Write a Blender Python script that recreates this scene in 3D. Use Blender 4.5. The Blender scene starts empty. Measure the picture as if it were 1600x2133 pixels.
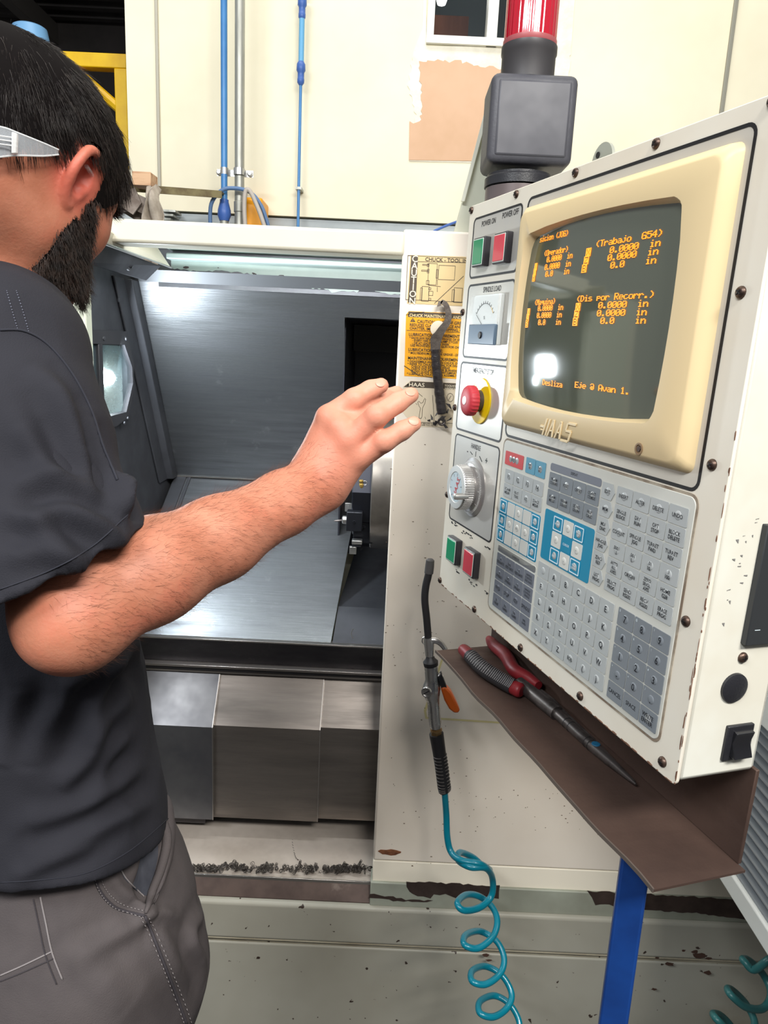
import bpy, math, random
import numpy as np
from mathutils import Vector, Matrix
from mathutils.bvhtree import BVHTree
random.seed(7); np.random.seed(7)
SC = bpy.context.scene
COL = SC.collection
# ------------------------------------------------------------------ camera
FPX, CX, CY = 1500.0, 800.0, 1066.5
CAM = np.array([0.0, 0.0, 1.55])
_d = np.array([(480-CX)/FPX, (7900-CY)/FPX, 1.0]); _d /= np.linalg.norm(_d)
_up = -_d
_fw = np.array([0, 0, 1.0]); _fw = _fw-_up*_fw.dot(_up); _fw /= np.linalg.norm(_fw)
_rt = np.cross(_fw, _up)
if _rt[0] < 0: _rt = -_rt
CM = np.array([_rt, _fw, _up])            # world axes in camera (right, down, forward) terms
cam = bpy.data.objects.new('camera', bpy.data.cameras.new('camera')); COL.objects.link(cam)
cam.data.sensor_fit = 'VERTICAL'; cam.data.sensor_height = 36.0
cam.data.lens = 36.0*FPX/2133.0
cam.data.clip_start = 0.02; cam.data.clip_end = 100
_r = CM@np.array([1., 0, 0]); _u = CM@np.array([0, -1., 0]); _b = CM@np.array([0, 0, -1.])
cam.matrix_world = Matrix(((_r[0], _u[0], _b[0], CAM[0]), (_r[1], _u[1], _b[1], CAM[1]), (_r[2], _u[2], _b[2], CAM[2]), (0, 0, 0, 1)))
SC.camera = cam
# ------------------------------------------------------------------ view, world
SC.view_settings.view_transform = 'Standard'; SC.view_settings.look = 'None'
SC.view_settings.gamma = 1.0; SC.view_settings.use_curve_mapping = False
SC.view_settings.exposure = 0.36
SC.cycles.max_bounces = 8
SC.cycles.caustics_reflective = False; SC.cycles.caustics_refractive = False
W = bpy.data.worlds.new('shop_air'); SC.world = W; W.use_nodes = True
W.node_tree.nodes['Background'].inputs[0].default_value = (0.93, 0.96, 1.0, 1)
W.node_tree.nodes['Background'].inputs[1].default_value = 0.32
# ------------------------------------------------------------------ ceiling lamps of the workshop, plus an added wall wash
def area(name, loc, target, sx, sy, power, col):
    d = bpy.data.lights.new(name, 'AREA'); d.shape = 'RECTANGLE'; d.size = sx; d.size_y = sy
    d.energy = power; d.color = col
    o = bpy.data.objects.new(name, d); COL.objects.link(o); o.location = loc
    o.rotation_euler = (Vector(target)-Vector(loc)).to_track_quat('-Z', 'Y').to_euler()
    return o
area('overhead_light', (0.85, -1.2, 3.2), (0.1, 1.4, 1.0), 1.3, 0.35, 84, (1.0, 0.97, 0.92))
area('overhead_light', (-1.6, -1.6, 3.6), (0.1, 1.3, 0.8), 1.8, 0.28, 85, (0.95, 0.98, 1.0))
area('overhead_light', (-0.2, 1.9, 4.6), (0.1, 3.2, 2.4), 3.2, 0.5, 42, (1.0, 0.98, 0.90))  # unseen wash light added to brighten the back wall
# ------------------------------------------------------------------ pixel to place helpers
def ray(px, py): return CM@np.array([(px-CX)/FPX, (py-CY)/FPX, 1.0])
def WY(px, py, Y):
    r = ray(px, py); return CAM+r*(Y/r[1])
def WX(px, py, X):
    r = ray(px, py); return CAM+r*(X/r[0])
def WZ(px, py, Z):
    r = ray(px, py); return CAM+r*((Z-CAM[2])/r[2])
def _n(v): return v/np.linalg.norm(v)
PZ = -_n(ray(392, 7500)); PX = -_n(ray(300, 700)); PX = _n(PX-PZ*PX.dot(PZ)); PY = np.cross(PZ, PX)
PB = np.array([PX, PY, PZ]); PO = WY(980, 430, 1.06)
def LP(px, py, d=0.0):
    """point on the plane y=d of the control pendant's own frame"""
    r = PB@ray(px, py); o = PB@(CAM-PO); return o+r*((d-o[1])/r[1])
# ------------------------------------------------------------------ materials
def lin(c):
    return tuple(((v/255.0)/12.92 if v/255.0 <= 0.04045 else ((v/255.0+0.055)/1.055)**2.4) for v in c)
MATS = {}
def mat(name, col, rough=0.5, metal=0.0, col2=None, scale=8.0, stretch=(1, 1, 1), detail=4, lo=0.4, hi=0.65,
        spots=None, spot_scale=60, spot_t=0.72, bump=0.0, bump_scale=120, bump_stretch=None, rough2=None, coat=0.0,
        emit=None, estr=0.0, trans=0.0, alpha=1.0, sss=0.0, spec=0.5, ior=1.45, third=None, third_scale=3, third_t=(0.55, 0.6)):
    if name in MATS: return MATS[name]
    m = bpy.data.materials.new(name); m.use_nodes = True; MATS[name] = m
    nt = m.node_tree; N = nt.nodes; Lk = nt.links; b = N['Principled BSDF']
    b.inputs['Base Color'].default_value = lin(col)+(1,)
    b.inputs['Roughness'].default_value = rough; b.inputs['Metallic'].default_value = metal
    b.inputs['Specular IOR Level'].default_value = spec; b.inputs['IOR'].default_value = ior
    b.inputs['Coat Weight'].default_value = coat; b.inputs['Coat Roughness'].default_value = 0.08
    b.inputs['Transmission Weight'].default_value = trans; b.inputs['Alpha'].default_value = alpha
    if sss: b.inputs['Subsurface Weight'].default_value = sss; b.inputs['Subsurface Radius'].default_value = (0.010, 0.004, 0.002); b.inputs['Subsurface Scale'].default_value = 0.6
    if emit: b.inputs['Emission Color'].default_value = lin(emit)+(1,); b.inputs['Emission Strength'].default_value = estr
    tc = N.new('ShaderNodeTexCoord')
    def noise(sc, st, det, rgh=0.6):
        mp = N.new('ShaderNodeMapping'); mp.inputs['Scale'].default_value = st; Lk.new(tc.outputs['Object'], mp.inputs[0])
        nz = N.new('ShaderNodeTexNoise'); nz.inputs['Scale'].default_value = sc; nz.inputs['Detail'].default_value = det
        nz.inputs['Roughness'].default_value = rgh; Lk.new(mp.outputs[0], nz.inputs['Vector']); return nz
    def ramp(src, a, c):
        r = N.new('ShaderNodeMapRange'); r.inputs[1].default_value = a; r.inputs[2].default_value = c
        Lk.new(src, r.inputs[0]); return r.outputs[0]
    def mix(f, a, c):
        x = N.new('ShaderNodeMix'); x.data_type = 'RGBA'; Lk.new(f, x.inputs[0])
        for s, i in ((a, 6), (c, 7)):
            if isinstance(s, tuple): x.inputs[i].default_value = s
            else: Lk.new(s, x.inputs[i])
        return x.outputs[2]
    cur = lin(col)+(1,)
    if col2 is not None or rough2 is not None:
        f = ramp(noise(scale, stretch, detail).outputs['Fac'], lo, hi)
        if col2 is not None: cur = mix(f, cur, lin(col2)+(1,))
        if rough2 is not None:
            r = N.new('ShaderNodeMapRange'); r.inputs[3].default_value = rough; r.inputs[4].default_value = rough2
            Lk.new(f, r.inputs[0]); Lk.new(r.outputs[0], b.inputs['Roughness'])
    if third is not None:
        cur = mix(ramp(noise(third_scale, (1, 1, 1), 8, 0.65).outputs['Fac'], *third_t), cur, lin(third)+(1,))
    if spots is not None:
        cur = mix(ramp(noise(spot_scale, (1, 1, 1), 2, 0.5).outputs['Fac'], spot_t, spot_t+0.02), cur, lin(spots)+(1,))
    if not isinstance(cur, tuple): Lk.new(cur, b.inputs['Base Color'])
    if bump:
        bp = N.new('ShaderNodeBump'); bp.inputs['Strength'].default_value = 1.0; bp.inputs['Distance'].default_value = bump
        Lk.new(noise(bump_scale, bump_stretch or stretch, 3).outputs['Fac'], bp.inputs['Height']); Lk.new(bp.outputs[0], b.inputs['Normal'])
    return m
# ------------------------------------------------------------------ mesh builder
ROOTM = {}
class MB:
    def __init__(s): s.v = []; s.f = []; s.m = []; s.cur = 0
    def add(s, vs, fs, mi=None):
        n = len(s.v); s.v += [tuple(map(float, v)) for v in vs]; s.f += [tuple(i+n for i in f) for f in fs]; s.m += [s.cur if mi is None else mi]*len(fs); return s
    def box(s, x0, x1, y0, y1, z0, z1, mi=None):
        vs = [(x, y, z) for x in (x0, x1) for y in (y0, y1) for z in (z0, z1)]
        return s.add(vs, [(0, 1, 3, 2), (4, 6, 7, 5), (0, 4, 5, 1), (2, 3, 7, 6), (0, 2, 6, 4), (1, 5, 7, 3)], mi)
    def hexa(s, p8, mi=None):
        """8 points: bottom 4 (ccw), top 4 (ccw)"""
        return s.add(p8, [(3, 2, 1, 0), (4, 5, 6, 7), (0, 1, 5, 4), (1, 2, 6, 5), (2, 3, 7, 6), (3, 0, 4, 7)], mi)
    def slab(s, quad, off, mi=None):
        q = [np.array(p, float) for p in quad]; o = np.array(off, float)
        return s.hexa([*q, *[p+o for p in q]], mi)
    def prism(s, poly, off, mi=None):
        q = [np.array(p, float) for p in poly]; o = np.array(off, float); n = len(q)
        fs = [tuple(range(n-1, -1, -1)), tuple(range(n, 2*n))]+[(i, (i+1) % n, (i+1) % n+n, i+n) for i in range(n)]
        return s.add(q+[p+o for p in q], fs, mi)
    def tube(s, pts, r, n=8, caps=True, mi=None, closed=False):
        P = [np.array(p, float) for p in pts]; k = len(P); R = r if hasattr(r, '__len__') else [r]*k
        base = len(s.v); T = []
        for i in range(k):
            a = P[max(i-1, 0)] if not closed else P[i-1]; c = P[min(i+1, k-1)] if not closed else P[(i+1) % k]
            t = c-a; l = np.linalg.norm(t); T.append(t/l if l > 1e-12 else np.array([0, 0, 1.]))
        u = np.cross(T[0], [0, 0, 1.]);
        if np.linalg.norm(u) < 1e-3: u = np.cross(T[0], [1., 0, 0])
        u /= np.linalg.norm(u); vs = []; fs = []
        for i in range(k):
            u = u-T[i]*u.dot(T[i]); u /= max(np.linalg.norm(u), 1e-9); w = np.cross(T[i], u)
            for j in range(n):
                a = 2*math.pi*j/n; vs.append(P[i]+(u*math.cos(a)+w*math.sin(a))*R[i])
        for i in range(k if closed else k-1):
            for j in range(n):
                a = i*n+j; b2 = i*n+(j+1) % n; i2 = (i+1) % k; fs.append((a, b2, i2*n+(j+1) % n, i2*n+j))
        if caps and not closed:
            fs.append(tuple(range(n-1, -1, -1))); fs.append(tuple((k-1)*n+j for j in range(n)))
        return s.add(vs, fs, mi)
    def lathe(s, prof, o, ax, n=32, mi=None):
        """prof: (radius, distance along the axis)"""
        o = np.array(o, float); ax = _n(np.array(ax, float)); u = np.cross(ax, [0, 0, 1.])
        if np.linalg.norm(u) < 1e-3: u = np.cross(ax, [1., 0, 0])
        u = _n(u); w = np.cross(ax, u); vs = []; fs = []; k = len(prof)
        for r, h in prof:
            for j in range(n):
                a = 2*math.pi*j/n; vs.append(o+ax*h+(u*math.cos(a)+w*math.sin(a))*max(r, 1e-5))
        for i in range(k-1):
            for j in range(n): fs.append((i*n+j, i*n+(j+1) % n, (i+1)*n+(j+1) % n, (i+1)*n+j))
        fs.append(tuple(range(n-1, -1, -1))); fs.append(tuple((k-1)*n+j for j in range(n)))
        return s.add(vs, fs, mi)
    def ring(s, outer, inner, off, mi=None):
        """flat ring between two loops of equal count, thickened by off"""
        n = len(outer); O = [np.array(p, float) for p in outer]; I = [np.array(p, float) for p in inner]; d = np.array(off, float)
        vs = O+I+[p+d for p in O]+[p+d for p in I]; fs = []
        for i in range(n):
            j = (i+1) % n
            fs += [(i, j, n+j, n+i), (2*n+i, 3*n+i, 3*n+j, 2*n+j), (i, 2*n+i, 2*n+j, j), (n+i, n+j, 3*n+j, 3*n+i)]
        return s.add(vs, fs, mi)
    def build(s, name, mats, parent=None, bevel=0, seg=2, smooth=True, world=False, angle=38, fix=True):
        me = bpy.data.meshes.new(name); me.from_pydata(s.v, [], s.f); me.update()
        mats = mats if isinstance(mats, (list, tuple)) else [mats]
        for m in mats: me.materials.append(m)
        if len(mats) > 1: me.polygons.foreach_set('material_index', s.m)
        if fix:
            import bmesh
            bm = bmesh.new(); bm.from_mesh(me); bmesh.ops.recalc_face_normals(bm, faces=bm.faces); bm.to_mesh(me); bm.free()
        if smooth:
            me.polygons.foreach_set('use_smooth', [True]*len(me.polygons)); me.set_sharp_from_angle(angle=math.radians(angle))
        o = bpy.data.objects.new(name, me); COL.objects.link(o)
        if parent is not None:
            o.parent = parent
            if world: me.transform(ROOTM[parent.name].inverted())
            ROOTM[o.name] = ROOTM[parent.name]
        if bevel:
            bv = o.modifiers.new('edge', 'BEVEL'); bv.width = bevel; bv.segments = seg; bv.limit_method = 'ANGLE'; bv.angle_limit = math.radians(40)
        return o
def root(name, label, cat, M=None, loc=None, group=None):
    o = bpy.data.objects.new(name, None); COL.objects.link(o); o.empty_display_size = 0.05
    M = M if M is not None else Matrix.Translation(Vector(loc or (0, 0, 0))); o.matrix_world = M; ROOTM[o.name] = M
    return tag(o, label, cat, group)
def tag(o, label=None, cat=None, group=None, kind=None):
    if label: o['label'] = label
    if cat: o['category'] = cat
    if group: o['group'] = group
    if kind: o['kind'] = kind
    return o
def rrect(x0, x1, z0, z1, r, y=0.0, n=5):
    """rounded rectangle loop in the xz plane"""
    pts = []
    for cx, cz, a0 in ((x1-r, z1-r, 0), (x0+r, z1-r, 90), (x0+r, z0+r, 180), (x1-r, z0+r, 270)):
        for i in range(n+1):
            a = math.radians(a0+90*i/n); pts.append((cx+r*math.cos(a), y, cz+r*math.sin(a)))
    return pts
def spline(pts, n=8, closed=False):
    P = [np.array(p, float) for p in pts]; k = len(P); out = []
    for i in range(k if closed else k-1):
        if closed: p0, p1, p2, p3 = P[i-1], P[i], P[(i+1) % k], P[(i+2) % k]
        else: p0, p1, p2, p3 = P[max(i-1, 0)], P[i], P[i+1], P[min(i+2, k-1)]
        for j in range(n):
            t = j/n; out.append(0.5*((2*p1)+(-p0+p2)*t+(2*p0-5*p1+4*p2-p3)*t*t+(-p0+3*p1-3*p2+p3)*t**3))
    if not closed: out.append(P[-1])
    return out
# ------------------------------------------------------------------ lettering
_TX = {}
def text2d(s, res=2):
    """outline mesh of a word, height of a capital = 1, left at x=0: (verts2d, faces, width)"""
    if s in _TX: return _TX[s]
    cu = bpy.data.curves.new('t', 'FONT'); cu.body = s; cu.resolution_u = res; cu.size = 1.0; cu.offset = 0.010
    ob = bpy.data.objects.new('t', cu); me = bpy.data.meshes.new_from_object(ob)
    v = np.array([(q.co.x, q.co.y) for q in me.vertices]) if len(me.vertices) else np.zeros((0, 2))
    f = [tuple(p.vertices) for p in me.polygons]
    bpy.data.objects.remove(ob); bpy.data.curves.remove(cu); bpy.data.meshes.remove(me)
    if len(v): v = v/0.70; v[:, 0] -= v[:, 0].min()
    _TX[s] = (v, f, v[:, 0].max() if len(v) else 0); return _TX[s]
def put_text(mb, s, O, ux, uz, h, align='C', wscale=1.0, width=None, mi=None, lift=None, lines=1.35):
    """O = anchor (middle of the baseline block); ux, uz = unit vectors; h = capital height"""
    O = np.array(O, float); ux = np.array(ux, float); uz = np.array(uz, float); rows = s.split('\n'); k = len(rows)
    for i, rw in enumerate(rows):
        v, f, w = text2d(rw)
        if not len(v): continue
        ws = wscale if width is None else min(wscale, width/(w*h))
        x0 = {'C': -w*ws*h/2, 'L': 0, 'R': -w*ws*h}[align]; z0 = ((k-1)/2-i)*h*lines-h/2
        P = [O+ux*(x0+a*ws*h)+uz*(z0+b*h) for a, b in v]
        if lift: P = [lift(p) for p in P]
        mb.add(P, f, mi)
GL = {'0': '3E5149453E', '1': '00427F4000', '4': '1814127F10', '5': '2745454539', '.': '0060600000', '(': '001C224100', ')': '0041221C00', '@': '324979413E',
      'A': '7E1111117E', 'B': '7F49494936', 'D': '7F4141221C', 'E': '7F49494941', 'G': '3E4149497A', 'J': '2040413F01', 'M': '7F020C027F', 'O': '3E4141413E',
      'P': '7F09090906', 'R': '7F09192946', 'T': '01017F0101', 'X': '6314081463', 'Z': '6151494543', 'i': '00447D4000', 'n': '7C08040478', 's': '4854545420',
      'c': '3844444420', 'o': '3844444438', 'p': '7C14141408', 'e': '3854545418', 'r': '7C08040408', 'a': '2054545478', 'd': '384444487F', 'b': '7F48444438',
      'j': '2040443D00', 'q': '081414187C', 'u': '3C4040207C', 'l': '00417F4000', 'z': '4464544C44', 'v': '1C2040201C', ' ': '0000000000'}
def glyph_cells(ch):
    hx = GL[ch]; cols = [int(hx[i:i+2], 16) for i in range(0, 10, 2)]; out = []
    for r in range(7):
        c = 0
        while c < 5:
            if cols[c] >> r & 1:
                e = c
                while e+1 < 5 and cols[e+1] >> r & 1: e += 1
                out.append((c, e+1, r)); c = e+1
            else: c += 1
    return out
# ================================================================== the setting
def struct(o): o['kind'] = 'structure'; return o
m_wall = mat('cream_wall_paint', (238, 232, 208), 0.55, col2=(226, 218, 192), scale=1.6, lo=0.35, hi=0.7, bump=0.0004, bump_scale=30)
m_floor = mat('grey_concrete', (66, 64, 61), 0.7, col2=(52, 50, 48), scale=3, bump=0.002, bump_scale=40)
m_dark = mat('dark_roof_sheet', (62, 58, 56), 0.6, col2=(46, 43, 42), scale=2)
WYB = 3.2
# wall with the opening of the window cut out of it
wx0 = WY(262, 100, WYB)[0]; winL = WY(889, 60, WYB); winR = WY(1075, 60, WYB); wz0 = WY(900, 93, WYB)[2]; wz1 = wz0+0.62
wzb = WY(560, 448, WYB)[2]
mb = MB(); X0, X1, XA, XB = wx0, 4.2, winL[0], winR[0]
mb.box(X0, XA, WYB, WYB+0.12, wzb, 5.2); mb.box(XB, X1, WYB, WYB+0.12, wzb, 5.2)
mb.box(XA, XB, WYB, WYB+0.12, wzb, wz0); mb.box(XA, XB, WYB, WYB+0.12, wz1, 5.2)
wall = struct(mb.build('wall_back', m_wall))
mb = MB(); mb.box(wx0-0.3, 4.2, WYB+0.01, WYB+0.14, 0.0, wzb-0.008)
struct(mb.build('wall_base', mat('grey_blue_wall_band', (176, 184, 186), 0.5, col2=(158, 166, 170), scale=5)))
mb = MB(); mb.box(-7, 7, -4, 9, -0.05, 0.0); struct(mb.build('floor', m_floor))
m_far = mat('far_shop_wall', (92, 92, 94), 0.7, col2=(76, 76, 80), scale=1.5)
mb = MB(); mb.box(-7, 7, -3.9, -3.8, 0.0, 2.5); struct(mb.build('wall_front', m_far))
mb = MB(); mb.box(4.3, 4.4, -3.8, 3.1, 0.0, 2.5); struct(mb.build('wall_right', m_far))
# seam strips on the wall
m_seam = mat('wall_seam', (178, 174, 160), 0.5)
def seam(name, pa, pb, w=0.012, m=m_seam, th=0.012):
    a = WY(*pa, WYB); b = WY(*pb, WYB); mb = MB(); mb.box(a[0]-w/2, a[0]+w/2, WYB-th, WYB, min(a[2], b[2]), max(a[2], b[2])+0.6); return struct(mb.build(name, m, bevel=0.003))
seam('trim_1', (327, 40), (338, 392)); seam('trim_2', (1533, 0), (1520, 430), 0.016, mat('seam_dark', (140, 138, 126), 0.4))
# peeled patches: bare board under torn paint, built as thin raised plaster flakes
m_bare = mat('bare_tan_board', (214, 176, 146), 0.7, col2=(204, 166, 134), scale=4)
m_plas = mat('plaster_filler', (240, 236, 222), 0.8, col2=(228, 222, 204), scale=14, bump=0.002, bump_scale=50)
def patch(name, px, m, th, seed=0, jag=4, Y=WYB, lab=None):
    rnd = random.Random(seed); pts = []
    for i in range(len(px)):
        a = px[i]; b = px[(i+1) % len(px)]; L = math.dist(a[:2], b[:2]); n = max(1, int(L/7)) if len(a) < 3 else 1
        for j in range(n):
            t = j/n; jj = jag if len(a) < 3 else 0
            pts.append((a[0]+(b[0]-a[0])*t+rnd.uniform(-jj, jj), a[1]+(b[1]-a[1])*t+rnd.uniform(-jj, jj)))
    q = [WY(x, y, Y-th) for x, y in pts]; mb = MB(); mb.prism(q, (0, th, 0)); o = mb.build(name, m, smooth=False); return o
o = patch('plaster_patch', [(862, 105, 1), (880, 60, 1), (884, -40, 1), (888, -40, 1), (888, 96, 1), (1076, 96, 1), (1076, -40, 1), (1200, -40, 1), (1190, 90), (1185, 150), (1160, 330), (1030, 340, 1), (852, 336), (866, 240), (850, 180)], m_plas, 0.003, 3, 3); o.parent = wall; ROOTM[o.name] = Matrix()
o = patch('bare_board', [(872, 125), (960, 128), (1080, 150), (1150, 160), (1150, 338, 1), (852, 333, 1), (854, 255), (878, 250), (878, 175)], m_bare, 0.006, 5, 4); o.parent = wall
# the window in the wall: white sliding frame, two panes, dark room and a reddish box behind
m_wf = mat('white_window_frame', (235, 235, 228), 0.35)
m_glass = mat('window_glass', (60, 70, 76), 0.03, alpha=0.12, coat=.3)
win = struct(root('window_1', 'window', None, loc=(XA, WYB, wz0))); del win['label']
mb = MB(); fw = 0.028
mb.box(XA, XB, WYB-0.02, WYB+0.10, wz0, wz0+fw); mb.box(XA, XB, WYB-0.02, WYB+0.10, wz1-fw, wz1)
mb.box(XA, XA+fw, WYB-0.02, WYB+0.10, wz0+fw, wz1-fw); mb.box(XB-fw, XB, WYB-0.02, WYB+0.10, wz0+fw, wz1-fw)
xm = WY(1024, 60, WYB)[0]; mb.box(xm-0.018, xm+0.022, WYB-0.01, WYB+0.08, wz0, wz1)
mb.build('window_frame', m_wf, win, world=True)
mb = MB(); mb.box(XA+fw, xm-0.018, WYB+0.04, WYB+0.045, wz0+fw, wz1-fw); mb.build('pane', m_glass, win, world=True)
mb = MB(); mb.box(xm+0.022, XB-fw, WYB+0.06, WYB+0.065, wz0+fw, wz1-fw); mb.build('pane', m_glass, win, world=True)
mb = MB(); mb.box(XA-0.6, XB+0.8, 4.6, 4.65, wz0-0.8, wz1+0.8); struct(mb.build('wall_far', mat('far_room_grey', (120, 128, 134), 0.8)))
p = WY(930, 75, 3.9); mb = MB(); mb.box(p[0]-0.16, p[0]+0.10, 3.85, 4.05, 0, p[2]+0.07)
tag(mb.build('cupboard', mat('reddish_wood', (152, 92, 66), 0.6, col2=(120, 66, 44), scale=9, stretch=(1, 1, .2)), bevel=0.004), 'reddish brown wooden cupboard behind the window glass', 'cupboard')
p = WY(920, 2, 4.0); mb = MB(); mb.lathe([(0.01, 0.06), (0.02, 0.05), (0.032, 0.0), (0.02, -0.035), (0.002, -0.04)], (p[0], 4.0, p[2]+.02), (0, 0, 1), 16)
mb.tube([(p[0], 4.0, p[2]+0.08), (p[0], 4.0, 5.0)], 0.004, 6, mi=1)
tag(mb.build('light_bulb', [mat('lit_bulb', (255, 255, 255), 0.3, emit=(255, 255, 250), estr=6), m_dark]), 'glowing white bulb hanging behind the window glass', 'light bulb')
# dark roof seen through the gap at the top left
rf = struct(root('ceiling', 'c', None, loc=(-4, 6, 5))); del rf['label']
pz = WY(120, 90, 6.0)[2]
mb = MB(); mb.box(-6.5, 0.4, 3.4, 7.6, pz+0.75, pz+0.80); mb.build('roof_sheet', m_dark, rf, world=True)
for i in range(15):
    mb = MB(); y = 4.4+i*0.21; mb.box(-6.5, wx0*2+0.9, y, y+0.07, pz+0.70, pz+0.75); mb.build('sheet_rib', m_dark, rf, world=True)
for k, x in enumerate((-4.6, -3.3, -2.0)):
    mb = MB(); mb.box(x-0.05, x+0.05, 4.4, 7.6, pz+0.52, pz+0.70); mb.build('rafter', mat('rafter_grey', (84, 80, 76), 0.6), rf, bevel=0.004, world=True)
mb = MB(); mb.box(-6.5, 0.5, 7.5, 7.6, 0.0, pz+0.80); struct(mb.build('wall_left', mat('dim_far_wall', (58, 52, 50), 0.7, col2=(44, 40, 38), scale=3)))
# yellow railing frame behind the man's head
m_yel = mat('yellow_paint', (240, 196, 20), 0.4, col2=(222, 172, 10), scale=6)
r = root('railing', 'yellow painted steel frame behind the man beside the cream wall', 'railing', loc=(*WY(230, 400, 3.6)[:2], 0))
a = WY(150, 112, 3.6); b = WY(268, 148, 3.6); c = WY(255, 148, 3.6)
mb = MB(); mb.box(-3.0, b[0], 3.57, 3.63, b[2], a[2]); mb.build('top_rail', m_yel, r, bevel=0.004, world=True)
for x in (b[0]-0.028, b[0]-1.0):
    mb = MB(); mb.box(x-0.028, x+0.028, 3.57, 3.63, 0.0, b[2]); mb.build('post', m_yel, r, bevel=0.004, world=True)
mb = MB(); e = WY(245, 200, 3.6); f = WY(262, 215, 3.6); mb.tube([(f[0]-0.01, 3.6, f[2]-0.04), (f[0]-0.24, 3.6, b[2]+.005)], 0.022, 8); mb.build('brace', m_yel, r, world=True)
mb = MB(); mb.box(-3.0, b[0]-.05, 3.58, 3.62, 1.9, 1.95); mb.build('lower_rail', m_yel, r, bevel=0.004, world=True)
# ------------------------------------------------------------------ pipes on the wall
m_blue = mat('blue_pipe', (70, 132, 190), 0.35, col2=(60, 118, 178), scale=6)
m_bluef = mat('blue_fitting', (62, 98, 170), 0.4)
m_galv = mat('galvanised', (178, 178, 170), 0.38, 0.6, col2=(150, 150, 142), scale=20, stretch=(1, 1, .2), rough2=0.5)
m_steel = mat('bright_steel', (190, 190, 188), 0.3, 0.9, rough2=0.45, scale=30)
YP = 3.0; ZT = 4.6
def stub(px, py, Y=YP): return WY(px, py, Y)
lz = 1.2
r = root('air_pipe', 'upright blue air pipe ending in a blue coupling, left of the grey conduit', 'pipe', loc=(stub(467, 300)[0], YP, lz))
xb = stub(467, 300)[0]; mb = MB(); zc = stub(468, 432)[2]; mb.tube([(xb, YP, zc), (xb, YP, ZT)], 0.0125, 14); mb.build('pipe', m_blue, r, world=True)
mb = MB(); mb.lathe([(0.012, 0.03), (0.017, 0.028), (0.017, 0.02), (0.025, -0.01), (0.026, -0.03), (0.02, -0.045), (0.019, -0.05)], (xb, YP, zc), (0, 0, 1), 18); mb.build('coupling', m_bluef, r, world=True)
mb = MB(); mb.lathe([(0.017, 0), (0.017, -0.02), (0.011, -0.025), (0.011, -0.045), (0.022, -0.048), (0.022, -0.06), (0.012, -0.07), (0.012, -0.9)], (xb, YP, zc-0.048), (0, 0, 1), 12); mb.build('threaded_end', m_galv, r, world=True)
xg = stub(498, 300)[0]; g = root('conduit', 'upright grey galvanised conduit pipe beside the blue air pipe', 'conduit', loc=(xg, YP, lz))
mb = MB(); mb.tube([(xg, YP+0.01, lz), (xg, YP+0.01, ZT)], 0.019, 16); mb.build('pipe', m_galv, g, world=True)
zcl = stub(495, 430)[2]; mb = MB(); mb.lathe([(0.020, -0.02), (0.022, -0.018), (0.022, 0.018), (0.020, 0.02)], (xg, YP+0.01, zcl), (0, 0, 1), 16); mb.build('sleeve_joint', m_galv, g, world=True)
zb = stub(484, 357)[2]; r = root('pipe_clamp', 'silver strap clamp bolting blue pipe and conduit together', 'clamp', loc=(xb, YP, zb))
mb = MB(); mb.box(xb-0.035, xg+0.05, YP+0.030, YP+0.034, zb-0.012, zb+0.012)
for x, rr in ((xb, 0.0145), (xg, 0.0215)):
    ring = [(x+rr*math.cos(math.radians(a)), YP+0.005-rr*math.sin(math.radians(a)), 0) for a in range(-20, 201, 20)]
    for i in range(len(ring)-1):
        a, c = ring[i], ring[i+1]; mb.slab([(a[0], a[1], zb-0.012), (c[0], c[1], zb-0.012), (c[0], c[1], zb+0.012), (a[0], a[1], zb+0.012)], (0, -0.003, 0))
mb.build('strap', m_steel, r, world=True)
for x in (xb-0.026, xg+0.038):
    mb = MB(); mb.lathe([(0.011, 0), (0.011, -0.006), (0.007, -0.008), (0.007, -0.014)], (x, YP+0.03, zb), (0, 1, 0), 10); mb.build('bolt', m_steel, r, world=True)
# thin blue drop line
xt = stub(616, 200)[0]; r = root('drop_line', 'thin blue air drop line with couplings, right of the conduit', 'pipe', loc=(xt, 3.14, lz))
z1 = WY(617, 160, 3.14)[2]; z0 = WY(620, 15, 3.14)[2]
mb = MB(); mb.tube([(xt, 3.14, z1+0.03), (xt, 3.14, z0)], 0.011, 12); mb.tube([(xt, 3.14, z0+0.05), (xt, 3.14, ZT)], 0.011, 12); mb.build('pipe', mat('light_blue_pipe', (100, 165, 208), 0.35), r, world=True)
mb = MB(); mb.tube([(xt, 3.14, lz), (xt, 3.14, z1-0.03)], 0.006, 10); mb.build('tube', m_blue, r, world=True)
for z in (z1+0.015, z0+0.0):
    mb = MB(); mb.lathe([(0.011, 0.04), (0.017, 0.03), (0.018, 0.008), (0.013, 0.0), (0.013, -0.02), (0.014, -0.022), (0.014, -0.035), (0.007, -0.045)], (xt, 3.14, z), (0, 0, 1), 16); mb.build('coupling', m_bluef, r, world=True)
mb = MB(); zc2 = WY(610, 392, 3.14)[2]; mb.box(xt-0.012, xt+0.012, 3.13, 3.2, zc2-0.005, zc2+0.005); mb.build('clip', m_galv, r, world=True)
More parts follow.
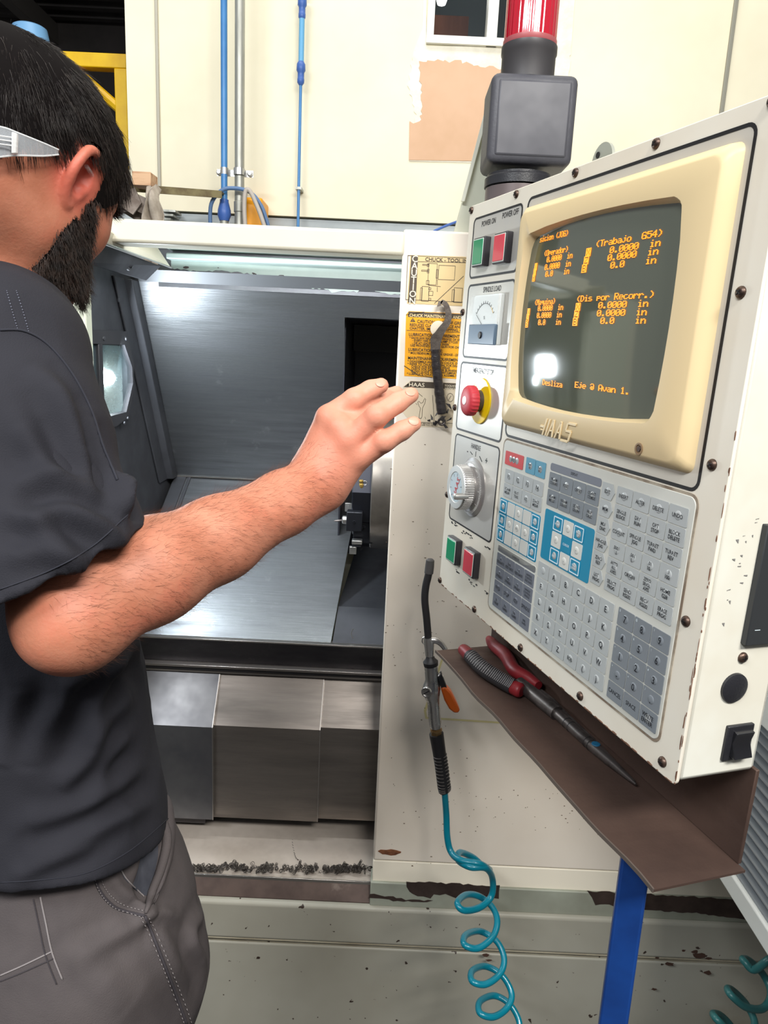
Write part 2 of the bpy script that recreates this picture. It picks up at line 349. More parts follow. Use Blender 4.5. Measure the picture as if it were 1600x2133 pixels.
# orange box and loops of cable behind the conduit
c = WY(527, 445, 3.06); mb = MB(); mb.box(c[0]-0.035, c[0]+0.038, 3.05, 3.205, 1.7, c[2]+0.06)
r = tag(mb.build('orange_box', mat('orange_plastic', (240, 160, 10), 0.4), bevel=0.008), 'orange housing fixed low behind the grey conduit', 'housing')
for k, (pts, rad, m, lab) in enumerate((
    ([(438, 470, 2.98), (440, 425, 2.97), (460, 398, 2.96), (485, 392, 2.96), (520, 400, 2.96), (545, 430, 2.97), (560, 475, 2.98)], 0.0075, mat('slate_blue_hose', (88, 118, 160), 0.45), 'blue hose arching over behind the grey conduit'),
    ([(511, 475, 2.95), (509, 430, 2.95), (512, 398, 2.95), (522, 400, 2.95), (540, 440, 2.95), (552, 475, 2.95)], 0.0085, mat('beige_hose', (176, 168, 160), 0.5), 'pale beige hose looped in front of the orange housing'))):
    q = spline([WY(x, y, Y) for x, y, Y in pts], 6); q = [np.array([q[0][0], q[0][1], lz])]+q+[np.array([q[-1][0]+0.02, q[-1][1], lz])]
    mb = MB(); mb.tube(q, rad, 10); tag(mb.build('hose_loop', m), lab, 'hose')
# steel angle bar lying across, with a rag, a wood block and scrap on it
a = WY(250, 388, 2.75); b = WY(462, 402, 2.95); r = root('angle_bar', 'rusty olive steel angle bar lying level behind the lathe', 'bar', loc=tuple((a+b)/2))
mb = MB(); A = a-np.array([.25, 0.05, 0]); d = b-A
mb.slab([A, A+d, A+d+(0, 0, .008), A+(0, 0, .008)], (0, 0.06, 0)); mb.slab([A-(0, 0, .018), A+d-(0, 0, .018), A+d, A], (0, 0.005, 0))
mb.build('angle_iron', mat('olive_steel', (118, 108, 74), 0.6, 0.2, col2=(90, 76, 50), scale=20), r, world=True)
w = WY(305, 374, 2.78); mb = MB(); mb.box(w[0]-0.045, w[0]+0.022, 2.76, 2.84, w[2]-0.024, w[2]+0.022)
tag(mb.build('wood_block', mat('pale_pine', (214, 176, 140), 0.6, col2=(178, 130, 96), scale=60, stretch=(.1, 1, 1)), bevel=0.002), 'pale pine wood offcut on top of the angle bar', 'wood block')
# crumpled rag hanging over the bar
nx, nz = 16, 22; v = []; f = []
tl = WY(296, 396, 2.70); br = WY(340, 452, 2.70)
for i in range(nx+1):
    for j in range(nz+1):
        s, t = i/nx, j/nz
        v.append((tl[0]+(br[0]-tl[0])*(s*(0.75+0.5*t)-0.1*t)+0.008*math.sin(9*t+5*s), 2.70+0.018*math.sin(14*s+3*t)+0.012*math.sin(23*s*t+2)+(0.035 if t < .1 else 0)*(1-t*10), tl[2]+0.02+(br[2]-tl[2]-0.25)*t+0.006*math.sin(17*s)))
for i in range(nx):
    for j in range(nz): a0 = i*(nz+1)+j; f.append((a0, a0+1, a0+nz+2, a0+nz+1))
mb = MB(); mb.add(v, f); o = mb.build('rag', mat('greasy_rag', (178, 168, 156), 0.85, col2=(140, 128, 116), scale=16), angle=80); sd = o.modifiers.new('thick', 'SOLIDIFY'); sd.thickness = 0.004
tag(o, 'crumpled greyish rag hanging off the angle bar', 'rag')
# scrap brackets behind the man's face
rnd = random.Random(4); mb = MB()
for i in range(5):
    c = WY(262+rnd.uniform(-14, 26), 428+rnd.uniform(-16, 14), 2.72+i*.02); s = 0.04+rnd.random()*0.03; t = rnd.uniform(-.8, .8)
    d1 = np.array([math.cos(t), 0.2, math.sin(t)])*s; d2 = np.array([-math.sin(t), 0.3, math.cos(t)])*s*0.5
    mb.slab([c-d1-d2, c+d1-d2, c+d1+d2, c-d1+d2], (0, .008, 0))
tag(mb.build('scrap_metal', mat('grey_scrap', (132, 122, 114), 0.6, 0.3, col2=(98, 86, 78), scale=20)), 'grey heap of scrap brackets behind the man\'s face', 'scrap', kind='stuff')
p = WY(470, 455, 2.9); mb = MB(); a = WY(345, 441, 3.15); b = WY(373, 455, 3.15)
for k in range(3): mb.box(a[0], b[0]-k*.01, 3.1, 3.19, a[2]-k*0.016-0.008, a[2]-k*0.016)
tag(mb.build('shim_plates', m_galv), 'three thin grey plates low on the wall beside the rag', 'plates')
# light blue bucket standing upside down on the yellow rail, its rounded base showing above the man's hair
p0 = WY(62, 56, 3.6); zr_ = WY(150, 112, 3.6)[2]
mb = MB(); mb.lathe([(0.062, p0[2]-zr_), (0.072, p0[2]-zr_-.006), (0.088, 0.012), (0.092, 0.010), (0.092, 0.0)], (p0[0], 3.6, zr_), (0, 0, 1), 32)
tag(mb.build('bucket', mat('sky_blue_plastic', (120, 172, 218), 0.4)), 'light blue upturned bucket on the yellow rail above the man\'s hair', 'bucket')
# ------------------------------------------------------------------ louvred cabinet on the right
m_lou = mat('louvre_grey', (150, 156, 162), 0.4, 0.3)
m_lw = mat('white_powder_coat', (232, 234, 230), 0.4)
XL = 0.58; zb0 = WX(1515, 1800, XL)[2]; yb = WX(1515, 1800, XL)[1]; zt = WX(1597, 1518, XL)[2]
r = root('louvred_cabinet', 'white framed cabinet with grey louvred side, right of the tool tray', 'cabinet', loc=(0.8, 1.29, zb0))
mb = MB(); mb.box(XL+0.035, 1.15, 0.62, 1.297, zb0-0.03, zt+0.55); mb.build('body', m_lw, r, bevel=0.004, world=True)
mb = MB(); mb.box(XL-0.004, XL+0.035, 0.62, 1.297, zb0-0.035, zb0); mb.build('bottom_frame', m_lw, r, bevel=0.003, world=True)
mb = MB(); mb.box(XL-0.004, XL+0.035, 0.62, 1.297, zt, zt+0.55); mb.build('upper_frame', m_lw, r, bevel=0.003, world=True)
k = 16; h = (zt-zb0)/k
for i in range(k):
    z = zb0+i*h; mb = MB(); mb.prism([(XL+0.034, 0.64, z), (XL+0.002, 0.64, z+0.002), (XL+0.002, 0.64, z+0.005), (XL+0.034, 0.64, z+h*0.98)], (0, 0.655, 0)); mb.build('louvre_slat', m_lou, r, world=True, smooth=False)
# ================================================================== the control pendant (own frame: x along the face, y into the box, z up)
PM = Matrix(((PX[0], PY[0], PZ[0], PO[0]), (PX[1], PY[1], PZ[1], PO[1]), (PX[2], PY[2], PZ[2], PO[2]), (0, 0, 0, 1)))
PT = 0.5465; PWD = 0.538; PD = 0.088                # height, width, depth
PR = root('control_pendant', 'cream machine control pendant with green-grey screen, keypad and emergency stop', 'control panel', M=PM)
m_pc = mat('pendant_cream', (226, 220, 206), 0.38, 0.0, col2=(218, 207, 188), scale=5, lo=0.35, hi=0.7, spots=(120, 96, 76), spot_scale=42, spot_t=0.80, rough2=0.5)
m_ps = mat('pendant_side', (218, 218, 208), 0.4, col2=(210, 206, 192), scale=7)
m_rust = mat('rusted_edge', (134, 100, 80), 0.8, col2=(104, 74, 58), scale=40)
m_black = mat('black_line', (26, 25, 27), 0.5)
m_face = mat('satin_grey_overlay', (198, 197, 194), 0.30, 0.35, col2=(206, 200, 188), scale=4, rough2=0.42, lo=0.35, hi=0.65)
m_blk = mat('black_plastic', (36, 36, 40), 0.38, bump=0.0003, bump_scale=400)
mb = MB(); mb.box(0.004, PWD-0.002, 0.003, PD, -PT+0.002, -0.002); mb.build('housing', m_ps, PR, bevel=0.005)
mb = MB(); mb.prism(rrect(0, PWD, -PT, 0, 0.006), (0, 0.0035, 0)); mb.build('front_plate', m_pc, PR, bevel=0.001)
# deeper rear casing for the tube
mb = MB(); mb.box(0.13, PWD-0.02, PD-0.01, PD+0.16, -0.32, -0.02); mb.build('rear_casing', m_ps, PR, bevel=0.02, seg=3)
def frame_line(x0, x1, z0, z1, r=0.008, w=0.0026, fill=m_face, open_=None):
    o = rrect(x0, x1, z0, z1, r, -0.0002); i = rrect(x0+w, x1-w, z0+w, z1-w, max(r-w, .002), -0.0002)
    mb = MB(); mb.ring(o, i, (0, -0.0004, 0)); mb.build('frame_line', m_black, PR, smooth=False)
    if fill:
        mb = MB(); mb.prism(rrect(x0+w, x1-w, z0+w, z1-w, max(r-w, .002), 0.0), (0, -0.0003, 0)); mb.build('overlay_panel', fill, PR, smooth=False)
frame_line(0.017, 0.155, -0.097, -0.018); frame_line(0.017, 0.155, -0.203, -0.1045); frame_line(0.014, 0.158, -0.305, -0.2085)
frame_line(0.016, 0.158, -0.438, -0.3105, w=0.0022)
frame_line(0.166, 0.509, -0.2945, -0.015, r=0.010, w=0.003, fill=mat('satin_cream_overlay', (205, 199, 187), 0.36, 0.2, col2=(196, 190, 180), scale=6, rough2=0.42))
# worn scraps of lettering and line at the lower left
def flat_text(s, x, z, h, parent, m, name='lettering', y=-0.0006, width=None, align='C', wscale=0.8):
    mb = MB(); put_text(mb, s, (x, y, z), (1, 0, 0), (0, 0, 1), h, align, wscale, width); return mb.build(name, m, parent, smooth=False, fix=False)
for s, x, z, wd in (('POWER ON', 0.064, -0.0285, 0.048), ('POWER OFF', 0.124, -0.0262, 0.054), ('SPINDLE LOAD', 0.092, -0.1135, 0.062), ('EMERGENCY STOP', 0.087, -0.2185, 0.078), ('HANDLE', 0.087, -0.3205, 0.034)):
    flat_text(s, x, z, 0.0068, PR, m_black, width=wd)
mb = MB()
put_text(mb, '-', (0.062, -0.0006, -0.329), (1, 0, 0), (0, 0, 1), 0.010); put_text(mb, '+', (0.1225, -0.0006, -0.3335), (1, 0, 0), (0, 0, 1), 0.0095)
for a in ((0.070, -0.330, 0.078, -0.333), (0.088, -0.327, 0.088, -0.334), (0.100, -0.3315, 0.109, -0.3375)):
    mb.slab([(a[0], -0.0003, a[1]), (a[2], -0.0003, a[3]), (a[2]+.0012, -0.0003, a[3]+.0008), (a[0]+.0012, -0.0003, a[1]+.0008)], (0, -0.0003, 0))
mb.build('handle_marks', m_black, PR, smooth=False)
rnd = random.Random(3); mb = MB()
for cx, cz, wdt, n in ((0.035, -0.442, 0.03, 6), (0.075, -0.446, 0.05, 9), (0.062, -0.507, 0.012, 3), (0.115, -0.508, 0.028, 6), (0.146, -0.446, 0.018, 4), (0.158, -0.505, 0.01, 3)):
    for i in range(n):
        x = cx+rnd.uniform(-.5, .5)*wdt; z = cz+rnd.uniform(-.002, .002); w = rnd.uniform(.002, .006); h = rnd.uniform(.0006, .002)
        mb.box(x, x+w, -0.0006, -0.0001, z, z+h)
mb.build('worn_print', m_black, PR, smooth=False)['kind'] = 'stuff'
# rust chips along the bottom edge of the plate and the near vertical edge
mb = MB()
for i in range(110):
    if i < 75: x = 0.0+PWD*rnd.random(); z = -PT+0.0005; sx, sz = rnd.uniform(.001, .006), rnd.uniform(.0004, .0013)
    else: x = PWD-rnd.uniform(.0005, .0028); z = -PT*(0.35+0.65*rnd.random()**.6); sx, sz = rnd.uniform(.0004, .0010), rnd.uniform(.001, .008)
    q = [(x+sx*math.cos(a)*rnd.uniform(.6, 1), -0.0003, z+sz*(1+math.sin(a))*rnd.uniform(.7, 1)) for a in np.linspace(0, 2*math.pi, 8)[:-1]]
    mb.prism(q, (0, 0.0004, 0))
o = mb.build('rust_chips', m_rust, PR, smooth=False); o['kind'] = 'stuff'
# screws
m_scr = mat('brown_screw', (96, 78, 68), 0.4, 0.7, col2=(58, 46, 42), scale=200)
def screw_mesh():
    mb = MB(); mb.lathe([(0.0048, 0), (0.0048, 0.001), (0.0040, 0.0024), (0.0022, 0.0032), (0.0001, 0.0034)], (0, 0, 0), (0, -1, 0), 16)
    mb.box(-0.0024, 0.0024, -0.0037, -0.0028, -0.0004, 0.0004, 1); mb.box(-0.0004, 0.0004, -0.0037, -0.0028, -0.0024, 0.0024, 1); return mb
s0 = screw_mesh().build('screw', [m_scr, m_black], PR)
pos = [(0.006, -0.006), (0.135, -0.006), (0.264, -0.006), (0.392, -0.006), (0.519, -0.006), (0.519, -0.137), (0.519, -0.269), (0.519, -0.402), (0.519, -0.534), (0.390, -0.537), (0.261, -0.539), (0.129, -0.540), (0.004, -0.540), (0.004, -0.405), (0.001+.004, -0.275), (0.005, -0.141)]
for i, (x, z) in enumerate(pos):
    o = s0 if i == 0 else s0.copy()
    if i: COL.objects.link(o)
    o.location = (x, 0, z); o.rotation_euler = (0, rnd.uniform(0, 1.5), 0)
o = s0.copy(); COL.objects.link(o); o.location = (PWD-0.002, 0.049, -0.431); o.rotation_euler = (0, 0, math.pi/2)
# square push buttons
m_bk2 = mat('button_black', (44, 42, 46), 0.4)
def push(x, z, col, lab):
    mb = MB(); mb.prism(rrect(x-0.017, x+0.017, z-0.0185, z+0.0185, 0.0015), (0, -0.0098, 0)); b = mb.build('push_button', m_bk2, PR, bevel=0.0015); b['label'] = lab
    mb = MB(); mb.prism(rrect(x-0.0150, x+0.0150, z-0.0165, z+0.0165, 0.001, -0.0098), (0, -0.0006, 0)); mb.build('button_rim', mat('rim_pale', (206, 216, 206), 0.4), b)
    mb = MB(); mb.prism(rrect(x-0.0140, x+0.0140, z-0.0155, z+0.0155, 0.001, -0.0099), (0, -0.0012, 0)); mb.build('button_cap', mat('cap_'+lab.split()[0], col, 0.3, coat=0.3), b, bevel=0.0006)
push(0.0592, -0.066, (0, 138, 92), 'green square push button under POWER ON'); push(0.1207, -0.067, (212, 62, 78), 'red square push button under POWER OFF')
push(0.0550, -0.4765, (0, 138, 92), 'green square push button below the handwheel'); push(0.1155, -0.4765, (206, 44, 62), 'red square push button below the handwheel')
# spindle load meter
m_clear = mat('clear_plastic', (236, 242, 242), 0.08, alpha=0.10, coat=0.7)
mt = tag(MB().box(0.054, 0.131, -0.0065, -0.0002, -0.184, -0.121).build('load_meter', mat('meter_white', (230, 234, 232), 0.4), PR, bevel=0.001), 'clear plastic spindle load meter with needle dial')
MB().box(0.0555, 0.1295, -0.0076, -0.0066, -0.1835, -0.1555).build('meter_scale', mat('dial_white', (238, 240, 236), 0.5), mt)
MB().box(0.0535, 0.1315, -0.0112, -0.0066, -0.1845, -0.1585).build('meter_foot', mat('meter_blue_grey', (96, 116, 136), 0.25, coat=0.4), mt, bevel=0.001)
MB().box(0.0555, 0.1295, -0.0075, -0.0066, -0.158, -0.123).build('dial_face', mat('dial_white', (238, 240, 236), 0.5), mt)
mb = MB(); cx, cz = 0.092, -0.162
arc = [(cx+0.030*math.cos(math.radians(a)), -0.0078, cz+0.030*math.sin(math.radians(a))) for a in range(35, 146, 10)]
for i in range(len(arc)-1): mb.tube([arc[i], arc[i+1]], 0.00035, 4, mi=1 if i < 2 else 0)
for a in range(35, 146, 11):
    c, s = math.cos(math.radians(a)), math.sin(math.radians(a)); mb.tube([(cx+.030*c, -.0078, cz+.030*s), (cx+.033*c, -.0078, cz+.033*s)], 0.0003, 4)
mb.tube([(cx, -0.0084, cz), (cx-0.024, -0.0084, cz+0.016)], 0.0004, 4); put_text(mb, '%', (cx, -0.0080, cz+0.012), (1, 0, 0), (0, 0, 1), 0.004)
mb.build('dial_marks', [m_black, mat('amber_mark', (226, 180, 40), 0.5)], mt, smooth=False)
MB().box(0.0535, 0.1315, -0.0112, -0.0092, -0.158, -0.121).build('meter_cover', m_clear, mt, bevel=0.001)
mb = MB(); mb.lathe([(0.0045, 0), (0.0045, 0.0012), (0.004, 0.0018)], (0.092, -0.0112, -0.1725), (0, -1, 0), 16); mb.build('zero_screw', m_black, mt)
# emergency stop
ec = np.array((0.0895, 0.0, -0.2580))
es = MB().lathe([(0.0305, 0), (0.0305, 0.0022), (0.030, 0.0026)], ec, (0, -1, 0), 48).build('emergency_stop', mat('stop_yellow', (244, 206, 18), 0.25, coat=0.4), PR); es['label'] = 'red mushroom emergency stop on a yellow disc'
MB().lathe([(0.0145, 0), (0.0145, 0.012)], ec, (0, -1, 0), 28).build('stop_collar', mat('dark_grey_collar', (72, 66, 64), 0.4), es)
mb = MB(); n = 96; vs = []; fs = []
prof = [(0.0155, 0.0105), (0.0195, 0.0112), (0.0200, 0.0135), (0.0200, 0.0195), (0.0188, 0.0220), (0.0150, 0.0238), (0.009, 0.0246), (0.0001, 0.0249)]
for k, (r_, h) in enumerate(prof):
    for j in range(n):
        a = 2*math.pi*j/n; rr = r_*(1+(0.018*(1 if j % 4 < 2 else -1) if 1 <= k <= 3 else 0)); vs.append((ec[0]+rr*math.cos(a), -h, ec[2]+rr*math.sin(a)))
for k in range(len(prof)-1):
    for j in range(n): fs.append((k*n+j, k*n+(j+1) % n, (k+1)*n+(j+1) % n, (k+1)*n+j))
mb.add(vs, fs); mb.build('stop_head', mat('stop_red', (192, 56, 66), 0.5), es, angle=50)
MB().lathe([(0.0058, 0), (0.0056, 0.0008)], (ec[0], -0.0246, ec[2]), (0, -1, 0), 20).build('stop_centre', mat('white_dot', (235, 232, 228), 0.4), es)
# handwheel
m_alu = mat('turned_aluminium', (206, 204, 202), 0.25, 0.75, rough2=0.38, scale=60)
hc = np.array((0.0868, 0.0, -0.3765)); HR = 0.0410
hw = MB().lathe([(HR, 0), (HR, 0.0015), (HR-0.004, 0.0040), (HR-0.011, 0.0062), (0.028, 0.0072), (0.028, 0.010)], hc, (0, -1, 0), 64).build('handwheel', mat('satin_alu', (176, 172, 170), 0.3, 0.7), PR); hw['label'] = 'silver jog handwheel with a fine knurled rim'
mb = MB(); vs = []; fs = []; n = 240; prof = [(0.0285, 0.010), (0.0310, 0.0115), (0.0310, 0.0235), (0.0300, 0.0245)]
for k, (r_, h) in enumerate(prof):
    for j in range(n):
        a = 2*math.pi*j/n; rr = r_*(1+(0.014*(1 if j % 4 < 2 else -1) if k in (1, 2) else 0)); vs.append((hc[0]+rr*math.cos(a), -h, hc[2]+rr*math.sin(a)))
for k in range(3):
    for j in range(n): fs.append((k*n+j, k*n+(j+1) % n, (k+1)*n+(j+1) % n, (k+1)*n+j))
mb.add(vs, fs+[tuple(range(n))]); mb.build('knurled_rim', m_alu, hw, angle=30)
mb = MB(); mb.lathe([(0.0300, 0.0244), (0.0295, 0.0255), (0.0215, 0.0258), (0.0205, 0.0245)], hc, (0, -1, 0), 56); mb.build('wheel_rim', mat('rim_white_alu', (216, 218, 216), 0.35, 0.3), hw)
mb = MB(); mb.lathe([(0.0206, 0.0242), (0.0206, 0.0250)], hc, (0, -1, 0), 48); mb.build('wheel_dial', mat('dial_pale_blue', (196, 210, 216), 0.4, 0.2), hw)
mb = MB()
for j in range(10):
    a = 2*math.pi*j/10+.2; c, s = math.cos(a), math.sin(a); mb.slab([(hc[0]+.015*c-.0004*s, -.0250, hc[2]+.015*s+.0004*c), (hc[0]+.0192*c-.0004*s, -.0250, hc[2]+.0192*s+.0004*c), (hc[0]+.0192*c+.0004*s, -.0250, hc[2]+.0192*s-.0004*c), (hc[0]+.015*c+.0004*s, -.0250, hc[2]+.015*s-.0004*c)], (0, -.0003, 0))
put_text(mb, 'HAAS', (hc[0]+0.002, -0.0254, hc[2]), _n(np.array([0.35, 0, 0.93])), _n(np.array([-0.93, 0, 0.35])), 0.0085, mi=1)
mb.build('dial_marks', [mat('dial_grey_mark', (120, 124, 128), 0.5), mat('dial_red', (190, 50, 56), 0.5)], hw, smooth=False)
mb = MB(); mb.lathe([(0.0022, 0.022), (0.0022, 0.0275), (0.0042, 0.0282), (0.0046, 0.036), (0.0042, 0.042), (0.002, 0.043)], np.array((LP(972, 1034, -.0245)[0], 0, LP(972, 1034, -.0245)[2])), (0, -1, 0), 20); mb.build('crank_knob', m_steel, hw)
mb = MB()
for j in range(100):
    a = 2*math.pi*j/100; c, s = math.cos(a), math.sin(a); l = 0.006 if j % 10 == 0 else 0.003
    p = [(HR-0.0045, 0.0042), (HR-0.0045-l, 0.0042+l*0.33)]
    q = [(hc[0]+rr*c+sgn*.00025*-s, -h-.0002, hc[2]+rr*s+sgn*.00025*c) for sgn, (rr, h) in ((-1, p[0]), (1, p[0]), (1, p[1]), (-1, p[1]))]; mb.slab(q, (0, -.0002, 0))
o = mb.build('graduations', mat('pale_grad', (226, 226, 222), 0.5), hw, smooth=False); o['kind'] = 'stuff'
# ------------------------------------------------------------------ screen bezel, tube and its glowing text
m_bz = mat('beige_bezel', (218, 195, 152), 0.42, col2=(218, 196, 152), scale=3, spots=(150, 120, 84), spot_scale=50, spot_t=0.82)
BY = -0.013
def quadloop(x0, x1, z0, z1, y, bulge=0.0, r=0.01, n=8):
    base = rrect(x0, x1, z0, z1, r, y, 4); out = []
    for i in range(len(base)):
        a = base[i]; b = base[(i+1) % len(base)]
        m = 7 if math.dist(a, b) > 0.05 else 1
        for j in range(m):
            t = j/m; x = a[0]+(b[0]-a[0])*t; z = a[2]+(b[2]-a[2])*t
            u = (2*x-x0-x1)/(x1-x0); w = (2*z-z0-z1)/(z1-z0)
            if m > 1:
                if abs(w) > abs(u): z += bulge*(1-u*u)*(1 if w > 0 else -1)
                else: x += bulge*(1-w*w)*(1 if u > 0 else -1)
            out.append((x, y, z))
    return out
L0 = quadloop(0.166, 0.500, -0.281, -0.0265, 0.0, 0, 0.008); L1 = quadloop(0.168, 0.498, -0.279, -0.028, -0.006, 0, 0.009)
L2 = quadloop(0.1745, 0.4915, -0.2745, -0.0345, BY+0.001, 0, 0.010); L3 = quadloop(0.1765, 0.4895, -0.2725, -0.0365, BY, 0, 0.010)
L4 = quadloop(0.1915, 0.4540, -0.2455, -0.0595, BY, 0.0055, 0.012); L5 = quadloop(0.1965, 0.4500, -0.2415, -0.0635, BY+0.010, 0.0055, 0.012)
vs = []; fs = []; n = len(L0)
for Lp in (L0, L1, L2, L3, L4, L5): vs += Lp
for k in range(5):
    for j in range(n): fs.append((k*n+j, k*n+(j+1) % n, (k+1)*n+(j+1) % n, (k+1)*n+j))
mb = MB(); mb.add(vs, fs); bz = mb.build('screen_bezel', m_bz, PR, angle=60)
SX0, SX1, SZ0, SZ1 = 0.186, 0.459, -0.253, -0.052; scx, scz = (SX0+SX1)/2, (SZ0+SZ1)/2
def tube_y(x, z):
    u = (x-scx)/((SX1-SX0)/2); w = (z-scz)/((SZ1-SZ0)/2); return -0.0095+0.0040*u*u+0.0030*w*w
mb = MB(); nx, nz = 40, 30; v = []; f = []
for i in range(nx+1):
    for j in range(nz+1):
        x = SX0+(SX1-SX0)*i/nx; z = SZ0+(SZ1-SZ0)*j/nz; v.append((x, tube_y(x, z), z))
for i in range(nx):
    for j in range(nz): a0 = i*(nz+1)+j; f.append((a0, a0+1, a0+nz+2, a0+nz+1))
mb.add(v, f); tube = mb.build('screen_glass', mat('tube_glass', (86, 90, 78), 0.05, spec=0.6, coat=0.4), PR, angle=80)
m_amber = mat('amber_glow', (255, 150, 40), 0.5, emit=(255, 138, 26), estr=1.15)
def crt(s, pa, pb, h, mbk):
    """pixel glyph row between two picked points of the tube face"""
    A = LP(*pa, -0.006); B = LP(*pb, -0.006); z = (A[2]+B[2])/2; x0, x1 = A[0], B[0]; n = len(s); cw = (x1-x0)/n
    for k, ch in enumerate(s):
        for c0, c1, r in glyph_cells(ch):
            xa = x0+cw*k+cw*0.9*c0/5; xb = x0+cw*k+cw*0.9*(c1+0.12)/5; zt = z+h/2-h*r/7; zb = zt-h/7*0.82
            q = [(x, tube_y(x, zz)-0.0004, zz) for x, zz in ((xa, zb), (xb, zb), (xb, zt), (xa, zt))]; mbk.slab(q, (0, -0.0003, 0))
mb = MB(); H = 0.0062
rowsT = [('sicion (JOG)', (1124, 500), (1187, 484)), ('(Operador)', (1135, 530), (1188, 517)), ('0.0000  in', (1141, 543), (1198, 530)), ('0.0000  in', (1137, 560), (1195, 546)), ('0.0    in', (1139, 574), (1192, 562)),
         ('(Trabajo  G54)', (1247, 505), (1382, 489)), ('0.0000  in', (1276, 518), (1378, 509)), ('0.0000  in', (1272, 534), (1374, 527)), ('0.0    in', (1278, 550), (1370, 545)),
         ('(Maquina)', (1117, 632), (1163, 626)), ('0.0000  in', (1124, 643), (1180, 640)), ('0.0000  in', (1122, 658), (1177, 655)), ('0.0    in', (1125, 672), (1175, 671)),
         ('(Dis por Recorr.)', (1209, 620), (1367, 617)), ('0.0000  in', (1254, 635), (1355, 634)), ('0.0000  in', (1251, 652), (1352, 651)), ('0.0    in', (1258, 668), (1350, 668)),
         ('Desliza', (1133, 797), (1176, 801)), ('Eje @ Avan 1.', (1202, 804), (1315, 813))]
for s, a, b in rowsT: crt(s, a, b, H, mb)
def axis_block(pts, w):
    for ch, (px, py) in zip('XZB', pts):
        c = LP(px, py, -0.006); x0 = c[0]-w/2; z0 = c[2]-0.0040; h = 0.0080; cells = set()
        for a, b, r in glyph_cells(ch): cells |= {(q, r) for q in range(a, b)}
        for r in range(-1, 8):
            for q in range(-1, 6):
                if (q, r) in cells: continue
                xa = x0+w*(q+1)/7; xb = xa+w/7; zt = z0+h*(8-r)/9; zb = zt-h/9
                mb.slab([(x, tube_y(x, zz)-0.0004, zz) for x, zz in ((xa, zb), (xb, zb), (xb, zt), (xa, zt))], (0, -0.0003, 0))
axis_block([(1117, 556), (1115, 567), (1113, 579)], 0.006); axis_block([(1231, 526), (1227, 543), (1223, 560)], 0.0085)
axis_block([(1103, 650), (1101, 662), (1099, 675)], 0.006); axis_block([(1211, 640), (1208, 655), (1205, 671)], 0.0085)
mb.build('screen_text', m_amber, tube, smooth=False, fix=False)
# raised maker's mark, built from slanted bars
mb = MB(); c = LP(1163, 896, BY); E = lambda x, z: (c[0]+1.25*(x+z*0.35), BY, c[2]+1.25*z)
def bar(x0, z0, x1, z1, w=0.0022):
    d = _n(np.array([x1-x0, z1-z0])); nn = np.array([-d[1], d[0]])*w/2
    mb.slab([E(x0-nn[0], z0-nn[1]), E(x1-nn[0], z1-nn[1]), E(x1+nn[0], z1+nn[1]), E(x0+nn[0], z0+nn[1])], (0, -0.0012, 0))
h = 0.0075
for x in (-0.0215, -0.0165): bar(x, -h, x, h)
bar(-0.029, 0.0, -0.0215, 0.0); bar(-0.027, -0.003, -0.0215, -0.003, .0012)
for x in (-0.0105, 0.0015): bar(x-0.003, -h, x+0.0005, h); bar(x+0.0005, h, x+0.005, -h); bar(x-0.002, -0.002, x+0.004, -0.002, .0015)
bar(0.012, h, 0.024, h); bar(0.012, h, 0.012, 0.001); bar(0.012, 0.001, 0.020, 0.001); bar(0.020, 0.001, 0.020, -h); bar(0.0085, -h, 0.020, -h)
mb.build('raised_mark', m_bz, bz, bevel=0.0004)
c = LP(1331, 935, BY); mb = MB(); mb.lathe([(0.0055, 0), (0.0055, 0.0006), (0.0038, 0.0007), (0.0035, -0.001)], (c[0], BY, c[2]), (0, -1, 0), 20); mb.lathe([(0.0028, 0), (0.0025, 0.0008)], (c[0], BY, c[2]), (0, -1, 0), 14, mi=1)
mb.build('bezel_screw', [mat('bezel_hole', (130, 104, 74), 0.5), m_scr], bz)
# ------------------------------------------------------------------ membrane keypad
m_mem = mat('membrane_grey', (202, 202, 194), 0.4, col2=(196, 195, 186), scale=9)
kp = MB().prism(rrect(0.1685, 0.5095, -0.5205, -0.2985, 0.008), (0, -0.0012, 0)).build('keypad', m_mem, PR, bevel=0.0005)
mb = MB(); mb.ring(rrect(0.166, 0.512, -0.523, -0.296, 0.010, 0.0), rrect(0.1685, 0.5095, -0.5205, -0.2985, 0.008, 0.0), (0, -0.0006, 0)); mb.build('keypad_edge', mat('gummy_edge', (120, 104, 88), 0.7, col2=(180, 170, 152), scale=30), PR, smooth=False)
KC = {'l': (172, 176, 176), 'm': (160, 164, 164), 'd': (108, 112, 122), 'b': (24, 130, 164), 't': (92, 152, 176), 'r': (200, 72, 74), 'w': (206, 206, 200), 'n': (122, 128, 134)}
KM = {k: mat('key_'+k, v, 0.33, coat=0.15) for k, v in KC.items()}; KM['D'] = mat('key_dome_silver', (186, 190, 192), 0.16, 0.35, coat=0.6)
m_ink = mat('key_ink', (34, 36, 42), 0.5); m_wht = mat('key_white_print', (214, 226, 232), 0.5)
m_plate = mat('plate_dark', (116, 120, 130), 0.35)
Y0 = -0.0012
def plate(x0, x1, z0, z1, m, r=0.003, name='key_group_panel'):
    return MB().prism(rrect(x0, x1, z0, z1, r, Y0), (0, -0.0003, 0)).build(name, m, kp, smooth=False)
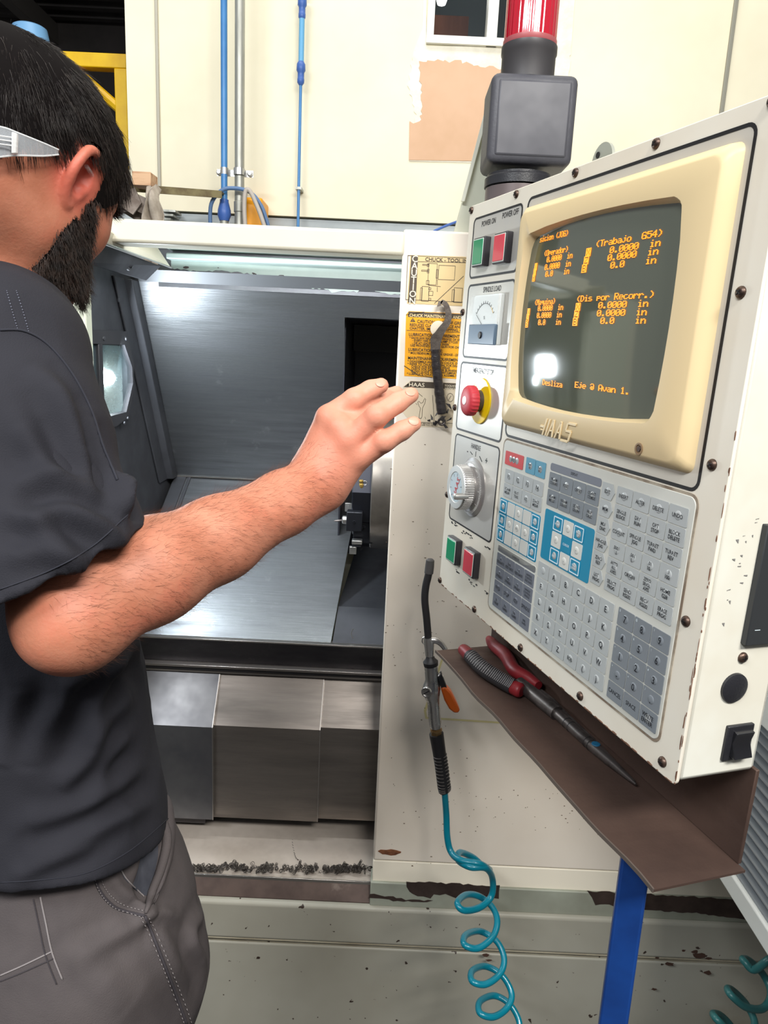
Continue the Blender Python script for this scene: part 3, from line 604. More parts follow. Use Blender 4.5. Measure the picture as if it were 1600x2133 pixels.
def key(x0, x1, z0, z1, kc, txt='', dome=1, th=0.0034, shape='r', ring=False, gap=0.0006, ink=None, small=None):
    mb = MB(); x0 += gap; x1 -= gap; z0 += gap; z1 -= gap; y = Y0-0.0002; cx, cz = (x0+x1)/2, (z0+z1)/2
    if shape == 'p': loop = [(x0, y, z0), (x1-0.0045, y, z0), (x1, y, cz), (x1-0.0045, y, z1), (x0, y, z1)]
    else: loop = rrect(x0, x1, z0, z1, 0.0012, y, 2)
    mb.prism(loop, (0, -0.0006, 0), 0); yt = y-0.0006
    if ring: mb.ring(rrect(x0+.0006, x1-.0006, z0+.0006, z1-.0006, .001, yt, 2), rrect(x0+.0017, x1-.0017, z0+.0017, z1-.0017, .0007, yt, 2), (0, -0.0002, 0), 2)
    R = 0.0042; Hh = 0.0007; dc = [(cx+dx, cz) for dx in ([0] if dome == 1 else ([-0.008, 0, 0.008] if dome == 3 else []))]
    for (a, b) in dc:
        prof = [(R*math.cos(t), Hh*math.sin(t)) for t in (0, .35, .7, 1.05, 1.4)]; mb.lathe(prof, (a, yt, b), (0, -1, 0), 16, 3 if dome == 3 or kc in 'nbt' and dome == 1 and small is None else 0)
    yt2 = yt-(Hh if dc else 0)-0.00015
    lift = lambda p: np.array((p[0], yt2, p[2]))
    if txt: put_text(mb, txt, (cx, yt, cz), (1, 0, 0), (0, 0, 1), th, 'C', 0.85, width=(x1-x0)*0.86, mi=1, lift=lift)
    if small: put_text(mb, small, (x0+0.0028, yt-.0002, z1-0.0028), (1, 0, 0), (0, 0, 1), 0.0022, 'C', 0.8, mi=2)
    return mb.build('key', [KM[kc], ink or m_ink, m_wht, KM['D'] if kc not in 'w' else KM['w']], kp, fix=False)
key(0.176, 0.2225, -0.3285, -0.3105, 'r', 'RESET', 3)
key(0.2285, 0.2512, -0.3295, -0.3100, 't', 'PWR\nUP', 1, 0.0026); key(0.2512, 0.2740, -0.3295, -0.3100, 't', 'TOOL\nRST', 1, 0.0026)
for i, t in enumerate(('F1', 'F2', 'F3', 'F4')): key(0.1800+i*.0234, 0.2034+i*.0234, -0.3505, -0.3325, 'l', t, 1, 0.0052)
for i, t in enumerate(('X DIAM\nMESUR', 'NEXT\nTOOL', 'X/Z', 'Z FACE\nMESUR')): key(0.1800+i*.0234, 0.2034+i*.0234, -0.3685, -0.3505, 'l', t, 1, 0.0034)
plate(0.1735, 0.2745, -0.4275, -0.3715, KM['b'])
J = [['TS <', '', '^', '', 'CHIP\nFWD'], ['TS\nRAPD', '<', 'JOG', '>', 'CHIP\nSTOP'], ['TS >', '', 'v', '', 'CHIP\nREV']]
for r_ in range(3):
    for c in range(5):
        x = 0.1745+c*0.0200; z = -0.3720-r_*0.0183; e = c in (0, 4)
        key(x, x+0.0196, z-0.0180, z, 'b' if e else 'w', J[r_][c], 1 if J[r_][c] else 0, 0.0026, ring=e, ink=m_wht if e else mat('key_grey_print', (120, 122, 122), 0.5))
plate(0.1800, 0.2775, -0.5150, -0.4315, m_mem); plate(0.1805, 0.2765, -0.4400, -0.4320, m_plate)
flat_text('OVERRIDES', 0.2285, -0.436, 0.0030, kp, m_ink, y=Y0-0.0005, name='heading')
OV = [['-10\nFEED RATE', '100%\nFEED RATE', '+10\nFEED RATE', 'HANDLE\nCONTROL\nFEED RATE'], ['-10\nSPINDLE', '100%\nSPINDLE', '+10\nSPINDLE', 'HANDLE\nCONTROL\nSPINDLE'], ['FWD', 'STOP', 'REV', 'SPINDLE'], ['5%\nRAPID', '25%\nRAPID', '50%\nRAPID', '100%\nRAPID']]
for r_ in range(4):
    for c in range(4):
        x = 0.1810+c*0.0239; z = -0.4410-r_*0.0182
        key(x, x+0.0239, z-0.0182, z, 'd', OV[r_][c], 1 if c < 3 else 0, 0.0046 if r_ == 2 else 0.0034 if c < 3 else 0.0028)
plate(0.2830, 0.3795, -0.3165, -0.3080, m_plate); flat_text('DISPLAY', 0.331, -0.3122, 0.0030, kp, m_ink, y=Y0-0.0005, name='heading')
DG = [['PRGRM\nCONVRS', 'POSIT', 'OFFSET', 'CURNT\nCOMDS'], ['ALARM\nMESGS', 'PARAM\nDGNOS', 'SETNG\nGRAPH', 'HELP\nCALC']]
for r_ in range(2):
    for c in range(4):
        x = 0.2832+c*0.0241; z = -0.3175-r_*0.0192; key(x, x+0.0241, z-0.0192, z, 'n', DG[r_][c], 1, 0.0032)
plate(0.2830, 0.3790, -0.4175, -0.3600, KM['b'])
C9 = [['HOME', '^', 'PAGE\nUP'], ['<', 'CURSOR', '>'], ['END', 'v', 'PAGE\nDOWN']]
for r_ in range(3):
    for c in range(3):
        x = 0.3020+c*0.0203; z = -0.3625-r_*0.0180; wk = (r_+c) % 2 == 1
        if r_ == c == 1: key(x, x+0.0200, z-0.0178, z, 'b', 'CURSOR', 0, 0.0026, ink=m_wht); continue
        key(x, x+0.0200, z-0.0178, z, 'w' if wk else 'b', C9[r_][c], 1, 0.0026, ring=not wk, ink=mat('key_grey_print', (120, 122, 122), 0.5) if wk else m_wht)
for r_, t in enumerate(('EDIT', 'MEM', 'MDI\nDNC', 'HANDLE\nJOG', 'ZERO\nRET', 'LIST\nPROG')):
    z = -0.3090-r_*0.01745; key(0.3815, 0.4035, z-0.01745, z, 'l', t, 1, 0.0036, 'p')
RG = [['INSERT', 'ALTER', 'DELETE', 'UNDO'], ['SINGLE\nBLOCK', 'DRY\nRUN', 'OPT\nSTOP', 'BLOCK\nDELETE'], ['COOLNT', 'SPINDLE\nJOG', 'TURRET\nFWD', 'TURRET\nREV'], ['.0001\n.1', '.001\n1.', '.01\n10.', '.1\n100.'], ['AUTO\nALL\nAXES', 'ORIGIN', 'ZERO\nSINGL\nAXIS', 'HOME\nG28'], ['SELECT\nPROG', 'SEND\nRS232', 'RECV\nRS232', 'ERASE\nPROG']]
for r_ in range(6):
    for c in range(4):
        x = 0.4055+c*0.0247; z = -0.3085-r_*0.01750; key(x, x+0.0247, z-0.0175, z, 'l', RG[r_][c], 1, 0.0036 if RG[r_][c].count('\n') < 2 else 0.0032)
AL = [' ABCDE', 'FGHIJK', 'LMNOPQ', 'RSTUVW', ['X', 'Y', 'Z', 'EOB', '(', ')']]
for r_ in range(5):
    for c in range(6):
        x = 0.2815+c*0.0242; z = -0.4215-r_*0.01865; t = AL[r_][c].strip(); key(x, x+0.0242, z-0.01865, z, 'l', t, 1, 0.0062 if len(t) < 2 else 0.0040)
NM = [['7', '8', '9'], ['4', '5', '6'], ['1', '2', '3'], ['-', '0', '.'], ['CANCEL', 'SPACE', 'WRITE\nENTER']]
SM = [['$', '@', '?'], ['%', '&', '!'], ['*', '^', '#'], ['+', '=', '/']]
for r_ in range(5):
    for c in range(3):
        x = 0.4325+c*0.0248; z = -0.4205-r_*0.01890; key(x, x+0.0248, z-0.0189, z, 'n', NM[r_][c], 1 if r_ < 4 or c == 2 else 0, 0.0066 if r_ < 4 else 0.0042, small=SM[r_][c] if r_ < 4 else None)
# ------------------------------------------------------------------ near side: rocker switch, plug, disc drive
XS = PWD-0.002
def side_box(x0, x1, y0, y1, z0, z1): return MB().box(XS+x0, XS+x1, y0, y1, z0, z1)
rk = side_box(-0.001, 0.0030, 0.0455, 0.0745, -0.5280, -0.4945).build('rocker_switch', m_blk, PR, bevel=0.001); rk['label'] = 'black rocker switch on the side'
mb = MB(); y0, y1 = 0.0520, 0.0715
mb.prism([(XS+0.002, y0, -0.524), (XS+0.002, y0, -0.4985), (XS+0.0075, y0, -0.500), (XS+0.0045, y0, -0.511), (XS+0.0095, y0, -0.5235)], (0, y1-y0, 0)); mb.build('rocker', mat('gloss_black', (30, 30, 33), 0.25, coat=0.4), rk, bevel=0.0006)
mb = MB(); mb.lathe([(0.0135, 0), (0.0132, 0.0022), (0.010, 0.0034), (0.0001, 0.0038)], (XS, 0.0455, -0.4585), (1, 0, 0), 32); o = mb.build('hole_plug', m_blk, PR); o['label'] = 'round black rubber plug'
dk = side_box(-0.001, 0.0060, 0.0440, 0.0865, -0.4180, -0.3140).build('disc_drive', mat('drive_black', (46, 48, 50), 0.45), PR, bevel=0.0008); dk['label'] = 'dark disc drive with red lamp on the side'
side_box(0.0055, 0.0068, 0.066, 0.072, -0.382, -0.330).build('disc_slot', m_black, dk)
side_box(0.006, 0.0085, 0.066, 0.0745, -0.389, -0.385).build('eject_tab', mat('pale_tab', (196, 194, 178), 0.5), dk, bevel=0.0005)
side_box(0.006, 0.0075, 0.073, 0.077, -0.349, -0.3435).build('red_lamp', mat('lit_red_lamp', (255, 30, 40), 0.4, emit=(255, 20, 30), estr=3), dk)
side_box(0.006, 0.0062, 0.0505, 0.056, -0.4045, -0.4040).build('print_mark', m_wht, dk)
mb = MB(); put_text(mb, 'DISK', (XS+0.0063, 0.069, -0.410), (0, 0.0, 1), (0, -1, 0), 0.003); mb.build('print_mark', m_wht, dk, smooth=False, fix=False)
for y, z in ((0.067, -0.396), (0.0665, -0.402)):
    mb = MB(); mb.lathe([(0.0011, 0), (0.0008, 0.0008)], (XS+0.006, y, z), (1, 0, 0), 10); mb.build('rivet', m_steel, dk)
rnd = random.Random(11); mb = MB()
for i in range(16):
    y = rnd.uniform(0.018, 0.036); z = rnd.uniform(-0.40, -0.31); l = rnd.uniform(.001, .0035); mb.slab([(XS+.0002, y, z), (XS+.0002, y+l, z+.003*rnd.uniform(-1, 1)), (XS+.0002, y+l, z+.0007), (XS+.0002, y, z+.0006)], (0.0002, 0, 0))
o = mb.build('scuffs', mat('scuff_grey', (120, 118, 116), 0.7), PR, smooth=False); o['kind'] = 'stuff'
# lifting tab on top of the box
c = LP(1256, 312, PD-0.02); mb = MB(); mb.lathe([(0.020, 0), (0.020, 0.004)], (c[0], PD-0.02, c[2]-0.012), (0, 1, 0), 28); mb.lathe([(0.0035, -0.0012), (0.0035, -0.0002)], (c[0]-0.008, PD-0.02, c[2]-.004), (0, 1, 0), 12, mi=1); mb.build('lifting_tab', [mat('tab_grey', (170, 172, 160), 0.4, 0.4), m_black], PR)
# ------------------------------------------------------------------ brown tool tray bolted under the pendant
m_tray = mat('brown_steel_tray', (98, 78, 69), 0.42, 0.4, col2=(72, 56, 50), scale=7, lo=0.3, hi=0.7, third=(164, 152, 142), third_scale=5, third_t=(0.60, 0.72), rough2=0.6, bump=0.0004, bump_scale=80)
TZ = -0.640; tx0, tx1 = 0.022, 0.547
tr = MB().box(tx0, tx1-.008, PD-0.001, PD+0.003, TZ, -PT+0.004).build('tool_tray', m_tray, PR, bevel=0.0008); tr['label'] = 'brown bare steel tool tray under the keypad'
mb = MB(); n = 26; ed = []
for i in range(n+1):
    x = tx1-(tx1-tx0-0.016)*i/n; w = 0.0006*math.sin(i*1.3)+0.0008*math.sin(i*.55+1); ed.append((x, -0.014+w, TZ+0.001*math.sin(i*.9)))
bk = [(tx0, PD, TZ), (tx1, PD, TZ)]
for i in range(n):
    a, b = ed[i], ed[i+1]; mb.slab([(a[0], a[1], a[2]), (b[0], b[1], b[2]), (b[0], PD, TZ), (a[0], PD, TZ)], (0, 0, -0.0025))
mb.build('tray_shelf', m_tray, tr, smooth=False)
mb = MB(); 
for i in range(n):
    a, b = ed[i], ed[i+1]; mb.slab([(a[0], a[1]-.0008, a[2]-.003), (b[0], b[1]-.0008, b[2]-.003), (b[0], b[1]-.0008, b[2]+.0012), (a[0], a[1]-.0008, a[2]+.0012)], (0, .0016, 0))
mb.build('tray_lip', mat('tray_worn_edge', (128, 116, 108), 0.4, 0.6), tr, smooth=False)
# ------------------------------------------------------------------ pliers lying on the tray
def PW(x, y, z): return np.array(PM@Vector((x, y, z)))
plM = PM@Matrix.Translation((0.25, 0.04, TZ))
pl = root('needle_nose_pliers', 'long needle-nose pliers with red and black grips on the tray', 'pliers', M=plM)
def TR(px, py, h=0.0):
    r = PB@ray(px, py); o = PB@(CAM-PO); p = o+r*((TZ+h-o[2])/r[2]); return p-np.array((0.25, 0.04, TZ))
m_pst = mat('dark_tool_steel', (120, 114, 112), 0.30, 0.85, col2=(72, 66, 64), scale=40, rough2=0.5)
m_red = mat('dull_red_grip', (132, 32, 38), 0.45, col2=(110, 24, 30), scale=20); m_grp = mat('black_grip', (38, 36, 38), 0.6)
def flatten(mb, zc, k):
    mb.v = [(x, y, zc+(z-zc)*k) for x, y, z in mb.v]; return mb
TIP = TR(1325, 1634, 0.006)
A = TR(1110, 1445, 0.010); P1 = TR(1160, 1486, 0.009); P2 = TR(1236, 1556, 0.008)
mb = MB(); mb.tube(spline([TR(1082, 1424, .010), A, P1], 4), [0.0095]*9, 10); mb.build('joint_block', m_pst, pl)
mb = MB(); mb.tube([P1, P1+(P2-P1)*.3, P2, P2+(TIP-P2)*.35, P2+(TIP-P2)*.8, TIP], [0.0068, .0066, .0066, .0058, .0030, .0014], 12)
jaw = mb.build('needle_jaw', m_pst, pl)
off = _n(np.cross(TIP-P1, (0, 0, 1.)))
mb = MB(); q0 = TR(1178, 1478, .009); mb.tube([A-off*0.012, (A-off*0.014+P1-off*.010)/2, P1-off*0.0085, P2-off*0.006, TIP-off*0.002-(TIP-P2)*.06], [0.0050, .0052, .0045, .0042, .0013], 10); mb.build('needle_jaw', m_pst, pl)
mb = MB(); u_ = _n(P2-P1); nn = _n(np.cross(u_, (0, 0, 1.)))
for k in (0.30, 0.42, 0.86, 0.95):
    c = P1+(P2-P1)*k; mb.tube([c+nn*0.0066*math.cos(a)+np.array((0, 0, 1.))*0.0068*math.sin(a) for a in np.linspace(0, 6.28, 14)], 0.0004, 5)
mb.build('jaw_groove', m_black, pl)
c = P2+(TIP-P2)*0.05; mb = MB(); mb.lathe([(0.0052, 0.0058), (0.0048, 0.0068), (0.0001, 0.0072)], c-np.array((0, 0, .0)), (0, 0, 1), 16); mb.build('paint_mark', mat('blue_paint_mark', (20, 86, 120), 0.5), pl)
# near handle, red heel and black sleeve with ribs
Hn = [TR(1088, 1440, .011), TR(1070, 1432, .011), TR(1040, 1415, .011), TR(1005, 1392, .011), TR(975, 1362, .011), TR(962, 1350, .011)]
hs = spline(Hn, 5); rr = list(np.interp(np.linspace(0, 1, len(hs)), [0, .06, .2, .5, .8, .95, 1], [.0075, .0105, .0098, .0102, .0098, .0085, .004]))
mb = MB(); mb.tube(hs, rr, 14); h1 = mb.build('handle', m_red, pl); h1['label'] = 'red handle with black ribbed sleeve'
mb = MB(); mb.tube(hs[5:20], [r_*1.07 for r_ in rr[5:20]], 14); mb.build('grip_sleeve', m_grp, h1)
mb = MB()
for i in range(26):
    t = 5.4+i*0.52; k = int(t); c = hs[k]+(hs[k+1]-hs[k])*(t-k); d = _n(hs[k+1]-hs[k]); nn = _n(np.cross(d, (0, 0, 1.))); R_ = rr[k]*1.09
    mb.tube([c+(nn*math.cos(a)+np.array((0, 0, 1.))*math.sin(a))*R_+d*0.003*math.sin(2*a) for a in np.linspace(0.2, 2.9, 9)], 0.0007, 5)
o = mb.build('grip_rib', mat('worn_rib', (126, 122, 122), 0.5), h1); o['kind'] = 'stuff'
Hf = [TR(1122, 1428, .013), TR(1100, 1412, .013), TR(1072, 1396, .013), TR(1054, 1366, .013), TR(1030, 1345, .012), TR(1018, 1330, .012)]
hs = spline(Hf, 5); rr = list(np.interp(np.linspace(0, 1, len(hs)), [0, .12, .3, .6, .85, 1], [.006, .0075, .0095, .010, .0088, .005]))
mb = MB(); mb.tube(hs, rr, 14); mb.build('handle', m_red, pl)
# ------------------------------------------------------------------ blue post under the tray
q_ = LP(1312, 1850, 0.036); pc = PW(q_[0], 0.036, TZ); YQ = pc[1]; hwp = 33*YQ/1500; a_ = math.radians(-19)
r = root('support_post', 'blue painted square steel post holding up the tool tray', 'post', loc=(pc[0], YQ, 0))
def rot_box(cx, cy, hx, hy, z0, z1, a):
    c, s = math.cos(a), math.sin(a); q = [(cx+u*c-v*s, cy+u*s+v*c) for u, v in ((-hx, -hy), (hx, -hy), (hx, hy), (-hx, hy))]
    return MB().hexa([*[(x, y, z0) for x, y in q], *[(x, y, z1) for x, y in q]])
rot_box(pc[0], YQ, hwp, hwp, 0.006, pc[2]-0.006, a_).build('post_tube', mat('royal_blue_paint', (16, 56, 120), 0.42, col2=(13, 47, 104), scale=12), r, bevel=0.003, world=True)
rot_box(pc[0], YQ, 0.09, 0.09, 0, 0.008, a_).build('foot_plate', mat('royal_blue_paint', (22, 74, 150)), r, bevel=0.002, world=True)
# ------------------------------------------------------------------ warning beacon and black junction box, tapered mast behind
YB = 1.18
def bx(px0, py0, px1, py1, Y): a = WY(px0, py0, Y); b = WY(px1, py1, Y); return a, b
a = WY(1118, 250, YB); hwid = (WY(1203, 250, YB)[0]-WY(1022, 250, YB)[0])/2; ztp = WY(1120, 150, YB)[2]; zbt = WY(1105, 342, YB)[2]
jx = WY(1110, 250, YB)[0]; r = root('junction_box', 'black rubber-edged square box under the red beacon', 'box', loc=(jx, YB+.04, zbt))
mb = MB(); mb.box(jx-hwid, jx+hwid, YB, YB+0.10, zbt, ztp); mb.build('body', mat('matt_black_box', (72, 72, 78), 0.5, col2=(62, 62, 68), scale=10, bump=0.0004, bump_scale=200), r, bevel=0.012, seg=4, world=True)
mb = MB(); mb.box(jx-hwid+.010, jx+hwid-.010, YB-0.0015, YB+0.02, zbt+.010, ztp-.010); mb.build('cover', mat('matt_black_box2', (78, 78, 84), 0.42, col2=(68, 68, 74), scale=6, rough2=0.6), r, bevel=0.004, world=True)
bxc = WY(1114, 100, YB)[0]; rb = (WY(1172, 110, YB)[0]-WY(1056, 110, YB)[0])/2
r = root('warning_beacon', 'red ribbed warning beacon on a black base above the black box', 'beacon', loc=(bxc, YB+.05, ztp))
zr = WY(1114, 72, YB)[2]
mb = MB(); mb.lathe([(rb, 0), (rb, zr-ztp-.012), (rb+.0015, zr-ztp-.010), (rb+.0015, zr-ztp)], (bxc, YB+.05, ztp), (0, 0, 1), 48); mb.build('base_ring', mat('beacon_base', (58, 56, 58), 0.4, rough2=0.55, scale=12), r, world=True)
mb = MB(); mb.lathe([(rb*.97, 0), (rb*1.0, 0.003), (rb*1.0, 0.008)], (bxc, YB+.05, zr), (0, 0, 1), 48); mb.build('lens_collar', mat('dusty_rose_collar', (176, 92, 96), 0.35, trans=0.2), r, world=True)
mb = MB(); n = 120; vs = []; fs = []; hgt = 0.145
for k, (q, h) in enumerate([(0.96, 0.006), (0.96, hgt), (0.90, hgt+.010), (0.6, hgt+.018), (0.001, hgt+.020)]):
    for j in range(n):
        t = 2*math.pi*j/n; R_ = rb*q*(1+(0.012*math.sin(j/n*2*math.pi*30) if k < 2 else 0)); vs.append((bxc+R_*math.cos(t), YB+.05+R_*math.sin(t), zr+h))
for k in range(4):
    for j in range(n): fs.append((k*n+j, k*n+(j+1) % n, (k+1)*n+(j+1) % n, (k+1)*n+j))
mb.add(vs, fs); mb.build('red_lens', mat('red_lens', (188, 14, 42), 0.12, trans=0.25, coat=0.6, sss=0.2), r, world=True, angle=60)
# round collar below the black box, resting on the pendant top
cz = WY(1092, 372, 1.15); r = root('swivel_collar', 'dark round swivel collar between the black box and the pendant', 'collar', loc=(cz[0], 1.20, cz[2]-0.1))
rc = (WY(1170, 372, 1.15)[0]-WY(1022, 372, 1.15)[0])/2
mb = MB(); mb.lathe([(rc, 0), (rc, 0.012), (rc*.93, 0.015), (rc*.93, 0.018)], (cz[0], 1.20, cz[2]-0.004), (0, 0, 1), 40); mb.build('rim', m_blk, r, world=True)
mb = MB(); mb.lathe([(rc*.96, -0.10), (rc*.96, 0.0)], (cz[0], 1.20, cz[2]-0.006), (0, 0, 1), 40); mb.build('drum', mat('brownish_drum', (98, 88, 88), 0.35, 0.3), r, world=True)
mb = MB(); mb.lathe([(0.02, 0.0), (0.02, 0.075)], (cz[0]+.02, 1.24, zbt-0.07), (0, 0, 1), 20); mb.build('spindle', m_steel, r, world=True)
# ================================================================== the lathe
YF = 1.30
LR = root('lathe', 'large cream turning lathe with open door showing dark steel chamber', 'machine', loc=(0.1, YF, 0))
m_cr = mat('lathe_cream', (234, 224, 210), 0.42, col2=(226, 214, 198), scale=3, lo=0.35, hi=0.7, spots=(104, 84, 66), spot_scale=55, spot_t=0.79, rough2=0.52)
m_cr2 = mat('lathe_cream_rail', (222, 218, 200), 0.4, col2=(212, 208, 190), scale=3)
m_base = mat('lathe_base_paint', (170, 168, 156), 0.45, col2=(152, 148, 134), scale=2.4, lo=.35, hi=.7, spots=(58, 46, 40), spot_scale=55, spot_t=0.715, third=(134, 124, 104), third_scale=2.2, third_t=(0.58, 0.75))
m_grn = mat('grey_green_paint', (164, 178, 170), 0.4, col2=(150, 164, 158), scale=8)
m_st = mat('brushed_steel', (132, 135, 138), 0.30, 0.85, third=(160, 164, 164), third_scale=14, third_t=(.62, .80), col2=(106, 108, 112), scale=5, stretch=(1, 6, 14), lo=.3, hi=.7, rough2=0.46, bump=0.00025, bump_scale=40, bump_stretch=(.35, 1, 14))
m_std = mat('dark_sheet', (86, 88, 94), 0.42, 0.6, col2=(72, 73, 78), scale=6, rough2=0.55)
m_cov = mat('way_cover_steel', (132, 125, 119), 0.34, 0.75, col2=(102, 97, 93), scale=7, stretch=(.5, 1, 4), lo=.3, hi=.7, rough2=0.48, bump=0.0002, bump_scale=50, bump_stretch=(.3, 1, 10))
m_pit = mat('bright_edge', (176, 172, 168), 0.28, 0.9)
m_brn = mat('brown_worn_steel', (86, 72, 66), 0.45, 0.5, col2=(62, 50, 46), scale=12, third=(120, 108, 100), third_scale=9, third_t=(.6, .7))
m_chp = mat('chip_plate_steel', (214, 202, 190), 0.42, 0.45, col2=(190, 178, 166), scale=8, stretch=(1, 1, 1), rough2=0.55)
def lb(name, m, parent=None, bevel=0, mb=None, **k): return mb.build(name, m, parent or LR, bevel=bevel, world=True, **k)
xPL = 0.011                          # left edge of the cream front panel
zT = 1.755; xR = WY(1540, 1900, YF)[0]
# front panel (the pillar side) with a folded bottom flange
zPb = WY(775, 1792, YF)[2]; zPf = WY(773, 1830, YF)[2]
panel = lb('front_panel', m_cr, None, 0.004, MB().box(xPL, xR, YF, YF+0.05, zPb, zT+0.004))
mb = MB(); mb.hexa([(xPL, YF-0.008, zPf), (xR, YF-0.008, zPf), (xR, YF+0.03, zPf), (xPL, YF+0.03, zPf), (xPL, YF, zPb), (xR, YF, zPb), (xR, YF+0.03, zPb), (xPL, YF+0.03, zPb)])
lb('panel_flange', mat('lathe_cream_flange', (230, 222, 204), 0.42, spots=(90, 70, 50), spot_scale=70, spot_t=.78), None, 0.002, mb)
c = WY(812, 1775, YF); n = 12; mb = MB(); mb.prism([(c[0]+0.023*math.cos(t)*(1+.15*math.sin(3*t)), YF-0.001, c[2]+0.0065*math.sin(t)*(1+.2*math.cos(5*t))) for t in np.linspace(0, 2*math.pi, 14)[:-1]], (0, 0.0012, 0))
o = lb('rust_patch', mat('rust_patch', (92, 52, 32), 0.8, col2=(140, 90, 60), scale=60), panel, 0, mb)
# top rail and the roof behind it
zr1 = WY(340, 512, YF)[2]
lb('top_rail', m_cr2, None, 0.006, MB().box(-0.50, xPL+0.004, YF-0.002, YF+0.055, zr1+0.002, zT))
lb('roof', m_cr2, None, 0, MB().prism([(-.66, YF+.05, zT-.010), (-.66, YF+.05, zT-.004), (-.66, 1.43, zT-.003), (-.66, 1.60, zT+.034), (-.66, 2.55, zT+.034), (-.66, 2.55, zT+.026), (-.66, 1.60, zT+.026), (-.66, 1.43, zT-.010)], (1.81, 0, 0)), smooth=False)
mb = MB(); mb.box(-0.42, xPL, YF+0.056, YF+0.06, zr1+0.004, zT-.02); lb('door_track', m_black, None, 0, mb)
# left end of the machine: cream pillar edge, sloping top strip, dark inner wall with window
xW = -0.600
lb('left_pillar', mat('pale_green_pillar', (208, 214, 196), 0.4), None, 0.004, MB().box(-0.80, WY(178, 650, YF)[0], YF, YF+0.03, 0.48, zr1+0.02))
a = [WY(197, 490, YF), WY(350, 553, 1.72), WY(335, 512, 1.72), WY(200, 470, YF)]
a = [(-0.535, YF, 1.742), (-0.515, 1.70, 1.732), (-0.60, 1.70, 1.748), (-0.62, YF, 1.754)]
b0, b1, b2, b3 = WY(190, 495, 1.22), WY(355, 556, 1.62), WY(326, 512, 1.62), WY(199, 465, 1.22)
mb = MB(); mb.slab([b0, b1, b2, b3], (-0.004, 0, 0)); lb('side_beam', m_cr2, None, 0, mb, smooth=False)
mb = MB(); mb.slab([b0, b1, b1+(.005, 0, -.0005), b0+(.005, 0, -.0005)], (0, 0, -0.0025)); lb('beam_edge', m_pit, None, 0, mb, smooth=False)
q1 = WY(305, 584, 1.585); q0 = WY(172, 546, 1.22); e1 = WY(338, 551, 1.585); mb = MB(); mb.slab([b0-(.003, 0, .003), e1-(.003, 0, 0.003), q1, q0], (-0.004, 0, 0)); bm_ = lb('beam_side_plate', m_std, None, 0, mb, smooth=False)
for px, py in ((205, 498), (212, 501), (226, 506), (232, 509), (258, 519)):
    c = WY(px, py-2, 1.22+.40*(px-190)/165); mb = MB(); mb.lathe([(.0022, 0), (.0016, .0012)], c+(.004, 0, .0), (1, -.5, 0), 8); lb('rivet', m_pit, bm_, 0, mb)
c = WY(260, 551, 1.5); mb = MB(); mb.lathe([(0.011, 0), (0.011, 0.004), (0.007, 0.005), (0.007, 0.0015), (0.0001, 0.001)], WY(260, 551, 1.43)+(.006, 0, 0), (1, -0.2, 0), 20); lb('bolt', m_std, bm_, 0, mb)
wallL = lb('chamber_side_wall', m_std, None, 0, MB().box(xW-0.012, xW, YF+0.03, 2.05, 0.85, 1.70))
def XW(px, py, dx=0): return WX(px, py, xW+dx)
# corner post following the sloped back panel
yt, zt_ = 1.70, WY(285, 585, 1.70)[2]; yb_, zb_ = 1.98, WY(355, 992, 1.98)[2]
mb = MB(); mb.hexa([(xW, yb_-0.05, zb_-.0), (xW+0.020, yb_-.04, zb_), (xW+.020, yb_, zb_), (xW, yb_, zb_), (xW, yt-0.05, zt_), (xW+0.02, yt-.04, zt_), (xW+.02, yt, zt_), (xW, yt, zt_)])
mb.hexa([(xW, yb_-0.11, zb_-.0), (xW+0.006, yb_-.11, zb_), (xW+.006, yb_-.05, zb_), (xW, yb_-.05, zb_), (xW, yt-0.11, zt_), (xW+0.006, yt-.11, zt_), (xW+.006, yt-.05, zt_), (xW, yt-.05, zt_)]); lb('corner_post', m_std, None, 0.002, mb)
# window in the side wall: dark frame, two panes, lit lamp behind
W8 = [(xW+.0005, y, z) for y, z in ((1.30, 1.586), (1.60, 1.586), (1.64, 1.50), (1.64, 1.46), (1.60, 1.37), (1.30, 1.36))]
def yz(px, py): p = XW(px, py, 0.004); return (xW, p[1], p[2])
out = [yz(165, 686), yz(258, 690), yz(272, 760), yz(272, 800), yz(262, 868), yz(235, 888), yz(165, 905)]
inn = [yz(171, 715), yz(252, 718), yz(268, 764), yz(270, 798), yz(256, 858), yz(232, 864), yz(171, 880)]
fr = lb('side_window_frame', mat('window_frame_dark', (58, 58, 62), 0.45, 0.3), None, 0, MB().ring(out, inn, (0.012, 0, 0)))
m1, m2 = yz(203, 716), yz(203, 872); mb = MB(); mb.box(xW, xW+0.012, m1[1]-0.014, m1[1]+0.006, m2[2], m1[2]); lb('window_bar', MATS['window_frame_dark'], fr, 0.001, mb)
mb = MB(); mb.prism([(x+0.003, y, z) for x, y, z in inn], (0.003, 0, 0)); lb('pane', mat('chamber_glass', (120, 150, 160), 0.05, alpha=.12, coat=.4), fr, 0, mb)
for px, py in ((216, 705), (262, 705), (275, 768), (276, 806), (291, 808), (266, 872), (259, 882), (246, 625)):
    c = XW(px, py, 0.012 if px < 270 else 0.0); mb = MB(); mb.lathe([(0.005, 0), (0.0045, 0.002), (0.001, 0.003)], c, (1, 0, 0), 10); lb('bolt', m_std, fr, 0, mb)
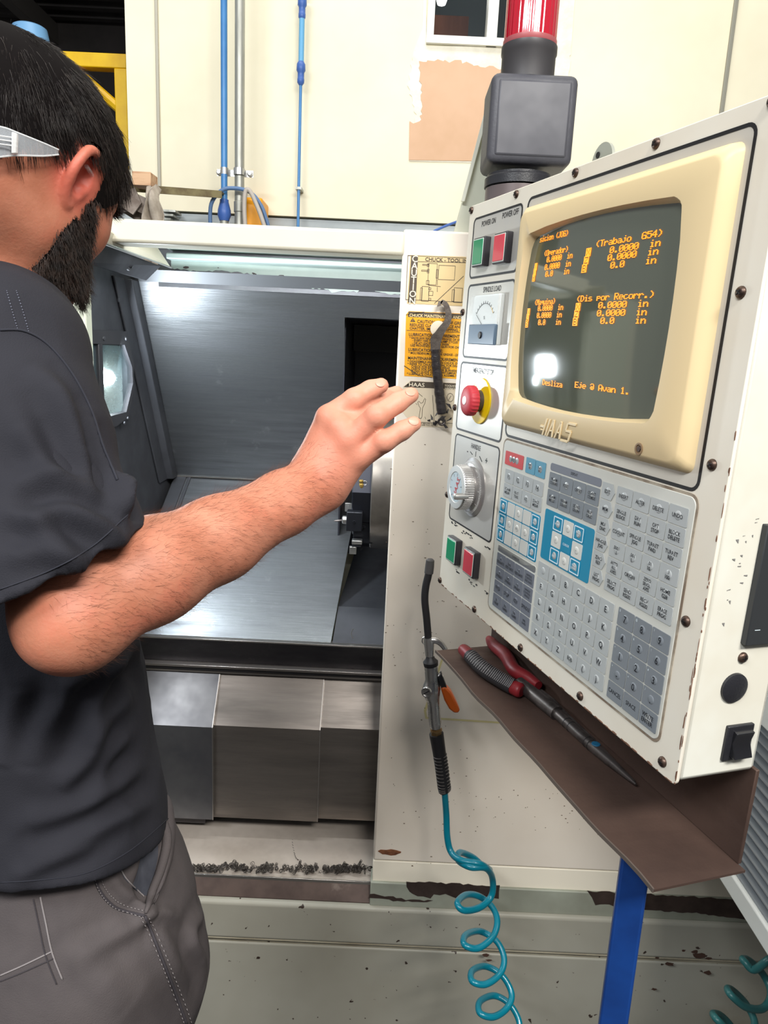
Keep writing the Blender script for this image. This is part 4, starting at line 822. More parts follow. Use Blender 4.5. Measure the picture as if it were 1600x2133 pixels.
# lamp housing behind the window
cy = [p[1] for p in inn]; czs = [p[2] for p in inn]; y0, y1, z0, z1 = min(cy)-.01, max(cy)+.01, min(czs)-.01, max(czs)+.01
mb = MB(); D = 0.11; mb.box(xW-0.0125-D, xW-0.0125-D-.004, y0, y1, z0, z1); mb.box(xW-.0125-D, xW-.0125, y0-.004, y0, z0, z1); mb.box(xW-.0125-D, xW-.0125, y1, y1+.004, z0, z1); mb.box(xW-.0125-D, xW-.0125, y0, y1, z1, z1+.004); mb.box(xW-.0125-D, xW-.0125, y0, y1, z0-.004, z0)
lampbox = lb('lamp_housing', mat('lamp_reflector', (196, 214, 222), 0.22, 0.6, rough2=0.4, scale=30), None, 0, mb)
bl = XW(222, 785); mb = MB(); mb.lathe([(0.0001, -.03), (0.015, -0.026), (0.026, -.014), (0.030, 0), (0.026, .014), (0.015, 0.026), (0.0001, .03)], tuple(WX(232, 786, xW-.05)), (0, 0, 1), 20); lb('lamp_bulb', mat('cool_bulb', (255, 255, 255), 0.3, emit=(235, 248, 255), estr=28), lampbox, 0, mb)
# sheet-metal hole in the side wall for that window
hole = bpy.data.objects.new('x', None); bpy.data.objects.remove(hole)
me = wallL.data; mb = MB(); y_a, y_b, z_a, z_b = y0+.012, y1-.012, z0+.012, z1-.012
for b4 in ((YF+.03, y_a, .85, 1.70), (y_b, 2.05, .85, 1.70), (y_a, y_b, .85, z_a), (y_a, y_b, z_b, 1.70)): mb.box(xW-0.012, xW, *b4)
mb.v = [tuple(ROOTM[LR.name].inverted()@Vector(p)) for p in mb.v]; nm = bpy.data.meshes.new('chamber_side_wall'); nm.from_pydata(mb.v, [], mb.f); nm.materials.append(m_std); wallL.data = nm
# two added chamber lights: window lamp's output, and a hidden strip without fixture
def spot_area(name, loc, target, s, power, col):
    return area(name, loc, target, s, s*0.5, power, col)
spot_area('added_chamber_light', (xW+.022, bl[1], bl[2]+.045), (0.2, 1.75, 1.40), 0.11, 4.6, (0.86, 0.95, 1.0))  # stands in for the window lamp's light through its pane
area('added_chamber_light', (-0.20, 1.375, 1.738), (-0.25, 1.75, 0.9), 0.5, 0.03, 3.0, (0.95, 0.98, 1.0))  # unseen strip with no fixture, added to brighten the chamber
# header across the back of the opening: green painted channel with peeled lower edge
hz = [WY(340, y, 1.70)[2] for y in (514, 522, 533, 541)]; x0, x1 = -0.505, 0.35
mb = MB(); mb.box(x0, x1, 1.66, 1.72, WY(345, 541, 1.68)[2], WY(345, 528, 1.68)[2]); lb('header_rail', mat('pale_header_rail', (176, 192, 190), 0.35, 0.3), None, 0.003, mb)
mb = MB(); mb.box(x0, x1, 1.655, 1.70, WY(345, 520, 1.68)[2], WY(345, 505, 1.68)[2]); lb('header_rail', m_grn, None, 0.003, mb)
hd = lb('header_plate', mat('bare_grey_header', (108, 110, 114), 0.4, 0.4, col2=(92, 92, 98), scale=12), None, 0, MB().box(x0-.03, x1, 1.70, 1.71, zt_-.01, zT+.02))
rnd = random.Random(8); top = [(x, WY(345, 540, 1.69)[2]) for x in (x1, x0)]; pts = []; nn_ = 120
for i in range(nn_+1):
    t = i/nn_; x = x0+(x1-x0)*t; dpx = 556+ (34*min(1, t*1.9)) if False else 0
    pz_ = WY(345, 555, 1.69)[2]-0.031*min(1, max(0, (t-.12)/.30))-0.004*math.sin(t*23)-rnd.uniform(0, .004)-(0.006 if t > .42 and t < .5 else 0); pts.append((x, 1.699, pz_))
mb = MB(); mb.prism([(x1, 1.699, top[0][1]), (x0, 1.699, top[0][1])]+pts, (0, -0.0012, 0)); lb('peeling_paint', m_grn, hd, 0, mb, smooth=False)
mb = MB()
for i in range(26):
    t = rnd.random(); x = x0+(x1-x0)*t; z = WY(345, 546, 1.69)[2]-0.026*min(1, t*2)-rnd.uniform(-.006, .008); s = rnd.uniform(.0015, .006)
    mb.prism([(x+s*math.cos(a)*rnd.uniform(.8, 1.8), 1.6975, z+s*.6*math.sin(a)*rnd.uniform(.6, 1.2)) for a in np.linspace(0, 6.28, 9)[:-1]], (0, -.0006, 0))
o = lb('bare_spots', mat('dark_bare_spot', (66, 56, 54), 0.6), hd, 0, mb, smooth=False); o['kind'] = 'stuff'
# sloped back panel with the turret recess cut out of its right side
def bp(x, t, d=0.0):      # t 0 top .. 1 bottom
    n = _n(np.array([0, -(zt_-zb_), -(yb_-yt)])); return np.array([x, yt+(yb_-yt)*t, zt_+(zb_-zt_)*t])+n*d
def bp_at(px, py):
    p0 = bp(0, 0); n = np.cross(bp(0, 1)-p0, (1., 0, 0)); r = ray(px, py); t = np.dot(p0-CAM, n)/r.dot(n); return CAM+r*t
rc = bp_at(718, 661); rx = rc[0]; rt = (rc[2]-zt_)/(zb_-zt_); rb_ = (bp_at(725, 1005)[2]-zt_)/(zb_-zt_)
mb = MB(); mb.slab([bp(xW+.012, 0), bp(xW+.012, 1), bp(rx, 1), bp(rx, 0)], (0, .004, 0)); mb.slab([bp(rx, 0), bp(rx, rt), bp(0.40, rt), bp(0.40, 0)], (0, .004, 0)); lb('back_panel', m_st, None, 0, mb, smooth=False)
mb = MB(); mb.slab([bp(xW+.012, 0, .001), bp(0.40, 0, .001), bp(0.40, -.05, .001), bp(xW+.012, -.05, .001)], (0, .004, 0)); lb('panel_fold', mat('fold_grey', (96, 98, 102), 0.5, 0.5), None, 0, mb, smooth=False)
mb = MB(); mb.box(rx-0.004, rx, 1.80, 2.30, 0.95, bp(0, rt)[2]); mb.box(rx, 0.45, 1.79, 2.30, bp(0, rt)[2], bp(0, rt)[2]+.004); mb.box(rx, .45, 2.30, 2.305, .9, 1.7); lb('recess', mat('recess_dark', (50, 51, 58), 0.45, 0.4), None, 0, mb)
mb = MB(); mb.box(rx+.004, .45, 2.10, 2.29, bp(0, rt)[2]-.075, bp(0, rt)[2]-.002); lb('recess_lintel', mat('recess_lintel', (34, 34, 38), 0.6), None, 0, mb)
# sloping lower apron
fz, fy = 0.918, 1.50
def ap(px, py):
    p0 = np.array([0, yb_, zb_]); n = np.cross(np.array([0, fy-yb_, fz-zb_]), (1., 0, 0)); r = ray(px, py); t = np.dot(p0-CAM, n)/r.dot(n); return CAM+r*t
xe = ap(690, 1330)[0]+.0; xe2 = ap(735, 1080)[0]
mb = MB(); mb.slab([(xW+.01, yb_, zb_), (xe2+.01, yb_, zb_), (xe, fy, fz), (xW+.01, fy, fz)], (0, 0, -.004)); lb('apron_panel', m_st, None, 0, mb, smooth=False)
mb = MB(); mb.slab([(xW+.01, yb_-.002, zb_+.001), (0.3, yb_-.002, zb_+.001), (0.3, yb_-.006, zb_+.001), (xW+.01, yb_-.006, zb_+.001)], (0, 0, .003)); lb('weld_bead', m_pit, None, 0, mb)
for w0, w1, mm in ((0.012, 0.045, m_std), (0.050, 0.058, m_std)):
    mb = MB(); mb.slab([(xW+w0, yb_, zb_+.004), (xW+w1, yb_, zb_+.004), (xW+w1, fy, fz+.004), (xW+w0, fy, fz+.004)], (0, 0, -.006)); lb('side_flange', mm, None, .001, mb)
# deck beside the apron under the turret
mb = MB(); mb.slab([(xe+.004, fy, fz+.0), (0.45, fy, fz+.0), (0.45, fy+.10, fz+.05), (xe+.008, fy+.10, fz+.05)], (0, 0, -.004)); mb.slab([(xe+.008, fy+.10, fz+.05), (.45, fy+.10, fz+.05), (.45, 2.0, fz+.09), (xe2+.008, 2.0, fz+.09)], (0, 0, -.004)); lb('turret_deck', m_std, None, 0, mb, smooth=False)
# front band and rails of the apron
zb2 = WY(290, 1372, fy-.01)[2]
lb('apron_band', mat('dark_band_steel', (74, 72, 74), 0.26, 0.8, col2=(52, 50, 54), scale=5, stretch=(1, 1, 3), rough2=.4), None, 0.001, MB().box(xW, 0.45, fy-.012, fy-.004, zb2, fz-.002))
lb('band_lip', m_pit, None, 0.0005, MB().box(xW, 0.45, fy-.013, fy+.01, fz-.003, fz+.0005))
for k in range(3): lb('wiper_rail', mat('wiper_rail', (150, 144, 140), 0.28, 0.85) if k != 1 else m_black, None, 0.0008, MB().box(xW, .45, fy-.030+k*.004, fy-.006, zb2-.0075*(k+1)+.0015, zb2-.0075*k))
# telescoping way covers: a sloped top and a straight skirt each
zk = WY(400, 1510, 1.42)[2]; zc_t = zb2-.024; zc_b = WY(500, 1706, 1.42)[2]
xs = [WY(455, 1390, 1.47)[0], WY(675, 1400, 1.47)[0]]
for k, (xa, xb2, dd) in enumerate(((xW+.01, WY(442, 1500, 1.41)[0], -.012), (WY(447, 1500, 1.42)[0]-.012, WY(667, 1520, 1.42)[0], -.002), (WY(672, 1520, 1.43)[0]-.012, 0.45, .010))):
    yk = 1.425+dd; yt2 = 1.490+dd*.6
    mb = MB(); mb.prism([(xa, yt2, zc_t), (xa, yk, zk), (xa, yk, zc_b), (xa, yk+.004, zc_b), (xa, yk+.004, zk+.002), (xa, yt2+.004, zc_t+.002)], (xb2-xa, 0, 0)); cv = lb('way_cover', m_cov if k else mat('way_cover_grey', (108, 108, 110), 0.36, 0.75, col2=(88, 88, 92), scale=7, rough2=.46), None, 0, mb, smooth=False)
    mb = MB(); mb.prism([(xb2-.0012, yt2-.0004, zc_t), (xb2-.0012, yk-.0008, zk), (xb2-.0012, yk-.0008, zc_b), (xb2-.0012, yk+.003, zc_b), (xb2-.0012, yt2+.003, zc_t)], (.0016, 0, 0)); lb('cover_edge', m_pit, cv, 0, mb, smooth=False)
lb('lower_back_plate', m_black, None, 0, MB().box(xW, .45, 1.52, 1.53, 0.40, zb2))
lb('cover_step', mat('dark_step_steel', (56, 54, 56), 0.5, .4), None, 0, MB().box(xW, WY(430, 1715, 1.45)[0], 1.44, 1.52, zc_b-.03, zc_b-.012))  # dark grey step under the left way cover
# chip plate
mb = MB(); zf = WY(500, 1822, YF+.015)[2]; mb.slab([(xW, YF+.012, zf), (xPL+.002, YF+.012, zf), (xPL+.002, 1.52, zf+.012), (xW, 1.52, zf+.012)], (0, 0, -.004)); chipp = lb('chip_plate', m_chp, None, 0, mb)
lb('plate_lip', m_pit, None, .0005, MB().box(xW, xPL, YF+.010, YF+.0125, zf-.006, zf+.001))
# brown worn sill
zs1 = WY(440, 1860, YF)[2]
mb = MB(); mb.slab([(-0.8, YF+.012, zf-.003), (xPL+.14, YF+.012, zf-.003), (xPL+.14, YF-.010, zs1), (-.8, YF-.010, zs1)], (0, .02, 0)); sill = lb('sill', m_brn, None, .002, mb)
lb('base_shoulder', mat('dull_green_paint', (160, 164, 150), .45, col2=(140, 142, 128), scale=6, spots=(70, 54, 46), spot_scale=50, spot_t=.73), None, .002, MB().box(xPL-.003, 1.15, YF-.0135, YF+.03, zs1-.001, zPf+.002))
rnd = random.Random(5)
for ln in ([(846, 1836), (1042, 1846), (1040, 1872), (1020, 1868), (985, 1869), (960, 1872), (930, 1864), (905, 1862), (895, 1870), (870, 1866), (852, 1856)], [(1225, 1856), (1300, 1860), (1540, 1874), (1560, 1915), (1450, 1902), (1330, 1896), (1300, 1888), (1240, 1884), (1232, 1870)], [(770, 1862), (800, 1866), (845, 1874), (900, 1876), (890, 1880), (820, 1876), (768, 1870)]):
    q = []
    for i in range(len(ln)):
        a, b = ln[i], ln[(i+1) % len(ln)]; m = max(1, int(math.dist(a, b)/9))
        for j in range(m): q.append((a[0]+(b[0]-a[0])*j/m+rnd.uniform(-2, 2), a[1]+(b[1]-a[1])*j/m+rnd.uniform(-2, 2)))
    mb = MB(); mb.prism([WY(x, y, YF-.0140) for x, y in q], (0, .001, 0)); lb('bare_steel_patch', m_brn, None, 0, mb, smooth=False)
# base cabinet: upper box, ledge, lower box
zl0 = WY(600, 1960, YF-.02)[2]; zl1 = zl0-0.022
lb('base_upper', m_base, None, .008, MB().box(-0.9, 1.15, YF-.022, 2.4, zl0, zs1), seg=3)
mb = MB(); mb.prism([(-.9, YF-.022, zl0+.001), (-.9, YF-.004, zl0-.004), (-.9, YF-.004, zl1), (-.9, YF+.1, zl1), (-.9, YF+.1, zl0+.001)], (2.05, 0, 0)); lb('base_ledge', mat('ledge_paint', (186, 180, 160), 0.45, col2=(150, 140, 120), scale=6, spots=(58, 46, 40), spot_scale=48, spot_t=.75), None, .001, mb)
lb('base_lower', m_base, None, .004, MB().box(-0.9, 1.15, YF-.006, 2.4, 0.0, zl1))
rnd = random.Random(21); mb = MB()
for (px, py, s) in ((1012, 1990, 8), (1018, 2000, 5), (1395, 2008, 8), (1458, 1990, 13), (1448, 1982, 7), (1475, 1996, 6), (1424, 1980, 4), (1362, 2060, 5), (1475, 2026, 9), (1368, 1995, 4), (1590, 2010, 9)):
    c = WY(px, py, YF-.0225 if py < 2000 else YF-.0225); r_ = s*1.28/1500
    mb.prism([(c[0]+r_*math.cos(a)*rnd.uniform(.7, 1.8), YF-.0226, c[2]+r_*.7*math.sin(a)*rnd.uniform(.6, 1.2)) for a in np.linspace(0, 6.28, 10)[:-1]], (0, -.0005, 0))
o = lb('chipped_spots', mat('chip_brown', (72, 50, 40), .8), None, 0, mb, smooth=False); o['kind'] = 'stuff'
# rear body of the machine
lb('rear_body', m_cr2, None, .005, MB().box(-.64, 1.15, 2.36, 2.5, .3, zT-.01)); lb('end_panel', m_cr2, None, .005, MB().box(-.9, -.66, YF+.03, 2.4, .48, zT-.02))
# ------------------------------------------------------------------ tool turret
YT = 1.66; tc = WY(778, 1010, YT); zc = (WY(790, 1138, YT)[2]+WY(790, 872, YT)[2])/2; Rt = (WY(790, 872, YT)[2]-WY(790, 1138, YT)[2])/2
xa = WY(776, 1010, YT)[0]; tu = root('tool_turret', 'steel tool turret disc with black holders beside the man\'s hand', 'turret', loc=(xa, YT, zc-Rt))
m_tst = mat('turret_steel', (168, 162, 154), 0.3, 0.85, col2=(140, 134, 128), scale=10, rough2=.4)
mb = MB(); mb.lathe([(Rt*.98, 0), (Rt, .002), (Rt, .05), (Rt*.98, .052), (Rt*.4, .052)], (xa, YT, zc), (1, 0, 0), 64); mb.build('disc', m_tst, tu, world=True)
mb = MB(); mb.lathe([(0.05, .04), (.05, .5)], (xa, YT, zc), (1, 0, 0), 32); mb.build('shaft', m_std, tu, world=True)
xh = WY(735, 1060, YT-.05)[0]; Rh = Rt*.80
mb = MB(); mb.lathe([(Rh*.5, xh-xa-.0), (Rh*.985, xh-xa), (Rh, xh-xa+.002), (Rh, 0.0)], (xa, YT, zc), (1, 0, 0), 10); mb.build('hub', mat('turret_black', (56, 58, 66), .3, .7, rough2=.45, scale=10), tu, world=True, smooth=False)
mb = MB(); mb.lathe([(Rh*.9, xh-xa+.001), (Rh*1.015, xh-xa+.004), (Rh*1.015, -0.001)], (xa, YT-.002, WY(750, 1055, YT)[2]), (1, 0, 0), 48) if False else None
def tb(name, m, pxa, pya, pxb, pyb, Y, dy=.03, bevel=.002, parent=None):
    a, b = WY(pxa, pya, Y), WY(pxb, pyb, Y); mb = MB(); mb.box(min(a[0], b[0]), max(a[0], b[0]), Y, Y+dy, min(a[2], b[2]), max(a[2], b[2])); return mb.build(name, m, parent or tu, bevel=bevel, world=True)
m_tb = mat('holder_black', (48, 50, 56), .32, .6)
Yf = YT-Rh*.95
cy_ = WY(755, 1040, Yf+.02); mb = MB(); mb.lathe([(0.028, 0), (0.028, .034)], (cy_[0]-.017, Yf+.035, cy_[2]-.006), (1, 0, 0), 36); mb.build('polished_barrel', mat('polished_barrel', (150, 148, 150), .18, .95), tu, world=True)
h1_ = tb('tool_holder', m_tb, 722, 1066, 754, 1108, Yf-.012, .03)
tb('holder_foot', m_tb, 737, 1082, 776, 1133, Yf+.02, .04)
c = WY(722, 1083, Yf-.0); mb = MB(); mb.lathe([(0.009, 0), (.009, .012), (.006, .014)], (c[0]+.004, Yf+.0, c[2]), (-1, 0, 0), 18); mb.build('collet_nut', m_steel, h1_, world=True)
a = WY(696, 1085, Yf); b = WY(722, 1083, Yf); mb = MB(); mb.tube([a, a+(b-a)*.2, b], [.0012, .0024, .0024], 8); mb.build('drill_bit', m_pst, h1_, world=True)
for px, py in ((738, 1087), (758, 1097), (750, 1136), (752, 1143)):
    c = WY(px, py, Yf-.012 if px < 745 else Yf+.01); mb = MB(); mb.lathe([(.0035, 0), (.0033, .003), (.002, .0032), (.0018, .001)], c, (0, -1, 0), 10); mb.build('cap_screw', m_tb, tu, world=True)
t2 = tb('tool_block', m_steel, 733, 1126, 754, 1135, Yf-.008, .02, .001); tb('insert_holder', m_steel, 728, 1139, 742, 1155, Yf-.004, .012, .001)
tb('tool_shank', m_tb, 733, 1136, 752, 1140, Yf-.004, .02, .0005)
c = WY(753, 1010, Yf+.0); mb = MB(); mb.lathe([(.004, -.008), (.005, -.006), (.005, .002), (.0035, .004), (.0045, .007), (.0045, .011), (.002, .012)], c, (-.1, -.3, 1), 16); mb.build('brass_nozzle', mat('brass', (214, 176, 96), .3, .8), tu, world=True)
c = WY(760, 1006, Yf); mb = MB(); mb.tube([c+np.array((.0045*math.cos(a), 0, .0045*math.sin(a))) for a in np.linspace(0, 6.28, 13)[:-1]], .0009, 6, closed=True); mb.build('ring_clip', m_steel, tu, world=True)
tb('side_block', m_tb, 742, 985, 778, 1024, Yf+.03, .04); tb('side_block', m_tb, 738, 1018, 750, 1024, Yf+.0, .02)
tb('wedge', m_steel, 775, 906, 786, 918, Yf+.0, .02, .001)
c = WY(716, 1068, 1.75); tb('grey_shim', m_steel, 719, 1048, 733, 1066, 1.62, .004, .0005)
# small round sensor with a lit grid low on the side wall beside the sleeve
c = WY(277, 1078, 1.52); r = root('work_light', 'small round grille lamp low on the chamber wall by the sleeve', 'lamp', loc=tuple(c))
mb = MB(); mb.lathe([(.016, -.02), (.020, 0), (.020, .004)], c, (.5, -1, .2), 28); mb.build('bezel', m_tb, r, world=True)
mb = MB()
for i in range(4):
    for j in range(3): mb.box(c[0]-.012+i*.0065, c[0]-.0075+i*.0065, c[1]-.007, c[1]-.0055, c[2]-.010+j*.0065, c[2]-.0055+j*.0065)
mb.build('lit_cells', mat('lit_cell', (240, 244, 250), .3, emit=(240, 246, 255), estr=1.2), r, world=True, smooth=False)
# ------------------------------------------------------------------ tapered mast carrying the beacon arm
A_ = [WY(1030, 165, 1.33), WY(943, 480, 1.33)]; B_ = [WY(1068, 165, 1.33), WY(1075, 480, 1.33)]
r = root('pendant_mast', 'tapered pale metal mast behind the pendant, standing on the lathe', 'mast', loc=((A_[1][0]+B_[1][0])/2, 1.38, zT))
mb = MB(); q = [(A_[1][0], 1.33, zT+.001), (B_[1][0], 1.33, zT+.001), (B_[1][0], 1.42, zT+.001), (A_[1][0]+.012, 1.42, zT+.001), (A_[0][0], 1.33, A_[0][2]), (B_[0][0], 1.33, A_[0][2]), (B_[0][0], 1.40, A_[0][2]), (A_[0][0]+.008, 1.40, A_[0][2])]
mb.hexa(q); mb.build('mast', mat('pale_mast', (206, 208, 190), .35, col2=(194, 194, 176), scale=5), r, bevel=.004, world=True)
mb = MB(); e0 = WY(1027, 165, 1.325); e1 = WY(960, 420, 1.325); mb.slab([e0, e1, e1+(.006, 0, 0), e0+(.006, 0, 0)], (0, -.004, 0)) ; mb.build('mast_rib', mat('pale_mast_edge', (222, 222, 206), .35), r, world=True)
mb = MB(); mb.box(A_[0][0]+.02, A_[0][0]+.10, 1.23, 1.36, zbt+.02, zbt+.06); mb.build('arm', MATS['pale_mast'], r, bevel=.003, world=True)
pts = spline([WY(903, 482, 1.36), WY(930, 470, 1.35), WY(958, 460, 1.34), WY(975, 455, 1.34)], 5); mb = MB(); mb.tube([pts[0]-(0, 0, .004)]+pts, .0022, 8); tag(mb.build('blue_cable', m_bluef), 'thin blue cable running over the lathe top to the mast', 'cable')
# ------------------------------------------------------------------ placards on the front panel
YS = YF-0.0006
m_tan = mat('aged_placard', (218, 194, 146), .35, .15, col2=(204, 176, 126), scale=6, rough2=.45); m_dk = mat('placard_dark', (78, 68, 56), .5); m_or = mat('placard_orange', (248, 178, 40), .4, col2=(236, 160, 30), scale=5)
m_tan2 = mat('pale_placard', (226, 210, 184), .38, .1)
def S3(px, py): return WY(px, py, YS)
def sheet(name, pts, m, parent=None, th=.0006, y=YF): return MB().prism([(p[0], y, p[2]) for p in (S3(*q) for q in pts)], (0, -th, 0)).build(name, m, parent or LR, world=True, smooth=False)
def words(mb, s, px, py, hp, wpx=None, align='L', mi=None, ws=1.0):
    p = S3(px, py); k = YF/1500; put_text(mb, s, (p[0], YS-.0009, p[2]), (1, 0, 0), (0, 0, 1), hp*k, align, ws, width=(wpx*k if wpx else None), mi=mi)
def rect2(mb, pa, pb, w=.8, mi=0):
    a, b = S3(*pa), S3(*pb); x0, x1, z0, z1 = min(a[0], b[0]), max(a[0], b[0]), min(a[2], b[2]), max(a[2], b[2]); k = w*YF/1500; y = YS-.0002
    mb.ring([(x0, y, z0), (x1, y, z0), (x1, y, z1), (x0, y, z1)], [(x0+k, y, z0+k), (x1-k, y, z0+k), (x1-k, y, z1-k), (x0+k, y, z1-k)], (0, -.0002, 0), mi)
def line2(mb, pa, pb, w=.9, mi=0):
    a, b = S3(*pa), S3(*pb); a[1] = b[1] = YS-.0002; d = _n(b-a); nn = np.array([-d[2], 0, d[0]])*w*YF/3000; mb.slab([a-nn, b-nn, b+nn, a+nn], (0, -.0002, 0), mi)
s1 = sheet('caution_placard', [(855, 531), (1010, 536), (1010, 640), (848, 632)], m_tan)
mb = MB(); q = [S3(857, 533), S3(871, 533), S3(866, 631), (S3(850, 630))]; mb.slab([(p[0], YS-.0001, p[2]) for p in q], (0, -.0003, 0), 0)
for i, ch in enumerate('CAUTION'): words(mb, ch, 864.5-i*.9, 539+i*14.6, 12.5, align='C', mi=1, ws=1.0)
words(mb, 'CHUCK - TOOL INTERFERENCE', 886, 539.5, 7, align='L'); line2(mb, (870, 545), (1008, 548)); line2(mb, (868, 546), (868, 545.2))
for a, b in (((893, 548), (909, 594)), ((914, 552), (947, 584)), ((880, 550), (894, 553.5)), ((878, 562), (892, 566)), ((890, 549), (894, 556)), ((890, 560), (894, 569)), ((888, 584), (894, 593)), ((879, 596), (893, 628)), ((876, 599), (879, 626)), ((893, 599), (898, 604)), ((893, 606), (902, 616)), ((893, 621), (898, 626)), ((909, 561), (912, 580)), ((946, 599), (962, 631)), ((942, 603), (946, 628))): rect2(mb, a, b)
line2(mb, (892, 594), (918, 597)); line2(mb, (911, 582), (911, 594)); line2(mb, (911, 598), (911, 608)); line2(mb, (966, 575), (905, 632), 1.1); rect2(mb, (849.5, 531.5), (1008, 632))
mb.build('lettering', [m_dk, mat('placard_white', (238, 226, 200), .5)], s1, world=True, smooth=False, fix=False)
s2 = sheet('maintenance_placard', [(852, 648), (1000, 655), (1000, 792), (842, 783), (846, 655)], m_or)
mb = MB(); q = [S3(851, 649), S3(999, 656), S3(999, 666), S3(850, 660)]; mb.slab([(p[0], YS-.0001, p[2]) for p in q], (0, -.0003, 0), 0)
words(mb, 'CHUCK MAINTENANCE AND LUBRICATION', 853, 656.5, 6, mi=1, ws=.92)
for t, x, y, h in (('CAUTION: LACK OF GREASE', 869, 669, 6), ('REDUCES CLAMPING FORCE AND CAUSES', 854, 676, 5.2), ('CHATTER, IMPROPER GRIPPING, OR', 853.5, 683, 5.2), ('LUBRICATION REQUIREMENTS:', 852, 696, 5.8), ('* EACH JAW REQUIRES 2 STROKES OF GREASE', 853, 703, 4.2), ('- EVERY 1000 CHUCK CLAMP CYCLES', 859, 708.5, 4.2), ('- OR AT LEAST ONCE A WEEK', 858.5, 714, 4.2), ('USE PROVIDED GREASE GUN FOR CHUCK', 855, 719, 4.4),
                   ('LUBRICATION TYPE:', 851, 727.5, 5.8), ('* MOLYBDENUM DISULFIDE GREASE - (20% TO 25%)', 851, 734.5, 4.2), ('MAINTENANCE REQUIREMENTS:', 850, 745, 5.8), ('* DISASSEMBLE AND CLEAN CHUCK ONCE', 849, 752, 4.4), ('* REFER TO CHUCK MANUAL FOR DISASSEMBLY', 849, 757.5, 4.4), ('CHECK FOR EXCESSIVE WEAR', 857, 763, 4.4), ('CHECK FOR GALLING OR BURNISHING', 856.5, 768, 4.4), ('CLEAN GUIDE WAYS CONTAMINATION,', 856, 773, 4.4), ('* LUBRICATE CHUCK AFTER ASSEMBLY', 847.5, 778, 4.4)): words(mb, t, x, y, h, ws=.93)
line2(mb, (847, 688), (998, 694)); p = [S3(860, 662), S3(865.5, 670.5), S3(854.5, 670)]; mb.prism([(a[0], YS-.0002, a[2]) for a in p], (0, -.0003, 0), 0); words(mb, '!', 860, 667.5, 5, align='C', mi=2)
line2(mb, (842, 762), (872, 782), 1.6); line2(mb, (872, 782), (900, 786), 1.2); line2(mb, (846, 656), (884, 650), 1.3)
mb.build('lettering', [m_dk, mat('placard_pale', (240, 214, 160), .5), m_or], s2, world=True, smooth=False, fix=False)
s3 = sheet('wrench_placard', [(855, 793), (1000, 800), (1000, 892), (872, 889), (850, 872), (838, 858), (839, 806)], m_tan2)
mb = MB(); q = [S3(856, 794), S3(999, 801), S3(999, 813), S3(841, 806)]; mb.slab([(p[0], YS-.0001, p[2]) for p in q], (0, -.0003, 0), 0)
words(mb, 'HAAS', 852, 800.5, 8, mi=1, ws=1.15); line2(mb, (846, 796), (852, 805), 1.6, 1); line2(mb, (846, 801), (856, 801), 1.4, 1); words(mb, 'TOOLHOLDER\nWRENCH', 926, 806, 4.2, mi=1, ws=.9)
poly = [(884, 831), (881, 838), (877, 840), (873, 836), (870, 838), (873, 846), (876, 850), (873, 868), (873, 871), (877, 872), (879, 868), (880, 850), (885, 840), (887, 832), (884, 829)]
for i in range(len(poly)-1): line2(mb, poly[i], poly[i+1], .8)
for a, b in (((866, 814), (880, 826)), ((862, 816), (868, 822)), ((901, 823), (905, 886)), ((940, 824), (934, 834)), ((866, 840), (869, 843)), ((885, 868), (887, 873))): line2(mb, a, b, .8)
for i in range(8):
    a0, a1 = i*math.pi/4, (i+1)*math.pi/4; line2(mb, (938+7*math.cos(a0), 828+9*math.sin(a0)), (938+7*math.cos(a1), 828+9*math.sin(a1)), .8); line2(mb, (863+3.4*math.cos(a0), 818+3.6*math.sin(a0)), (863+3.4*math.cos(a1), 818+3.6*math.sin(a1)), .8)
words(mb, 'RISK OF IMPROPER TIGHTENING\nUSE PROPER TOOL FOR NUT', 868, 883, 2.6, ws=.9); line2(mb, (866, 879), (998, 884), .8)
mb.build('lettering', [m_dk, mat('placard_white', (238, 226, 200), .5)], s3, world=True, smooth=False, fix=False)
# yellowed clear guard sheet low on the panel behind the air gun
s4 = sheet('yellowed_sheet', [(921, 1368), (1120, 1385), (1120, 1512), (886, 1497), (883, 1480)], mat('yellowed_film', (216, 204, 150), .3, spots=(120, 100, 60), spot_scale=60, spot_t=.8), None, .0008)
sheet('inner_patch', [(924, 1372), (1118, 1388), (1118, 1508), (890, 1493), (888, 1482)], m_cr, s4, .0012)
# scattered scratches on the panel
rnd = random.Random(2); mb = MB()
for i in range(170):
    px, py = (rnd.uniform(800, 990), rnd.uniform(900, 1800)) if i < 110 else (rnd.uniform(900, 1350), rnd.uniform(1640, 1740)); s = rnd.uniform(.0006, .0018); c = S3(px, py); mb.box(c[0], c[0]+s*rnd.uniform(.6, 2.2), YS-.0002, YS+.0004, c[2], c[2]+s*.8)
o = mb.build('specks', mat('speck_brown', (110, 92, 74), .7), panel, world=True, smooth=False); o['kind'] = 'stuff'
